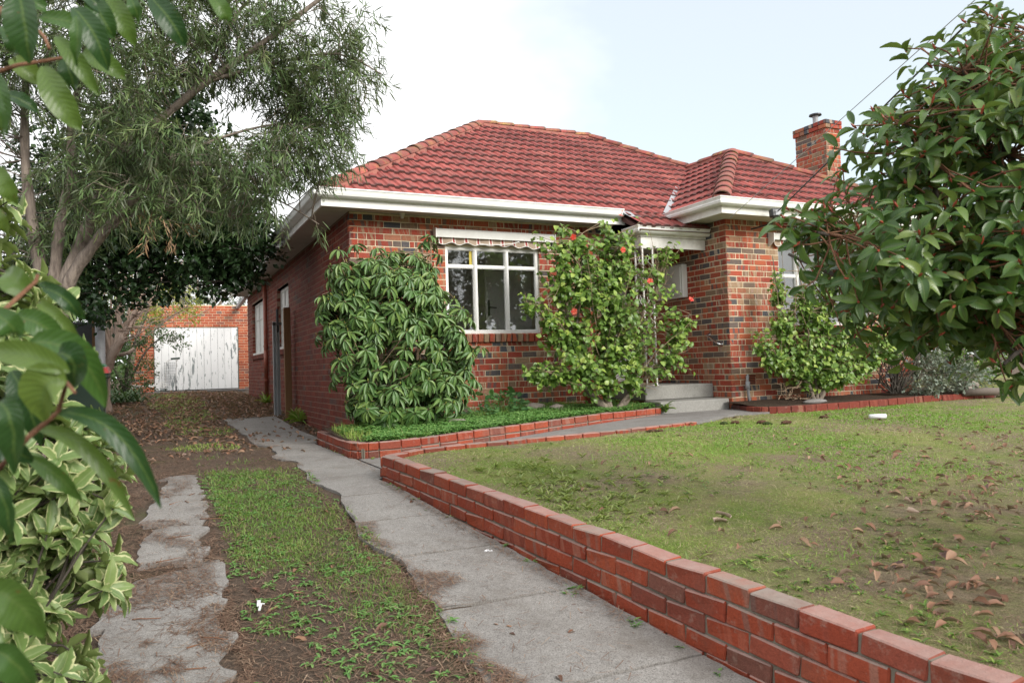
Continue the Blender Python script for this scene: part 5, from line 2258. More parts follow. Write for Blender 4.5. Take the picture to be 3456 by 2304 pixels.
hib1_base = (5.62, 8.72, .84)
hib1_lines = [([(5.6, 8.75, .80), (5.55, 8.75, .92), (5.35, 8.8, 1.15), (5.25, 8.85, 1.6), (5.1, 8.9, 2.2), (5.0, 8.9, 2.8)], .085, .010),
              ([(5.62, 8.72, .80), (5.6, 8.75, 1.0), (5.6, 8.8, 1.4), (5.7, 8.85, 2.0), (5.75, 8.9, 2.7), (5.7, 8.9, 3.25)], .075, .008),
              ([(5.66, 8.72, .80), (5.85, 8.72, .98), (6.05, 8.75, 1.2), (6.2, 8.8, 1.7), (6.4, 8.8, 2.2), (6.55, 8.8, 2.7)], .07, .010),
              ([(5.6, 8.8, 1.2), (5.1, 8.8, 1.7), (4.7, 8.75, 2.1), (4.35, 8.7, 2.35)], .025, .006),
              ([(5.35, 8.8, 1.15), (4.9, 8.75, 1.35), (4.5, 8.7, 1.45)], .02, .006),
              ([(6.05, 8.75, 1.2), (6.5, 8.7, 1.5), (6.85, 8.7, 1.9), (7.05, 8.75, 2.2)], .025, .006),
              ([(5.2, 8.85, 1.9), (5.3, 8.85, 2.6), (5.35, 8.85, 3.3)], .02, .006)]
hibiscus('hibiscus_bush', 'tall leggy bush with red flowers half covering the front window', hib1_base, hib1_lines,
         [(5.55, 8.85, 2.2, .85, .48, .75), (6.2, 8.8, 2.25, .68, .45, .72), (5.25, 8.85, 2.75, .58, .4, .52), (5.85, 8.85, 2.95, .5, .36, .5), (5.1, 8.8, 1.75, .48, .4, .42), (6.1, 8.75, 1.6, .62, .42, .42),
          (4.6, 8.75, 1.42, .32, .2, .12), (5.1, 8.6, 1.45, .42, .25, .28), (5.65, 8.5, 1.5, .5, .2, .35), (5.35, 8.5, 1.25, .45, .15, .16), (6.0, 8.5, 1.28, .5, .15, .18), (6.45, 8.6, 1.5, .45, .25, .3), (5.9, 8.45, 2.2, .6, .2, .6), (6.75, 8.75, 1.95, .38, .3, .42), (6.35, 8.8, 2.9, .36, .3, .4), (4.75, 8.85, 3.2, .16, .15, .22), (4.95, 8.85, 3.38, .12, .12, .16), (5.8, 8.85, 3.48, .2, .15, .14), (6.35, 8.8, 3.4, .12, .12, .2), (5.1, 8.8, 3.15, .3, .2, .22), (5.35, 8.85, 3.3, .2, .15, .24), (6.75, 8.8, 3.1, .2, .2, .2), (4.45, 8.7, 2.36, .2, .12, .12), (4.75, 8.75, 2.05, .25, .2, .3)],
         720, 13, .01, [(4.96, 8.42, 3.16), (5.73, 8.45, 3.03), (6.12, 8.40, 2.61), (6.88, 8.5, 2.38), (4.90, 8.36, 2.19), (5.75, 8.5, 3.50)],
         lambda p: (p[:, 2] > 1.02) & (p[:, 1] < 9.8), 300, Lr=(.06, .095),
         bare=[((5.3, 8.8, 1.5), (4.6, 8.6, 2.3)), ((5.4, 8.8, 1.2), (4.45, 8.6, 1.5)), ((5.6, 8.7, 1.5), (5.9, 8.5, 2.9)), ((5.5, 8.7, 1.5), (5.2, 8.5, 2.9)), ((6.1, 8.7, 1.4), (6.9, 8.5, 2.1)), ((5.9, 8.7, 1.6), (6.3, 8.5, 2.9))], up=.35)

hib2_lines = [([(8.9, 8.25, .84), (8.8, 8.25, 1.1), (8.5, 8.25, 1.5), (8.35, 8.3, 2.2), (8.25, 8.3, 3.0)], .04, .006),
              ([(8.95, 8.25, .84), (8.95, 8.25, 1.2), (8.9, 8.3, 1.8), (8.8, 8.3, 2.6), (8.6, 8.3, 3.3)], .035, .006),
              ([(9.0, 8.25, .84), (9.2, 8.25, 1.15), (9.5, 8.25, 1.6), (9.7, 8.3, 2.1), (9.9, 8.3, 2.6)], .04, .006),
              ([(9.0, 8.25, .95), (9.6, 8.2, 1.3), (10.2, 8.2, 1.5), (10.7, 8.2, 1.6)], .025, .005),
              ([(8.8, 8.25, 1.1), (8.3, 8.2, 1.4), (7.9, 8.15, 1.6)], .02, .005),
              ([(9.1, 8.25, 1.1), (9.15, 8.25, 1.8), (9.3, 8.3, 2.6)], .025, .005)]
hibiscus('hibiscus_bush', 'sparse round-leaved bush with bare upright stems below the wing window', (8.95, 8.25, .84), hib2_lines,
         [(9.0, 8.25, 1.55, .85, .36, .42), (9.5, 8.25, 1.95, .7, .34, .5), (8.4, 8.2, 1.5, .5, .3, .34), (10.2, 8.2, 1.6, .5, .28, .28), (9.15, 8.2, 1.25, .55, .3, .3), (9.9, 8.3, 2.35, .34, .24, .3), (7.85, 8.15, 1.75, .24, .16, .26), (8.0, 8.1, 1.45, .35, .2, .22), (8.3, 8.2, 2.0, .3, .2, .3), (10.4, 8.2, 1.75, .45, .25, .3), (9.7, 8.15, 1.35, .6, .25, .3), (9.3, 8.2, 2.65, .35, .2, .3), (9.95, 8.2, 2.55, .35, .2, .25), (8.9, 8.3, 2.3, .35, .26, .4), (8.35, 8.3, 2.5, .2, .2, .35)],
         520, 14, .008, [], lambda p: (p[:, 2] > .98) & (p[:, 1] < 8.6), 300,
         bare=[((8.5, 8.25, 1.5), (8.05, 8.15, 3.15)), ((8.45, 8.25, 1.6), (8.28, 8.15, 3.2)), ((8.6, 8.25, 1.7), (8.45, 8.1, 3.25)), ((8.4, 8.25, 1.6), (7.95, 8.15, 2.5)), ((8.8, 8.25, 1.6), (8.75, 8.1, 3.2)), ((9.6, 8.25, 1.6), (10.4, 8.1, 2.75)), ((9.7, 8.25, 1.8), (10.45, 8.1, 2.6)), ((8.7, 8.25, 1.2), (8.15, 8.0, .98)), ((8.65, 8.25, 1.1), (8.0, 8.0, 1.05))], up=.4)
rhododendron()


# ---------- big laurel-like shrub on the right and its relative on the left
def big_leaf_temps():
    wp = lambda t: max(.05, (math.sin(math.pi * min(1, (t * .93 + .03))) ** .72) * (1 - .12 * t))
    return [leaf_template(5, wp, f, c, 1, w) for f, c, w in ((.35, .25, .0), (.22, .45, .012), (.5, .2, .01), (.3, .65, .0))]


def photinia():
    root = empty('laurel_shrub', (4.1, 2.0, .5), 'large glossy green shrub hanging over the lawn at the right edge', 'shrub')
    base = np.array([4.15, 2.1, .5])
    mb = MB()
    nodes = limbs(mb, [([base, (4.0, 2.15, 1.0), (3.75, 2.2, 1.5), (3.4, 2.3, 1.8), (3.0, 2.35, 2.0), (2.65, 2.4, 2.05)], .05, .008),
                       ([base, (4.05, 2.1, 1.2), (3.85, 2.1, 1.9), (3.55, 2.1, 2.4), (3.25, 2.1, 2.75)], .05, .008),
                       ([base, (4.2, 2.0, 1.3), (4.15, 1.9, 2.1), (4.0, 1.9, 2.9)], .055, .010),
                       ([(3.9, 2.15, 1.3), (3.6, 2.1, 1.5), (3.35, 2.05, 1.45)], .02, .007),
                       ([(3.75, 2.2, 1.6), (3.5, 2.9, 1.9), (3.3, 3.2, 2.1)], .025, .008),
                       ([(4.1, 2.1, 1.2), (4.3, 2.8, 1.7), (4.3, 3.2, 2.2)], .03, .008),
                       ([(3.4, 2.3, 1.8), (3.15, 2.2, 2.3), (2.95, 2.2, 2.55)], .016, .006)], 7)
    mb.obj('branches', M['bark_dark'], root, smooth=True)
    ells = [(3.52, 2.15, 2.25, .62, .6, .62), (3.0, 2.35, 2.02, .46, .42, .34), (3.45, 2.1, 2.70, .42, .42, .32), (3.9, 2.1, 2.3, .55, .75, .8), (3.45, 2.2, 1.86, .48, .5, .34), (3.75, 2.0, 1.62, .3, .35, .24), (2.72, 2.4, 2.06, .22, .22, .17), (3.05, 2.2, 2.42, .3, .3, .25), (4.1, 2.2, 2.9, .5, .6, .4), (3.8, 2.9, 2.1, .6, .5, .6), (3.15, 2.2, 1.84, .34, .3, .22), (3.42, 1.95, 1.42, .12, .2, .12), (3.95, 2.6, 1.75, .55, .5, .32), (3.75, 2.1, 1.72, .4, .4, .25)]
    tips, o = in_ells(ells, 860, .5, .42)
    tw = MB()
    twigs(tw, nodes[nodes[:, 2] > 1.55], tips, .005, .0025, 5, .1, .1)
    tw.obj('twigs', M['twig_red'], root, smooth=True, kind='stuff')
    K = len(tips)
    k = 8
    td = unit(o * .7 + np.array([-.25, -.1, .35]) + rng.normal(0, .2, (K, 3)))
    idx = np.repeat(np.arange(K), k)
    s = np.tile(np.linspace(0, 1, k), K)
    a = np.tile(np.arange(k) * 2.4, K) + np.repeat(rng.random(K) * 6.28, k)
    e1 = unit(np.cross(td, [0.2, .4, 1.0]))
    e2 = np.cross(td, e1)
    pr = e1[idx] * np.cos(a)[:, None] + e2[idx] * np.sin(a)[:, None]
    P = tips[idx] - td[idx] * (s * .13)[:, None] + pr * .008
    A = unit(pr * .85 + td[idx] * (.75 - .5 * s)[:, None] + np.array([0, 0, -.05]) + rng.normal(0, .12, (K * k, 3)))
    N = unit(td[idx] * .9 - pr * .2 + np.array([-.1, -.1, .55]) + rng.normal(0, .2, (K * k, 3)))
    L = rng.uniform(.066, .108, K * k)
    Wd = L * rng.uniform(.40, .50, K * k)
    rnd = np.clip(rng.normal(.42, .28, K * k), 0, 1)
    split_each(root, 'photinia', P, leaf_mats(A, N, L, Wd), M['photinia_each'], M['photinia'], big_leaf_temps(), 300, rnd=rnd, cam_d=np.linalg.norm(P - np.array([0, 0, 1.5]), axis=1) + rng.random(len(P)) * .35 - .4 * (P[:, 2] > 2.2))
    bd = MB()
    for t, d in zip(tips, td):
        bd.tube([t - d * .02, t, t + d * .018], [.004, .006, .001], 5)
    bd.obj('buds', M['bud'], root, kind='stuff')


photinia()


def variegated():
    root = empty('variegated_shrub', (-.75, 3.1, .35), 'cream and green variegated shrub along the left edge of the driveway', 'shrub')
    base = np.array([-.85, 3.2, .33])
    mb = MB()
    nodes = limbs(mb, [([base, (-.8, 3.1, .9), (-.7, 3.1, 1.6), (-.6, 3.1, 2.1)], .03, .007), ([base, (-.6, 3.0, .8), (-.4, 3.0, 1.2)], .02, .006), ([base, (-.6, 2.9, .6), (-.35, 2.85, .7)], .02, .006),
                       ([base, (-1.0, 2.9, 1.2), (-.9, 2.8, 2.0)], .025, .007), ([(-.75, 3.1, 1.2), (-.4, 3.0, 1.5)], .014, .005), ([(-.75, 3.1, 1.5), (-.5, 3.05, 1.9)], .014, .005)], 6)
    mb.obj('branches', M['bark_dark'], root, smooth=True)
    ells = [(-.60, 3.05, 1.22, .50, .4, .45), (-.50, 3.05, .85, .36, .36, .36), (-.68, 3.05, 1.62, .42, .4, .40), (-.80, 3.05, 2.0, .38, .4, .30), (-.28, 2.98, 1.22, .2, .2, .2), (-.36, 2.95, .55, .22, .3, .24), (-.30, 2.95, 1.15, .25, .25, .3), (-.30, 2.95, .82, .22, .25, .28), (-.5, 3.0, 1.0, .3, .3, .4), (-.70, 3.0, 2.1, .28, .3, .24), (-.48, 3.0, 1.68, .22, .22, .26)]
    tips, o = in_ells(ells, 620, .6, .3)
    keep = (tips[:, 2] > gz(0, tips[:, 1]) + .08)
    tips, o = tips[keep], o[keep]
    tw = MB()
    twigs(tw, nodes, tips, .005, .0025, 4, .1, .3)
    tw.obj('twigs', M['bark_dark'], root, smooth=True, kind='stuff')
    K, k = len(tips), 9
    td = unit(o * .8 + np.array([.25, -.1, .3]) + rng.normal(0, .2, (K, 3)))
    idx = np.repeat(np.arange(K), k)
    s = np.tile(np.linspace(0, 1, k), K)
    a = np.tile(np.arange(k) * 2.4, K) + np.repeat(rng.random(K) * 6.28, k)
    e1 = unit(np.cross(td, [0.2, .4, 1.0]))
    e2 = np.cross(td, e1)
    pr = e1[idx] * np.cos(a)[:, None] + e2[idx] * np.sin(a)[:, None]
    P = tips[idx] - td[idx] * (s * .06)[:, None]
    A = unit(pr * .9 + td[idx] * (.8 - .5 * s)[:, None] + rng.normal(0, .1, (K * k, 3)))
    N = unit(td[idx] + np.array([0, -.1, .4]) + rng.normal(0, .25, (K * k, 3)))
    L = rng.uniform(.06, .108, K * k)
    Wd = L * rng.uniform(.34, .44, K * k)
    wp = lambda t: max(.05, math.sin(math.pi * min(1, t * .92 + .05)) ** .85)
    temps = [leaf_template(6, wp, f, c, 1, w) for f, c, w in ((.3, .15, .03), (.2, .3, .04), (.4, .05, .035))]
    split_each(root, 'v', P, leaf_mats(A, N, L, Wd), M['varieg_each'], M['varieg'], temps, 300, cam_d=np.linalg.norm(P - np.array([.4, 0, 1.5]), axis=1) + rng.random(len(P)) * .3)


variegated()

# ---------- glossy leaves close to the lens at the upper and middle left (a second laurel shrub)
NEAR = [(-0.178, 1.363, 2.111, -0.163, 1.335, 2.046, -0.165, 1.376, 1.999, 0.072), (-0.210, 1.533, 2.060, -0.184, 1.499, 2.035, -0.166, 1.529, 2.020, 0.046),
        (-0.107, 1.406, 2.112, -0.069, 1.366, 2.065, -0.057, 1.401, 2.012, 0.053), (-0.088, 1.471, 2.169, -0.066, 1.439, 2.117, -0.050, 1.471, 2.097, 0.051),
        (-0.063, 1.534, 2.203, -0.034, 1.499, 2.149, -0.018, 1.531, 2.113, 0.049), (0.007, 1.351, 2.126, 0.039, 1.314, 2.081, 0.059, 1.344, 2.048, 0.051),
        (0.100, 1.381, 2.160, 0.123, 1.349, 2.126, 0.131, 1.383, 2.114, 0.036), (-0.027, 1.667, 2.266, -0.016, 1.641, 2.232, -0.011, 1.677, 2.221, 0.036),
        (-0.134, 1.420, 2.065, -0.100, 1.383, 2.023, -0.071, 1.409, 1.971, 0.039), (-0.096, 1.326, 2.065, -0.092, 1.302, 2.021, -0.098, 1.344, 1.992, 0.028),
        (-0.101, 1.481, 2.064, -0.069, 1.443, 2.052, -0.032, 1.465, 2.024, 0.049), (-0.144, 1.351, 1.988, -0.122, 1.320, 1.931, -0.093, 1.346, 1.892, 0.057),
        (-0.128, 1.494, 2.060, -0.115, 1.467, 2.023, -0.112, 1.504, 2.005, 0.044), (-0.176, 1.590, 2.164, -0.120, 1.540, 2.152, -0.067, 1.554, 2.128, 0.043),
        (-0.204, 1.305, 1.955, -0.185, 1.275, 1.908, -0.186, 1.315, 1.866, 0.048), (-0.192, 1.224, 1.903, -0.177, 1.197, 1.854, -0.178, 1.236, 1.838, 0.036),
        (-0.254, 1.783, 2.078, -0.224, 1.747, 2.063, -0.198, 1.773, 2.045, 0.039), (-0.209, 1.604, 2.208, -0.163, 1.560, 2.175, -0.160, 1.597, 2.175, 0.030),
        (-0.215, 1.458, 2.085, -0.186, 1.423, 2.045, -0.196, 1.467, 2.031, 0.029), (-0.102, 1.477, 2.174, -0.073, 1.442, 2.143, -0.056, 1.472, 2.133, 0.036),
        (-0.086, 1.036, 1.511, -0.126, 1.031, 1.540, -0.182, 1.096, 1.538, 0.042), (-0.140, 1.137, 1.551, -0.069, 1.079, 1.557, -0.053, 1.114, 1.465, 0.057),
        (-0.103, 1.089, 1.536, -0.075, 1.053, 1.531, -0.089, 1.099, 1.492, 0.059), (-0.090, 1.038, 1.499, -0.120, 1.029, 1.510, -0.116, 1.068, 1.453, 0.070),
        (-0.106, 1.093, 1.461, -0.029, 1.033, 1.468, 0.010, 1.058, 1.337, 0.035), (-0.130, 1.136, 1.439, -0.067, 1.083, 1.442, -0.022, 1.105, 1.320, 0.028),
        (-0.149, 0.991, 1.480, -0.128, 0.958, 1.466, -0.138, 1.004, 1.399, 0.049), (-0.154, 1.226, 1.399, -0.112, 1.183, 1.380, -0.088, 1.212, 1.334, 0.032),
        (-0.160, 1.004, 1.275, -0.131, 0.967, 1.276, -0.110, 0.997, 1.217, 0.062), (-0.158, 1.005, 1.210, -0.132, 0.970, 1.207, -0.120, 1.004, 1.158, 0.049),
        (-0.172, 1.081, 1.393, -0.150, 1.049, 1.367, -0.153, 1.091, 1.308, 0.035), (-0.166, 1.224, 1.591, -0.127, 1.183, 1.583, -0.105, 1.212, 1.549, 0.045),
        (-0.140, 1.286, 1.637, -0.105, 1.247, 1.626, -0.092, 1.280, 1.592, 0.030), (-0.149, 1.321, 1.648, -0.104, 1.277, 1.629, -0.088, 1.309, 1.592, 0.028),
        (-0.147, 1.291, 1.616, -0.117, 1.254, 1.596, -0.093, 1.282, 1.557, 0.030), (-0.159, 1.296, 1.632, -0.173, 1.279, 1.645, -0.191, 1.325, 1.665, 0.052),
        (-0.179, 1.154, 1.590, -0.155, 1.120, 1.575, -0.151, 1.157, 1.556, 0.042), (-0.164, 1.180, 1.516, -0.144, 1.149, 1.485, -0.132, 1.184, 1.417, 0.047),
        (-0.188, 1.165, 1.422, -0.157, 1.127, 1.423, -0.139, 1.157, 1.397, 0.042), (-0.214, 1.391, 1.837, -0.195, 1.360, 1.803, -0.184, 1.394, 1.779, 0.037),
        (-0.228, 1.476, 1.789, -0.211, 1.446, 1.764, -0.209, 1.484, 1.742, 0.029)]
NTW = [[(-0.199, 1.241, 1.571), (-0.186, 1.264, 1.601), (-0.149, 1.291, 1.647), (-0.146, 1.289, 1.657)],
       [(-0.189, 1.167, 1.377), (-0.136, 1.109, 1.434), (-0.104, 1.092, 1.462), (-0.091, 1.054, 1.499), (-0.081, 1.034, 1.486)],
       [(-0.243, 1.475, 2.003), (-0.194, 1.481, 2.032), (-0.151, 1.475, 2.044), (-0.128, 1.494, 2.060)],
       [(-0.218, 1.534, 2.147), (-0.181, 1.517, 2.123), (-0.153, 1.460, 2.078), (-0.143, 1.426, 2.046)],
       [(-0.268, 1.634, 2.156), (-0.141, 1.571, 2.216), (0.014, 1.421, 2.186), (0.144, 1.359, 2.197)]]


def near_leaves():
    root = empty('laurel_shrub', (-.75, 1.0, .1), 'glossy green laurel leaves hanging close in front at the left edge', 'shrub')
    mb = MB()
    for i, t in enumerate(NTW):
        mb.tube(t, [.0036, .0034, .003, .0026, .002][:len(t)], 7)
    limbs(mb, [([(-.95, 1.0, .02), (-.85, 1.05, .7), (-.6, 1.1, 1.3), NTW[1][0]], .03, .006), ([(-.85, 1.05, .7), (-.7, 1.2, 1.7), NTW[2][0]], .02, .006), ([(-.8, 1.1, 1.0), (-.6, 1.5, 2.0), NTW[4][0]], .02, .006), ([(-.6, 1.1, 1.3), NTW[0][0]], .012, .006), ([(-.7, 1.2, 1.7), NTW[3][0]], .012, .006)], 7)
    mb.obj('branches', M['twig_red'], root, smooth=True)
    for i, v in enumerate(NEAR):
        a, c, t, w = np.array(v[0:3]), np.array(v[3:6]), np.array(v[6:9]), v[9]
        fwd = np.array([.43, .90, .03])
        nl = 10
        ts = np.linspace(0, 1, nl + 1)
        C = np.array([(1 - s) ** 2 * a + 2 * s * (1 - s) * c + s * s * t for s in ts])
        D = np.gradient(C, axis=0)
        D = unit(D)
        tilt = rng.uniform(-.7, .7)
        nrm = unit(-fwd + np.array([0, 0, 1]) * (.35 + .3 * tilt))
        V, U, F = [], [], []
        for k in range(nl + 1):
            s_ = unit(np.cross(D[k], nrm))
            n_ = np.cross(s_, D[k])
            s = ts[k]
            hw = w * .40 * max(.05, math.sin(math.pi * min(1, s * .9 + .055)) ** .8 * (1 - .1 * s)) if s > .07 else w * .04
            if k == nl:
                hw = w * .01
            for q in (-1, -.5, 0, .5, 1):
                V.append(C[k] + s_ * hw * q + n_ * (abs(q) ** 1.3) * hw * .45 + n_ * .0015 * math.sin(k * 1.9 + q))
                U.append((q, s))
        for k in range(nl):
            for q in range(4):
                b = k * 5 + q
                F.append([b, b + 1, b + 6, b + 5])
        V = np.array(V)
        me = mk(V - a, [np.array(F)], U, smooth=True, name='leaf')
        link('leaf', me, M['photinia_near_each'], root, Matrix.Translation(tuple(a)))


near_leaves()


# ---------- trees
def leaf_strip(nl=2, prof=(.3, 1, .15)):
    V, U, F = [], [], []
    for i in range(nl + 1):
        t = i / nl
        w = prof[i] * .5
        for s in (-1, 1):
            V.append((s * w, t, -.12 * t * t))
            U.append((s, t))
    for i in range(nl):
        F.append([2 * i, 2 * i + 1, 2 * i + 3, 2 * i + 2])
    return np.array(V), [np.array(F)], np.array(U)


DIAM = (np.array([(0, 0, 0), (.5, .45, .08), (0, 1, -.1), (-.5, .45, .08), (0, .5, 0)]), [np.array([[0, 1, 4], [1, 2, 4], [2, 3, 4], [3, 0, 4]])], np.array([(0, 0), (1, .5), (0, 1), (-1, .5), (0, .5)], float))


def canopy(parent, tips, o, per, L, ratio, mat, droop, spread, twig, tlen, rnd_mu=.45, temp=None, name='crown', lit=.0, tw_mat=None, jit=.0):
    """Leaves along a drooping twig at every tip."""
    K = len(tips)
    idx = np.repeat(np.arange(K), per)
    td = unit(o * .6 + np.array([0, 0, -droop]) + rng.normal(0, .35, (K, 3)))
    s = rng.random(K * per)
    P = tips[idx] + td[idx] * (s * tlen)[:, None] + rng.normal(0, jit, (K * per, 3))
    A = unit(rdir(K * per) * spread + td[idx] * .8)
    N = unit(np.array([0, 0, 1.0]) + rng.normal(0, .5, (K * per, 3)))
    Ls = rng.uniform(L[0], L[1], K * per)
    mb = MB()
    tone = np.clip(rng.normal(rnd_mu, .2, K)[idx] + rng.normal(0, .12, K * per), 0, 1)
    mb.scatter(temp or DIAM, leaf_mats(A, N, Ls, Ls * ratio), P, tone)
    c = mb.obj(name, mat, parent, smooth=False)
    if twig:
        tm = MB()
        for t, d in zip(tips, td):
            tm.tube([t - d * .12, t + d * tlen * .5, t + d * tlen + np.array([0, 0, -.03])], [twig, twig * .7, twig * .3], 3, cap=False)
        tm.obj('twigs', tw_mat or M['bark_grey'], parent, kind='stuff')
    return c


def willow():
    root = empty('willow_myrtle_tree', (-.95, 8.1, .6), 'spreading tree with narrow grey-green leaves and several pale leaning limbs', 'tree')
    mb = MB()
    b = (-.98, 8.15, .55)
    f = (-.80, 7.95, 2.05)
    lines = [([b, (-.95, 8.1, 1.2), f, (-.72, 7.9, 2.35)], .22, .17),
             ([f, (-.62, 7.8, 2.45), (-.42, 7.7, 2.75), (-.22, 7.58, 3.0), (.0, 7.5, 3.25), (.18, 7.4, 3.40), (.55, 7.3, 3.42), (1.0, 7.2, 3.25)], .12, .02),
             ([(-.72, 7.9, 2.3), (-.55, 7.8, 2.75), (-.35, 7.7, 3.25), (-.18, 7.6, 3.6), (.12, 7.45, 3.85), (.5, 7.2, 4.15), (.98, 6.95, 4.5), (1.5, 6.8, 4.95), (1.9, 6.7, 5.2)], .12, .02),
             ([(-.78, 7.9, 2.3), (-.72, 7.85, 2.9), (-.62, 7.8, 3.4), (-.6, 7.8, 4.0), (-.3, 7.7, 4.7), (.2, 7.5, 5.4)], .10, .025),
             ([(-.85, 7.95, 2.3), (-.95, 7.95, 3.0), (-1.0, 8.0, 3.7), (-.95, 8.0, 4.6), (-.7, 8.0, 5.6)], .11, .03),
             ([(-.35, 7.7, 3.2), (.1, 7.5, 3.45), (.7, 7.3, 3.72), (1.2, 7.2, 3.85), (1.75, 7.1, 3.85)], .035, .010),
             ([(.12, 7.45, 3.85), (.5, 7.4, 4.3), (.8, 7.3, 4.9), (1.3, 7.2, 5.5)], .05, .012),
             ([(.5, 7.2, 4.15), (1.0, 7.0, 4.3), (1.6, 6.9, 4.45), (2.0, 6.85, 4.3)], .035, .009),
             ([(-.6, 7.8, 4.0), (-1.2, 7.6, 4.6), (-1.8, 7.6, 5.0)], .05, .014),
             ([(-.42, 7.7, 2.75), (-.1, 7.4, 2.95), (.3, 7.2, 3.0), (.7, 7.1, 2.9)], .028, .008),
             ([(.18, 7.4, 3.4), (.6, 7.5, 3.35), (1.1, 7.5, 3.2), (1.5, 7.4, 2.95)], .03, .008)]
    lines = [(p, a * .72, c * .66) for p, a, c in lines[:1]] + [(p, a * .56, c * .6) for p, a, c in lines[1:]]
    nodes = limbs(mb, lines, 10)
    mb.obj('trunk', M['bark_willow'], root, smooth=True)
    ells = [(.1, 7.5, 3.75, .95, .7, .42), (.9, 7.2, 3.75, .85, .6, .42), (1.30, 7.1, 3.78, .45, .5, .45), (1.0, 7.2, 3.25, .48, .5, .36), (.6, 7.2, 3.2, .75, .5, .32), (.6, 7.2, 4.4, .9, .6, .42), (1.5, 7.0, 4.45, .55, .5, .5),
            (1.1, 7.1, 5.0, .9, .6, .5), (.2, 7.5, 4.9, .9, .7, .7), (-.8, 7.7, 4.8, 1.2, .9, .9), (-1.5, 7.7, 4.0, .8, .8, .7), (1.78, 7.0, 4.2, .2, .3, .25), (0.0, 7.4, 5.6, 1.2, .8, .5), (1.25, 7.15, 3.12, .25, .3, .26), (-.1, 7.3, 3.1, .4, .4, .25), (-.95, 8.2, 3.3, .7, .5, .6), (-1.2, 8.2, 2.7, .6, .5, .5), (-.55, 7.5, 3.3, .3, .3, .4), (.45, 6.85, 3.55, .6, .3, .34), (.1, 6.95, 3.95, .55, .3, .3), (-.15, 7.1, 3.55, .35, .25, .3), (1.0, 6.8, 3.45, .5, .3, .35), (.7, 6.7, 3.95, .6, .3, .3), (1.0, 7.0, 4.1, .8, .5, .3)]
    tips, o = in_ells(ells, 2800, .2, .4)
    hole = vnoise(tips[:, 0] + tips[:, 1] * .4, tips[:, 2] * 1.3, 1.9, 2)
    k = hole > .36
    tips, o = tips[k], o[k]
    tw = MB()
    twigs(tw, nodes, tips[::3], .006, .002, 4, .12, .2)
    tw.obj('branchlets', M['bark_willow'], root, smooth=True, kind='stuff')
    st = leaf_strip(2, (.35, 1.0, .12))
    canopy(root, tips, o, 32, (.07, .13), .115, M['willow'], .35, .75, .0022, .20, temp=st, jit=.03)
    dt = np.array([(.05, 7.1, 2.95), (.12, 7.1, 2.85), (-.05, 7.1, 2.9), (.25, 7.15, 2.85), (.18, 7.1, 2.72), (.0, 7.1, 2.75)])
    canopy(root, dt, rdir(6), 20, (.06, .09), .11, M['willow_dry'], 1.2, .5, .003, .16, temp=st, name='dead_leaves', jit=.03)


willow()


def broad_tree(name, label, base, lines, ells, nt, per, L, ratio, mat, bark, droop=.2, tl=.25, shell=.45, hole=.0, tsides=7, tw=.004, keep=None, twn=3, lump=.35, group=None, mu=.4, stf=None):
    root = empty(name, base, label, 'tree', group)
    mb = MB()
    nodes = limbs(mb, lines, tsides)
    mb.obj('trunk', bark, root, smooth=True)
    tips, o = in_ells(ells, nt, shell, lump)
    if hole:
        h = vnoise(tips[:, 0] + tips[:, 1] * .5, tips[:, 2], 1.2, 2)
        tips, o = tips[h > hole], o[h > hole]
    if keep is not None:
        k = keep(tips)
        tips, o = tips[k], o[k]
    if twn:
        t = MB()
        twigs(t, nodes, tips[::twn], .012, .003, 4, .12, .2)
        t.obj('branchlets', bark, root, smooth=True, kind='stuff')
    canopy(root, tips, o, per, L, ratio, mat, droop, .9, 0, tl, mu, jit=.05)
    return root


broad_tree('evergreen_tree', 'dark broad-leaved evergreen arching over the driveway behind the pale limbs', (-1.35, 13.2, .66),
           [([(-1.35, 13.2, .6), (-1.3, 13.1, 1.8), (-1.1, 13.0, 2.8), (-.6, 12.9, 3.8), (0, 12.8, 4.6)], .16, .04), ([(-1.1, 13.0, 2.8), (-.3, 12.7, 3.3), (.5, 12.5, 3.5), (1.3, 12.4, 3.4)], .07, .012),
            ([(-.3, 12.7, 3.3), (.3, 12.6, 3.0), (.9, 12.5, 2.9)], .03, .008), ([(-.6, 12.9, 3.8), (.3, 12.7, 4.3), (1.2, 12.5, 4.2)], .05, .012)],
           [(-.2, 12.9, 4.5, 1.4, 1.0, 1.1), (.7, 12.6, 4.0, .95, .8, .65), (.5, 12.6, 3.4, 1.0, .7, .40), (-.9, 12.9, 3.5, .9, .8, .8), (1.25, 12.5, 3.5, .55, .6, .36), (.2, 12.9, 5.4, .8, .8, .7), (-.7, 12.6, 2.75, .45, .5, .3), (1.5, 12.5, 3.95, .35, .5, .3), (.15, 12.6, 3.0, .35, .4, .22), (.85, 12.5, 3.02, .4, .3, .16), (1.35, 12.45, 3.22, .35, .3, .2)],
           2600, 10, (.08, .13), .66, M['dark'], M['bark_dark'], keep=lambda p: (p[:, 0] < 1.95) & (p[:, 2] > 2.45), shell=.25, twn=6)

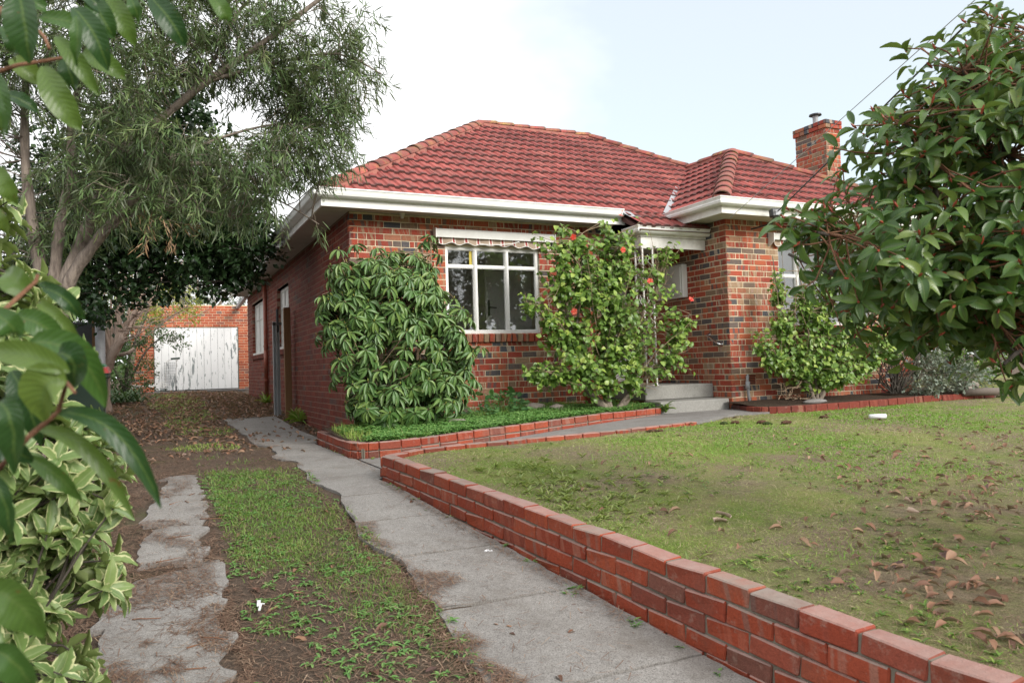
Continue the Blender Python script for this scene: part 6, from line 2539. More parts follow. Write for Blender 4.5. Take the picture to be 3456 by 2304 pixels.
# crepe myrtle: many smooth pale stems, nearly bare
cm = empty('crepe_myrtle_tree', (-.72, 16.6, .85), 'leafless tree with many smooth pinkish stems beside the driveway', 'tree')
mb = MB()
ln = [([(-.80, 16.8, .8), (-.82, 16.8, 1.5), (-.66, 16.7, 2.0), (-.45, 16.6, 2.35)], .13, .075), ([(-.86, 16.9, .8), (-.95, 16.95, 1.5), (-.95, 16.95, 2.1), (-1.05, 17.0, 2.8), (-1.1, 17.0, 3.9)], .09, .02)]
for i in range(17):
    t = i / 16
    s0 = np.array([-.78, 16.78, 1.95]) * (1 - t) + np.array([-.42, 16.58, 2.38]) * t
    e = np.array([-1.15 + 1.75 * t + random.uniform(-.1, .1), 16.6 + random.uniform(-.5, .5), 4.0 + .3 * math.sin(t * 3) + random.uniform(-.2, .5)])
    mid = s0 * .45 + e * .55 + np.array([-.12 + .2 * t, 0, -.1])
    ln.append(([s0, s0 * .8 + mid * .2 + np.array([0, 0, .06]), mid, e], .042, .010))
nodes = limbs(mb, ln, 8)
for i in range(60):
    a = nodes[rng.integers(40, len(nodes))]
    if a[2] < 2.4:
        continue
    q = a + rng.normal(0, .45, 3) + np.array([.15, 0, .45])
    mb.tube(wob(a, q, 4, .06), [.012, .009, .007, .005, .003], 5)
for a, q in (((-.42, 16.55, 2.5), (1.5, 16.3, 3.0)), ((-.5, 16.5, 2.2), (.9, 16.3, 2.75)), ((-.3, 16.5, 2.7), (1.0, 16.2, 3.6)), ((-.45, 16.55, 2.3), (.65, 16.3, 2.9))):
    mb.tube(wob(a, q, 6, .05), [.018, .014, .012, .010, .008, .006, .004], 6)
mb.tube([(-.55, 16.6, 1.98), (-.38, 16.55, 2.02), (-.28, 16.5, 2.10)], [.04, .035, .03], 8)
mb.obj('trunk', M['bark_pale'], cm, smooth=True)

broad_tree('flowering_tree', 'yellow-green tree rising behind the leafless stems next to the garage', (-.6, 23.6, 1.0),
           [([(-.6, 23.6, .9), (-.4, 23.6, 2.4), (.0, 23.5, 3.6), (.3, 23.4, 4.8)], .09, .02), ([(-.4, 23.6, 2.4), (.5, 23.4, 3.2), (1.0, 23.4, 3.5)], .04, .01)],
           [(.1, 23.5, 4.4, .8, .8, .9), (.6, 23.4, 3.7, .75, .6, .4), (-.4, 23.6, 3.8, .8, .8, .8), (1.0, 23.4, 3.4, .45, .4, .25), (.3, 23.5, 5.2, .5, .5, .6)], 420, 12, (.06, .10), .5, M['yellow'], M['bark_grey'], hole=.36)
broad_tree('green_tree', 'mid green leafy tree overhanging the garage roof', (.2, 29.5, 1.1),
           [([(.2, 29.5, 1.0), (.5, 29.5, 3.0), (1.0, 29.3, 4.6)], .1, .03)],
           [(.9, 29.3, 4.6, 1.4, 1.0, .9), (1.9, 29.2, 4.1, .9, .7, .45), (-.6, 29.5, 4.8, 1.2, 1, 1.2)], 420, 10, (.08, .13), .5, M['hedge'], M['bark_dark'])
broad_tree('bare_tree', 'tangled greyish half-bare tree far behind the garage', (2.4, 44, 1.1),
           [([(2.4, 44, 1.0), (2.5, 44, 4.0), (2.3, 44, 7.0)], .25, .05), ([(2.5, 44, 4.0), (4.0, 43.6, 6.2), (4.8, 43.5, 6.4)], .1, .02), ([(2.5, 44, 3.5), (1.0, 44, 6.5), (.6, 44, 9)], .12, .02)],
           [(2.6, 44, 6.6, 2.2, 1.5, 2.2), (4.0, 43.8, 5.4, 1.5, 1.2, 1.2), (1.0, 44, 7.5, 1.6, 1.4, 2.0)], 620, 8, (.10, .30), .08, M['brownleaf'], M['bark_grey'], hole=.34, twn=2)
broad_tree('dark_tree', 'dark bushy tree peeping over the garage parapet', (4.6, 41, 1.1),
           [([(4.6, 41, 1.0), (4.6, 41, 4.4)], .15, .05)], [(4.5, 41, 4.5, .9, .9, 1.0), (4.0, 41, 4.2, .8, .8, .7)], 200, 9, (.10, .16), .45, M['dark'], M['bark_dark'])
# dark hedge against the left side of the garage
hg = empty('hedge_bush', (-.5, 21.8, 1.1), 'dark green hedge bush spreading in front of the left garage wall', 'bush')
mb = MB()
hn = limbs(mb, [([(-.6, 21.8, 1.05), (-.5, 21.8, 2.0), (-.2, 21.7, 2.8)], .06, .012), ([(-.55, 21.8, 1.3), (-.1, 21.6, 2.2), (.5, 21.5, 2.75)], .035, .008), ([(-.6, 21.8, 1.2), (-1.0, 21.9, 2.2)], .04, .01)], 6)
mb.obj('stems', M['bark_dark'], hg, smooth=True)
tips, o = in_ells([(-.7, 21.9, 2.0, .75, .6, .95), (-1.5, 22.0, 1.8, .8, .7, .9), (-1.6, 22, 3.2, .9, .8, .9), (-.35, 21.7, 2.75, .6, .5, .5), (-.35, 21.6, 1.55, .45, .4, .45), (.35, 21.5, 2.72, .50, .35, .20), (.55, 21.5, 2.45, .3, .25, .2), (-1.2, 22, 2.6, .7, .7, .8)], 900, .4)
canopy(hg, tips, o, 10, (.06, .10), .5, M['hedge'], .2, .9, .004, .2, mu=.35) if False else canopy(hg, tips, o, 10, (.06, .10), .5, M['hedge'], .2, .9, .004, .2, .35, name='foliage', jit=.04)
broad_tree('shade_tree', 'dark leafy tree filling the gap behind the fence left of the leafless stems', (-2.6, 16.5, .8),
           [([(-2.6, 16.5, .7), (-2.5, 16.5, 2.2), (-2.3, 16.4, 3.8)], .1, .03)], [(-2.3, 16.3, 2.6, 1.0, .9, 1.1), (-2.2, 16.3, 4.0, 1.3, 1.0, 1.1), (-1.6, 16.8, 2.0, .5, .5, .8)], 700, 10, (.08, .13), .6, M['dark'], M['bark_dark'], shell=.3, twn=8)
# strappy clump
sc = empty('strap_leaf_clump', (-.75, 19.0, 1.0), 'clump of dark strappy leaves beside the driveway under the pale stems', 'plant')
mb = MB()
T = leaf_strip(3, (.8, 1, .8, .1))
n = 170
ang = rng.random(n) * 6.28
A = np.stack([np.cos(ang), np.sin(ang), rng.uniform(.4, 1.6, n)], 1)
P = np.array([-.72, 19.0, 1.0]) + np.stack([rng.normal(0, .32, n), rng.normal(0, .35, n), np.zeros(n)], 1)
TV3, TF3, TU3 = T
TV3 = TV3.copy()
TV3[:, 2] = -.45 * TV3[:, 1] ** 2
mb.scatter((TV3, TF3, TU3), leaf_mats(unit(A), np.tile([[0, 0, 1.0]], (n, 1)), rng.uniform(.35, .65, n), np.full(n, .035)), P)
mb.obj('leaves', M['strap'], sc, smooth=True)

# silver-edged creeper, rocks and log at the right house corner
iv = empty('silver_shrub', (11.6, 8.3, .9), 'grey-green variegated shrub at the far corner of the wing', 'shrub')
mb = MB()
ivn = limbs(mb, [([(11.9, 8.5, .85), (11.9, 8.5, 1.5), (11.9, 8.6, 2.3), (11.8, 8.6, 3.0)], .03, .01), ([(11.8, 8.4, .9), (11.3, 8.3, 1.2)], .02, .006)], 6)
mb.obj('stems', M['bark_grey'], iv, smooth=True)
tips, o = in_ells([(11.95, 8.35, 1.75, .36, .3, .85), (11.7, 8.2, 1.15, .75, .3, .26), (12.2, 8.1, 1.1, .5, .3, .22), (11.3, 8.2, 1.02, .35, .25, .14), (11.95, 8.4, 2.9, .4, .35, .5)], 420, .4)
canopy(iv, tips, o, 9, (.05, .08), .6, M['silver'], .2, .9, .003, .15, .4, name='foliage', jit=.03)
deadb = empty('dead_bush', (10.75, 8.3, .93), 'bare dead twiggy bush against the wing wall right of the round-leaved bush', 'bush')
mb = MB()
for i in range(34):
    a = np.array([10.75 + random.uniform(-.12, .12), 8.32, .9])
    q = a + np.array([random.gauss(0, .42), random.uniform(-.25, .2), random.uniform(.5, 1.35)])
    pts = wob(a, q, 5, .06)
    mb.tube(pts, [.014, .011, .009, .007, .005, .003], 5)
    for j in range(2):
        s = pts[rng.integers(2, 5)]
        mb.tube(wob(s, s + rng.normal(0, .16, 3) + np.array([0, 0, .14]), 3, .08), [.005, .004, .003, .002], 4)
mb.obj('stems', M['bark_dark'], deadb, smooth=True)


def rock(name, x, y, z, r, label, mat, sq=(1, .8, .6)):
    bm = bmesh.new()
    bmesh.ops.create_icosphere(bm, subdivisions=3, radius=1)
    sd = random.random() * 50
    for v in bm.verts:
        d = v.co.copy()
        k = 1 + .5 * (float(vnoise(d.x * 1.3 + sd, d.y * 1.3 + d.z * 1.7 + sd, 1.1, 3)) - .5)
        v.co = Vector((d.x * sq[0], d.y * sq[1], d.z * sq[2])) * (r * k)
    me = bpy.data.meshes.new(name)
    bm.to_mesh(me)
    bm.free()
    me.polygons.foreach_set("use_smooth", [True] * len(me.polygons))
    o = link(name, me, mat, None, Matrix.Translation((x, y, z)))
    return tag(o, label, 'rock')


M['rock'] = mortar_mat('pale_rock', (.34, .30, .26))
rock('rock', 12.5, 8.25, .95, .17, 'rounded pinkish rock in the bed beyond the grey variegated shrub', M['rock'])
rock('rock', 12.1, 8.0, .90, .11, 'small rock beside the weathered log', M['rock'])
rock('rock', 8.75, 8.10, .87, .17, 'flat grey stone in the bed under the wing window bush', M['path'], (1.3, .5, .22))
rock('rock', 5.0, 9.1, .93, .10, 'pale pinkish rock in the ground cover below the front window', M['rock'])
rock('rock', 4.8, 9.35, .94, .13, 'low pale stone against the facade among the ground cover', M['rock'], (1.2, .8, .5))
rock('rock', 3.35, 8.6, .86, .11, 'buff stone half buried in ground cover beside the corner bush', M['rock'], (1.2, .8, .4))
lg = empty('log', (12.2, 7.75, .95), 'weathered grey log lying at the bed edge on the right', 'log')
mb = MB()
mb.tube([(11.85, 7.95, .87), (12.15, 7.76, .88), (12.55, 7.6, .87)], [.055, .065, .055], 12)
mb.obj('trunk', M['log'], lg, smooth=True)

# neighbours' greenery beyond the right end of the house
bgx = empty('round_bush', (17.4, 11.6, .8), 'bright green rounded bush beyond the right end of the house', 'bush')
mb = MB()
limbs(mb, [([(17.4, 11.6, .8), (17.4, 11.6, 1.5)], .05, .02)], 6)
mb.obj('stems', M['bark_dark'], bgx)
tips, o = in_ells([(17.4, 11.5, 1.35, .8, .7, .55)], 160, .6)
canopy(bgx, tips, o, 10, (.07, .11), .5, M['hib'], .1, .9, 0, .15, .3, name='foliage', jit=.04)
broad_tree('street_tree', 'dark tree with a reddish brown trunk beyond the right end of the house', (18.2, 12.2, .8),
           [([(18.2, 12.2, .8), (18.1, 12.1, 2.2), (18.3, 12.0, 3.6)], .13, .06)], [(18.2, 12.0, 4.2, 1.9, 1.6, 1.5), (17.0, 12.0, 3.2, 1.0, 1.0, .7), (19.6, 12.0, 3.4, 1.2, 1.2, 1.0)], 500, 9, (.10, .15), .45, M['dark'], M['bark_dark'])
broad_tree('hedge_tree', 'dense dark hedge tree closing the view past the right house corner', (15.2, 12.6, .8),
           [([(15.2, 12.6, .7), (15.2, 12.6, 2.4)], .09, .03)], [(15.0, 12.6, 2.0, 1.3, .8, 1.0), (14.2, 12.8, 1.5, .9, .7, .7), (16.2, 12.6, 2.4, 1.1, .8, 1.0), (14.6, 12.6, 3.2, 1.3, .8, .8), (17.0, 13, 1.8, 1.2, .8, 1.0), (18.8, 13.2, 2.0, 1.2, .8, 1.2), (20.6, 13.4, 2.2, 1.2, .8, 1.3), (18.0, 13.2, 3.4, 2.2, .8, 1.0)], 1300, 10, (.08, .13), .55, M['dark'], M['bark_dark'], shell=.3, twn=8)
# far gardens and trees closing the horizon, one mass
n = 9000
a = rng.uniform(R(-75), R(100), n)
rr = rng.uniform(52, 66, n)
hh = (3.2 + 3.5 * vnoise(a * 9, rr * .0, 1.0, 3)) * rng.random(n) ** .7
P = np.stack([rr * np.sin(a), rr * np.cos(a), 1.0 + hh], 1)
Ls = rng.uniform(.5, 1.1, n)
mb = MB()
mb.scatter(DIAM, leaf_mats(rdir(n), rdir(n), Ls, Ls * .6), P, np.clip(vnoise(a * 14, rr * .1, 1.0, 2) + rng.normal(0, .12, n), 0, 1))
mb.obj('treeline', M['hedge'], None, kind='stuff')
# street trees behind the camera, mirrored in the panes and shading the yard
for i, (x, y, s) in enumerate(((11.5, -13, 1.0), (17, -15, 1.15), (5.0, -17, 1.1), (24, -12, 1.0), (-4, -16, 1.1))):
    broad_tree('street_tree', ('plane tree across the street mirrored in the left lights of the front window', 'tall street tree mirrored in the right light of the front window', 'street tree behind the viewer mirrored in the side of the front window',
                               'street tree far along the road mirrored in the wing window', 'street tree across the road from the driveway')[i], (x, y, -.6),
               [([(x, y, -.7), (x + .1, y, 1.6), (x, y + .2, 3.2), (x + .3, y, 5.5 * s)], .22, .06), ([(x, y + .1, 2.4), (x + 1.5, y, 4.2 * s), (x + 2.4, y, 5.2 * s)], .1, .03), ([(x, y + .1, 2.6), (x - 1.6, y, 4.4 * s), (x - 2.2, y, 5.6 * s)], .1, .03)],
               [(x, y, 5.4 * s, 2.4, 1.8, 1.6), (x + 1.8, y, 4.9 * s, 1.6, 1.5, 1.3), (x - 1.8, y, 4.8 * s, 1.6, 1.5, 1.4), (x + .3, y, 7.0 * s, 1.8, 1.6, 1.2)], 760, 9, (.18, .32), .55, M['dark'], M['bark_dark'], hole=.40, tl=.5, group=None)
# ------------------------------------------------------------------ grass, ground cover, litter
BL = (np.array([(-.5, 0, 0), (.5, 0, 0), (-.38, .5, .0), (.38, .5, .0), (0, 1, 0)], float), [np.array([[0, 1, 3, 2]]), np.array([[2, 3, 4]])], np.array([(-1, 0), (1, 0), (-1, .5), (1, .5), (0, 1)], float))
BLV = BL[0].copy()
BLV[:, 2] = -.35 * BLV[:, 1] ** 2
BL = (BLV, BL[1], BL[2])


def blades(P, hmin, hmax, w, lean=.7, wscale=None):
    n = len(P)
    ang = rng.random(n) * 6.28
    A = unit(np.stack([np.cos(ang) * lean * rng.random(n) * 1.6, np.sin(ang) * lean * rng.random(n) * 1.6, np.ones(n)], 1))
    N = unit(np.stack([np.cos(ang), np.sin(ang), np.full(n, .2)], 1))
    L = rng.uniform(hmin, hmax, n)
    Wd = np.full(n, w) * rng.uniform(.7, 1.4, n) * (1 if wscale is None else wscale)
    return leaf_mats(A, -N, L, Wd)


def polar(n, dmin, dmax, a0, a1, pw=1.0):
    """Random ground points seen from the camera, denser close by (angles from +y towards +x)."""
    d = dmin * (dmax / dmin) ** (rng.random(n) ** pw)
    a = rng.uniform(a0, a1, n)
    return d * np.sin(a), d * np.cos(a)


# lawn
x, y = polar(400000, 1.7, 15.5, R(14), R(66), .8)
dens = vnoise(x, y, 1.2, 4)
k = (x > wall_x(y) + .12) & np.where(x < 7.05, y < EDGE_Y(x) - .03, y < EDGE_R(x) - .03) & (dens + .25 * np.exp(-((x - 8.2) / 2.6) ** 2 - ((y - 5.9) / 1.5) ** 2) - .3 * np.clip((np.degrees(np.arctan2(x, y)) - 46) / 9, 0, 1) * np.clip((4.4 - y) / 1.6, 0, 1) > rng.uniform(.22, .64, len(x)))
x, y = x[k], y[k]
d = np.hypot(x, y)
z = lz(x, y) - .03 + np.clip((24 - d) / 12, 0, 1) * .02 * (vnoise(x, y, 5.0, 4) - .5) + np.clip((24 - d) / 12, 0, 1) * .03 * (vnoise(x, y, 1.1, 2) - .5)
P = np.stack([x, y, z - .004], 1)
lush = np.clip((vnoise(x + 3, y, .8, 3) - .46) * 4 + 1.1 * np.exp(-((x - 8.2) / 2.6) ** 2 - ((y - 5.9) / 1.5) ** 2) + .6 * np.exp(-((x - 3.0) / 1.2) ** 2 - ((y - 5.7) / .7) ** 2), 0, 1)
dry = rng.random(len(x)) < (.46 - .36 * lush)
sc = np.clip(d / 4.0, .8, 2.6)
mb = MB()
g1 = ~dry
mb.scatter(BL, blades(P[g1], .008, .027, .0027, 1.5, sc[g1]) * (1 + .5 * lush[g1])[:, None, None], P[g1], np.clip(rng.normal(.55 - .35 * lush[g1], .22), 0, 1))
mb.obj('lawn_grass', M['grass'], None, kind='stuff')
mb = MB()
mb.scatter(BL, blades(P[dry], .015, .045, .0024, 3.4, sc[dry]), P[dry])
mb.obj('dry_grass', M['grass_dry'], None, kind='stuff')

# grass and flat weeds between the wheel strips
x, y = polar(230000, 2.6, 9.0, R(-5), R(34), .9)
dens = vnoise(x, y, 1.7, 4)
edge = np.clip(np.minimum(x - .34 - .06 * vnoise(y, x, 4), 1.20 - x + .10 * vnoise(x, y, 4)) / .12, 0, 1)
band = np.interp(y, [2.5, 4.2, 5.0, 6.4, 7.4, 8.2], [.34, .50, .98, .86, .50, .08])
k = (edge > rng.random(len(x))) & (dens * .9 + band * .55 > rng.uniform(.62, 1.02, len(x))) & (x > .28) & (x < 1.32)
x, y = x[k], y[k]
def gr(x, y):
    """Top of the driveway soil, or of the right wheel strip where that is higher."""
    x, y = np.asarray(x, float), np.asarray(y, float)
    nr = np.clip((24 - np.hypot(x, y)) / 12, 0, 1)
    s = gz(x, y) - .012 + .014 - .058 * np.clip(np.minimum(x - 1.40, 2.75 - x) / .12, 0, 1) + nr * .022 * (vnoise(x, y, 5.0, 4) - .5) + nr * .033 * (vnoise(x, y, 1.1, 2) - .5)
    on = (x > 1.20 + .30 * (vnoise(y, 3.1, 1.7, 3) - .45)) & (x < 2.0) & (y < 14.4)
    return np.where(on, gz(x, y) + .023, s)


P = np.stack([x, y, gr(x, y) - .003], 1)
mb = MB()
mb.scatter(BL, blades(P, .015, .05, .0034, .9, np.clip(np.hypot(x, y) / 4, .8, 2)), P, np.clip(rng.normal(.38, .25, len(x)) + (vnoise(x, y, 3, 2) - .5) * .6, 0, 1))
mb.obj('strip_grass', M['grass_worn'], None, kind='stuff')

x = rng.uniform(-.6, 1.5, 26000)
y = rng.uniform(9.5, 23, 26000)
k = vnoise(x, y, .8, 3) * np.clip(1.2 - abs(x - .55), 0, 1) > .46
P = np.stack([x[k], y[k], gr(x[k], y[k]) - .003], 1)
mb = MB()
mb.scatter(BL, blades(P, .02, .06, .008, .8), P)
mb.obj('driveway_grass', M['grass'], None, kind='stuff')


def rosettes(name, pts, zf, n, L, ratio, mat, up=.35):
    mb = MB()
    T = leaf_template(3, lambda t: max(.1, math.sin(math.pi * min(1, t * .8 + .12))), .2, .3)
    for (x, y) in pts:
        k = rng.integers(n[0], n[1])
        a = rng.random(k) * 6.28
        A = unit(np.stack([np.cos(a), np.sin(a), rng.uniform(.05, up * 2, k)], 1))
        Lk = rng.uniform(*L, k)
        mb.scatter(T, leaf_mats(A, np.tile([[0, 0, 1.0]], (k, 1)), Lk, Lk * ratio), np.tile([[x, y, float(zf(x, y)) + .006]], (k, 1)))
    return mb.obj(name, mat, None, smooth=True, kind='stuff')


pts = []
while len(pts) < 760:
    x, y = float(rng.uniform(.36, 1.24)), float(2.7 * (7.4 / 2.7) ** rng.random())
    if vnoise(x, y, 2.1, 3) > .42:
        pts.append((x, y))
rosettes('flat_weeds', pts, gr, (4, 9), (.012, .042), .34, M['clover'], .3)
pts = []
lzr = lambda x, y: lz(x, y) - .03
while len(pts) < 420:
    x, y = polar(1, 2.2, 8.0, R(16), R(60))
    x, y = float(x[0]), float(y[0])
    if x > wall_x(y) + .15 and y < EDGE_Y(x) - .1 and vnoise(x, y, 1.6, 2) > .5:
        pts.append((x, y))
rosettes('pale_weeds', [(2.25 + abs(random.gauss(0, .45)), random.gauss(4.5, .55)) for _ in range(190)], lzr, (5, 11), (.025, .075), .16, M['paleweed'], .8)
rosettes('flat_weeds', pts, lzr, (4, 9), (.015, .042), .25, M['hib'], .5)
# weeds along the foot of the wall
pts = [(float(wall_x(y)) - .02 - abs(random.gauss(0, .035)), y) for y in (2.45, 2.7, 2.95, 3.0, 3.4, 3.43, 3.47, 3.9, 4.2, 4.22, 4.9, 5.1, 5.4, 5.75, 5.8, 5.9)]
rosettes('wall_foot_weeds', pts, gz, (9, 16), (.02, .06), .3, M['clover'], .6)
pts = [(2.0 + .1 * i, 7.5 + random.uniform(-.02, .02)) for i in range(3)] + [(1.81, 8.0 + .2 * i) for i in range(5)]
rosettes('wall_foot_weeds', pts, lambda x, y: .62, (8, 14), (.02, .05), .2, M['grass'], .8)

# clover in the garden bed
x = rng.uniform(1.95, 6.45, 18000)
y = BED_Y(x) + .13 + rng.random(18000) ** 1.2 * 1.35
k = (vnoise(x, y, 1.6, 3) > np.where(x > 2.9, .30, .50)) & (y < np.where(x < 2.42, 9.0, 9.75)) & ~((x > 3.6) & (y > 9.35) & (vnoise(x, y, 2.5, 2) > .45))
x, y = x[k], y[k]
n = len(x)
ht = rng.uniform(.005, .06, n) * (.5 + vnoise(x, y, 2.2, 2))
P = np.stack([x, y, bed_z(x, y) + ht], 1)
a = rng.random(n) * 6.28
mb = MB()
for q in range(3):
    A = unit(np.stack([np.cos(a + q * 2.1), np.sin(a + q * 2.1), rng.normal(.05, .25, n)], 1))
    L = rng.uniform(.016, .03, n)
    mb.scatter(DIAM, leaf_mats(A, unit(np.array([0, -.15, 1.0]) + rng.normal(0, .25, (n, 3))), L, L * .95), P)
mb.obj('clover', M['clover'], None, kind='stuff')
x = rng.uniform(1.9, 6.4, 9000)
y = BED_Y(x) + .12 + rng.random(9000) * 1.5
k = (vnoise(x + 9, y, 2.0, 3) > .56) & (y < np.where(x < 2.42, 9.0, 9.85))
P = np.stack([x[k], y[k], bed_z(x[k], y[k])], 1)
mb = MB()
mb.scatter(BL, blades(P, .05, .16, .005, .8), P)
mb.obj('bed_grass', M['grass'], None, kind='stuff')
# nasturtium clump in front of the facade
na = empty('nasturtium_clump', (4.05, 9.1, .9), 'low clump of round bluish green leaves below the front window', 'plant')
ang = np.arange(9) / 9 * 6.28
NV = np.concatenate([[(0, .5, -.06)], np.stack([.5 * np.cos(ang), .5 + .5 * np.sin(ang), .03 * np.cos(3 * ang)], 1)])
NT = (NV, [np.array([[0, 1 + i, 1 + (i + 1) % 9] for i in range(9)])], np.stack([NV[:, 0], NV[:, 1]], 1))
tips, o = in_ells([(4.05, 9.1, .98, .48, .34, .20), (4.3, 9.25, 1.03, .3, .28, .17)], 330, .6, .2)
k = tips[:, 2] > .93
tips, o = tips[k], o[k]
A = unit(o * np.array([1, 1, .3]) + rng.normal(0, .3, tips.shape) + np.array([0, -.4, -.15]))
L = rng.uniform(.045, .085, len(tips))
split_each(na, 'n', tips, leaf_mats(A, unit(np.array([0, -.45, 1.0]) + rng.normal(0, .25, tips.shape)), L, L), M['nast'], M['nast'], [NT], 0)
mb = MB()
for t in tips[::4]:
    mb.tube([(4.1 + (t[0] - 4.1) * .4, 9.15, .88), t + np.array([0, 0, -.01])], [.004, .003], 4)
mb.obj('stems', M['clover'], na, kind='stuff')
# small fern-like weed in the corner of the step
rw = empty('step_weed', (6.44, 8.72, .8), 'small bright green weed growing against the left side of the concrete step', 'weed')
mb = MB()
T = leaf_template(4, lambda t: max(.08, math.sin(math.pi * min(1, t * .85 + .1))), .2, .5)
for (px, py, nn, hh) in ((6.52, 8.70, 26, .24),):
    a = rng.random(nn) * 6.28
    A = unit(np.stack([np.cos(a), np.sin(a) * .7 - .2, rng.uniform(.5, 2.2, nn)], 1))
    L = rng.uniform(.08, .2, nn)
    mb.scatter(T, leaf_mats(A, np.tile([[0, 0, 1.0]], (nn, 1)), L, L * .25), np.array([[px, py, .80]]) + np.stack([rng.normal(0, .02, nn), rng.normal(0, .015, nn), rng.uniform(0, .08, nn)], 1))
mb.obj('leaves', M['hib'], rw, smooth=True)
# weeds at the foot of the long wall
pts = [(2.30, 13.3 + .12 * i) for i in range(6)] + [(2.32, 17.9), (2.3, 17.6), (2.28, 17.3)]
rosettes('wall_foot_weeds', pts, gz, (16, 26), (.10, .28), .10, M['grass'], 2.0)

# needles and fine litter on the driveway
def needles(name, x, y, zf, L, w, mat, lift=.004):
    n = len(x)
    a = rng.random(n) * 6.28
    A = unit(np.stack([np.cos(a), np.sin(a), rng.normal(0, .10, n)], 1))
    Lk = rng.uniform(*L, n)
    P = np.stack([x, y, zf(x, y) + lift + rng.random(n) * .008], 1)
    mb = MB()
    mb.scatter(leaf_strip(1, (1, .5)), leaf_mats(A, np.tile([[0, 0, 1.0]], (n, 1)), Lk, np.full(n, w) * rng.uniform(.6, 1.6, n)), P)
    return mb.obj(name, mat, None, kind='stuff')


x, y = polar(270000, 2.6, 14, R(-14), R(34), .8)
onstrip = ((x > 1.20 + .42 * np.clip(vnoise(y, x * .6, 1.9, 3) - .44, 0, 1) * 2) & (x < np.interp(y, [2, 6, 14], [2.0, 1.74, 2.0])))
onleft = (x > -.30 + .07 * np.clip(y - 3.5, 0, 5) + .3 * (vnoise(y, x, 2.2, 3) - .4)) & (x < .32) & (y < 7.4)
verge = (x < .36) | ((x > 1.12) & (x < 1.45))
pr = np.where(onstrip, .02, np.where(onleft & (vnoise(x, y, 3.3, 3) < .56), .06, np.where(verge, .85, .22)))
pr = np.where(onstrip & (y < 6) & (wall_x(y) - x < .09), .6, pr)
pr = pr * np.where(y > 7, .9, 1) + np.where((y > 7) & (x < 1.9) & ~onstrip, .35, 0)
k = (rng.random(len(x)) < pr) & (x > -1.6) & (x < np.where(y < 6.2, wall_x(y) - .02, 1.83))
needles('needle_litter', x[k], y[k], lambda a, b: gr(a, b) + np.where((a > -.25) & (a < .3) & (b < 7.4), .018, .004), (.02, .075), .0030, M['needle'])
x, y = polar(26000, 2.2, 9, R(16), R(64), .9)
k = (x > wall_x(y) + .12) & np.where(x < 7.05, y < EDGE_Y(x), y < EDGE_R(x)) & (rng.random(len(x)) < .12 + .6 * np.clip((np.degrees(np.arctan2(x, y)) - 46) / 9, 0, 1) * np.clip((4.4 - y) / 1.6, 0, 1) + .5 * np.clip((x - 3.0) / 3, 0, 1) * (vnoise(x, y, .9, 2) > .45))
needles('lawn_thatch', x[k], y[k], lambda a, b: lzr(a, b), (.02, .07), .0025, M['needle'], .012)
# brown leaf litter drifted deep down the driveway
def litter(name, x, y, zf, L, mat, tilt=.35, lift=.006):
    n = len(x)
    a = rng.random(n) * 6.28
    A = unit(np.stack([np.cos(a), np.sin(a), rng.normal(0, tilt, n)], 1))
    Lk = rng.uniform(*L, n)
    P = np.stack([x, y, zf(x, y) + lift + rng.random(n) * .02], 1)
    T = leaf_template(3, lambda t: max(.06, math.sin(math.pi * min(1, t * .9 + .05))), .5, .35)
    mb = MB()
    mb.scatter(T, leaf_mats(A, unit(np.array([0, 0, 1.0]) + rng.normal(0, .35, (n, 3))), Lk, Lk * rng.uniform(.35, .55, n)), P)
    return mb.obj(name, mat, None, smooth=True, kind='stuff')


n = 15000
x = rng.uniform(-1.7, 2.38, n)
y = rng.uniform(8.6, 24.6, n)
dens = np.interp(y, [8.6, 10.5, 13, 20, 25], [.04, .30, .55, .65, .35]) * np.where(vnoise(x, y, .9, 3) > .40, 1, .25)
dens = np.where((x > 1.35) & (y > 14.2), 1.0, dens)
dens = np.where((x > 1.1) & (x < 2.05) & (y < 14.2), .05, dens)
dens = np.where((x > 2.05) & (y < 14.2), .45, dens)
k = rng.random(n) < dens
x, y = x[k], y[k]
heap = .05 * np.exp(-((x - 2.0) / .5) ** 2) * np.interp(y, [14, 15.5, 22, 24.5], [0, 1, 1, .3])
litter('leaf_litter', x, y, lambda a, b: gr(a, b) + heap * rng.random(len(a)) + .004, (.05, .11), M['deadleaf'], .4)
n = 4200
x, y = polar(n, 2.0, 11, R(30), R(66))
k = (x > wall_x(y) + .35) & np.where(x < 7.05, y < EDGE_Y(x), y < EDGE_R(x)) & (rng.random(n) < .05 + .9 * np.clip((np.degrees(np.arctan2(x, y)) - 44) / 13, 0, 1) ** 1.3 * np.clip((6.6 - y) / 2.5, .15, 1) * np.clip((vnoise(x, y, 1.3, 3) - .36) * 5, .08, 1))
xs_l, ys_l = x[k], y[k]
litter('leaf_litter', xs_l[120:], ys_l[120:], lzr, (.03, .085), M['deadleaf'], .3, .012)

# single fallen leaves one can point at
LT = []
for f, c in ((.35, .15), (.2, .3), (.5, .1), (.15, .08), (.4, .25)):
    T = leaf_template(5, lambda t: max(.05, math.sin(math.pi * min(1, t * .92 + .04)) ** .9), f, c, 1, .02)
    me = mk(T[0], T[1], T[2], smooth=True, name='fallen_leaf')
    me.materials.append(M['deadleaf_each'])
    LT.append(me)


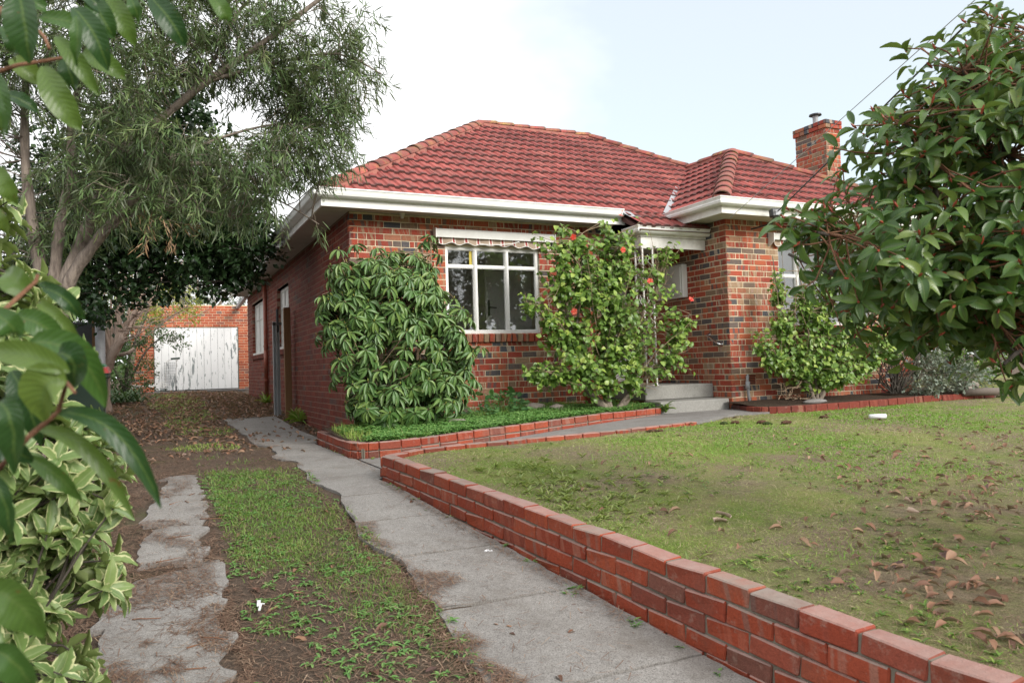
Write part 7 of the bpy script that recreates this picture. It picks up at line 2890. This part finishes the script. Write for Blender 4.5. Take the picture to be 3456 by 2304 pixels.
def fallen(x, y, zf, L, label, group):
    a = random.random() * 6.28
    A = unit(np.array([[math.cos(a), math.sin(a), random.gauss(0, .15)]]))
    N = unit(np.array([[random.gauss(0, .16), random.gauss(0, .16), 1.0]]))
    m = leaf_mats(A, N, np.array([L]), np.array([L * random.uniform(.36, .5)]))[0]
    P = (x, y, float(zf(x, y)) + .012)
    o = link('fallen_leaf', random.choice(LT), None, None, Matrix(((*m[0], P[0]), (*m[1], P[1]), (*m[2], P[2]), (0, 0, 0, 1))))
    tag(o, label, 'fallen leaf', group)


for x, y in zip(xs_l[:120], ys_l[:120]):
    fallen(float(x), float(y), lzr, random.uniform(.06, .105), 'curled brown leaf fallen on the lawn', 'leaves fallen on the lawn')
for i in range(46):
    x, y = random.uniform(.36, 1.22), 2.8 * (7 / 2.8) ** random.random()
    fallen(x, y, gr, random.uniform(.035, .075), 'small brown leaf fallen on the grassy middle strip of the driveway', 'leaves fallen on the middle strip')
for i in range(16):
    y = 2.5 * (6 / 2.5) ** random.random()
    fallen(random.uniform(1.3, float(wall_x(y)) - .05), y, lambda a, b: gz(a, b) + .006, random.uniform(.03, .06), 'small brown leaf lying on the bare concrete wheel strip', 'leaves fallen on the concrete strip')

# twigs
for i in range(20):
    y = 2.9 * (6.5 / 2.9) ** random.random()
    x = random.uniform(-.35, .30)
    a = random.uniform(-1.4, 1.4)
    L = random.uniform(.05, .17)
    z = float(gz(x, y)) + .022
    k = MB()
    pts = wob((x, y, z - .008), (x + L * math.cos(a), y + L * math.sin(a), z - .006), 4, .02)
    k.tube([(p[0], p[1], max(p[2], z - .004)) for p in pts], [.0032, .003, .0028, .0025, .002], 5)
    tag(k.obj('fallen_twig', M['twig_red'], None, smooth=True), 'dark brown twig lying on the left concrete wheel strip', 'twig', 'twigs on the left wheel strip')

# small things lying about
def lump(name, x, y, z, r, label, cat, mat, sq):
    o = rock(name, x, y, z, r, label, mat, sq)
    o["category"] = cat
    return o


M['foil'] = plain('crumpled_foil', (.75, .75, .76), .25, .9)
M['plastic'] = plain('white_plastic', (.82, .83, .85), .35)
M['mossy'] = soil_mat('moss_clod', [(.04, .05, .02), (.07, .10, .03), (.10, .16, .04), (.05, .06, .03)])
fo = lump('foil_scrap', 1.80, 4.17, .405, .035, 'crumpled piece of silver foil on the concrete strip by the wall', 'litter', M['foil'], (1.7, .9, .45))
for v in fo.data.vertices:
    v.co += Vector(rng.normal(0, .004, 3))
fo.data.polygons.foreach_set("use_smooth", [False] * len(fo.data.polygons))
k = MB()
k.bar((.455, 3.86, .395), (.465, 3.93, .40), .016, .006)
k.bar((.465, 3.86, .399), (.45, 3.80, .392), .010, .005)
k.bar((.45, 3.885, .40), (.485, 3.88, .396), .006, .004)
tag(k.obj('broken_peg', M['plastic']), 'broken white plastic peg on the grass between the wheel strips', 'litter')
k = MB()
k.tube([(7.75, 6.36, .785), (7.92, 6.27, .785)], .028, 12)
tag(k.obj('white_tube', M['plastic'], smooth=True), 'short white tube lying far out on the lawn', 'litter')
k = MB()
T = leaf_template(6, lambda t: .9 - .2 * t, .5, .2)
k.scatter(T, leaf_mats(np.array([[1, .2, .05], [-.5, 1, .5]]), np.array([[0, 0, 1.0], [.3, .5, 1.0]]), np.array([.11, .09]), np.array([.022, .03])), np.array([(2.84, 3.38, .60), (2.97, 3.40, .605)]))
tag(k.obj('bark_scrap', M['bark_pale'], smooth=True), 'curled pale scrap of bark on the lawn near the brick wall', 'bark')
for (x, y, r, mt) in ((6.3, 7.05, .05, 'clod'), (6.55, 6.88, .06, 'clod'), (6.15, 7.08, .045, 'mossy'), (6.46, 6.70, .05, 'mossy'), (6.72, 6.66, .06, 'clod'), (4.95, 6.86, .055, 'clod'), (5.03, 6.82, .035, 'clod'), (7.6, 6.9, .05, 'clod')):
    o = lump('turf_clod', x, y, float(lz(x, y)) - .015, r * .7, 'crumbly clod of upturned turf lying near the path edge of the lawn', 'clod', M[mt], (1.5, 1.0, .55))
    o["group"] = 'clods of turf along the path edge'
    for v in o.data.vertices:
        q = v.co / (r * .7)
        v.co *= .55 + 1.1 * float(vnoise(q.x * 1.9 + x * 7, q.y * 1.9 + q.z * 2.3 + y * 5, 1.6, 3))
k = MB()
for j in range(12):
    a = (8.25 + random.uniform(-.25, .25), 8.1, .93)
    q = (a[0] + random.gauss(0, .18), 8.1 + random.uniform(-.15, .1), .95 + random.random() * .28)
    k.tube(wob(a, q, 4, .1), [.005, .004, .004, .003, .002], 4)
db = empty('dry_stalks', (8.25, 8.1, .92), 'heap of dry straw-coloured stalks beside the wing corner pipe', 'dead plant')
k.obj('stalks', M['twig_tan'], db)
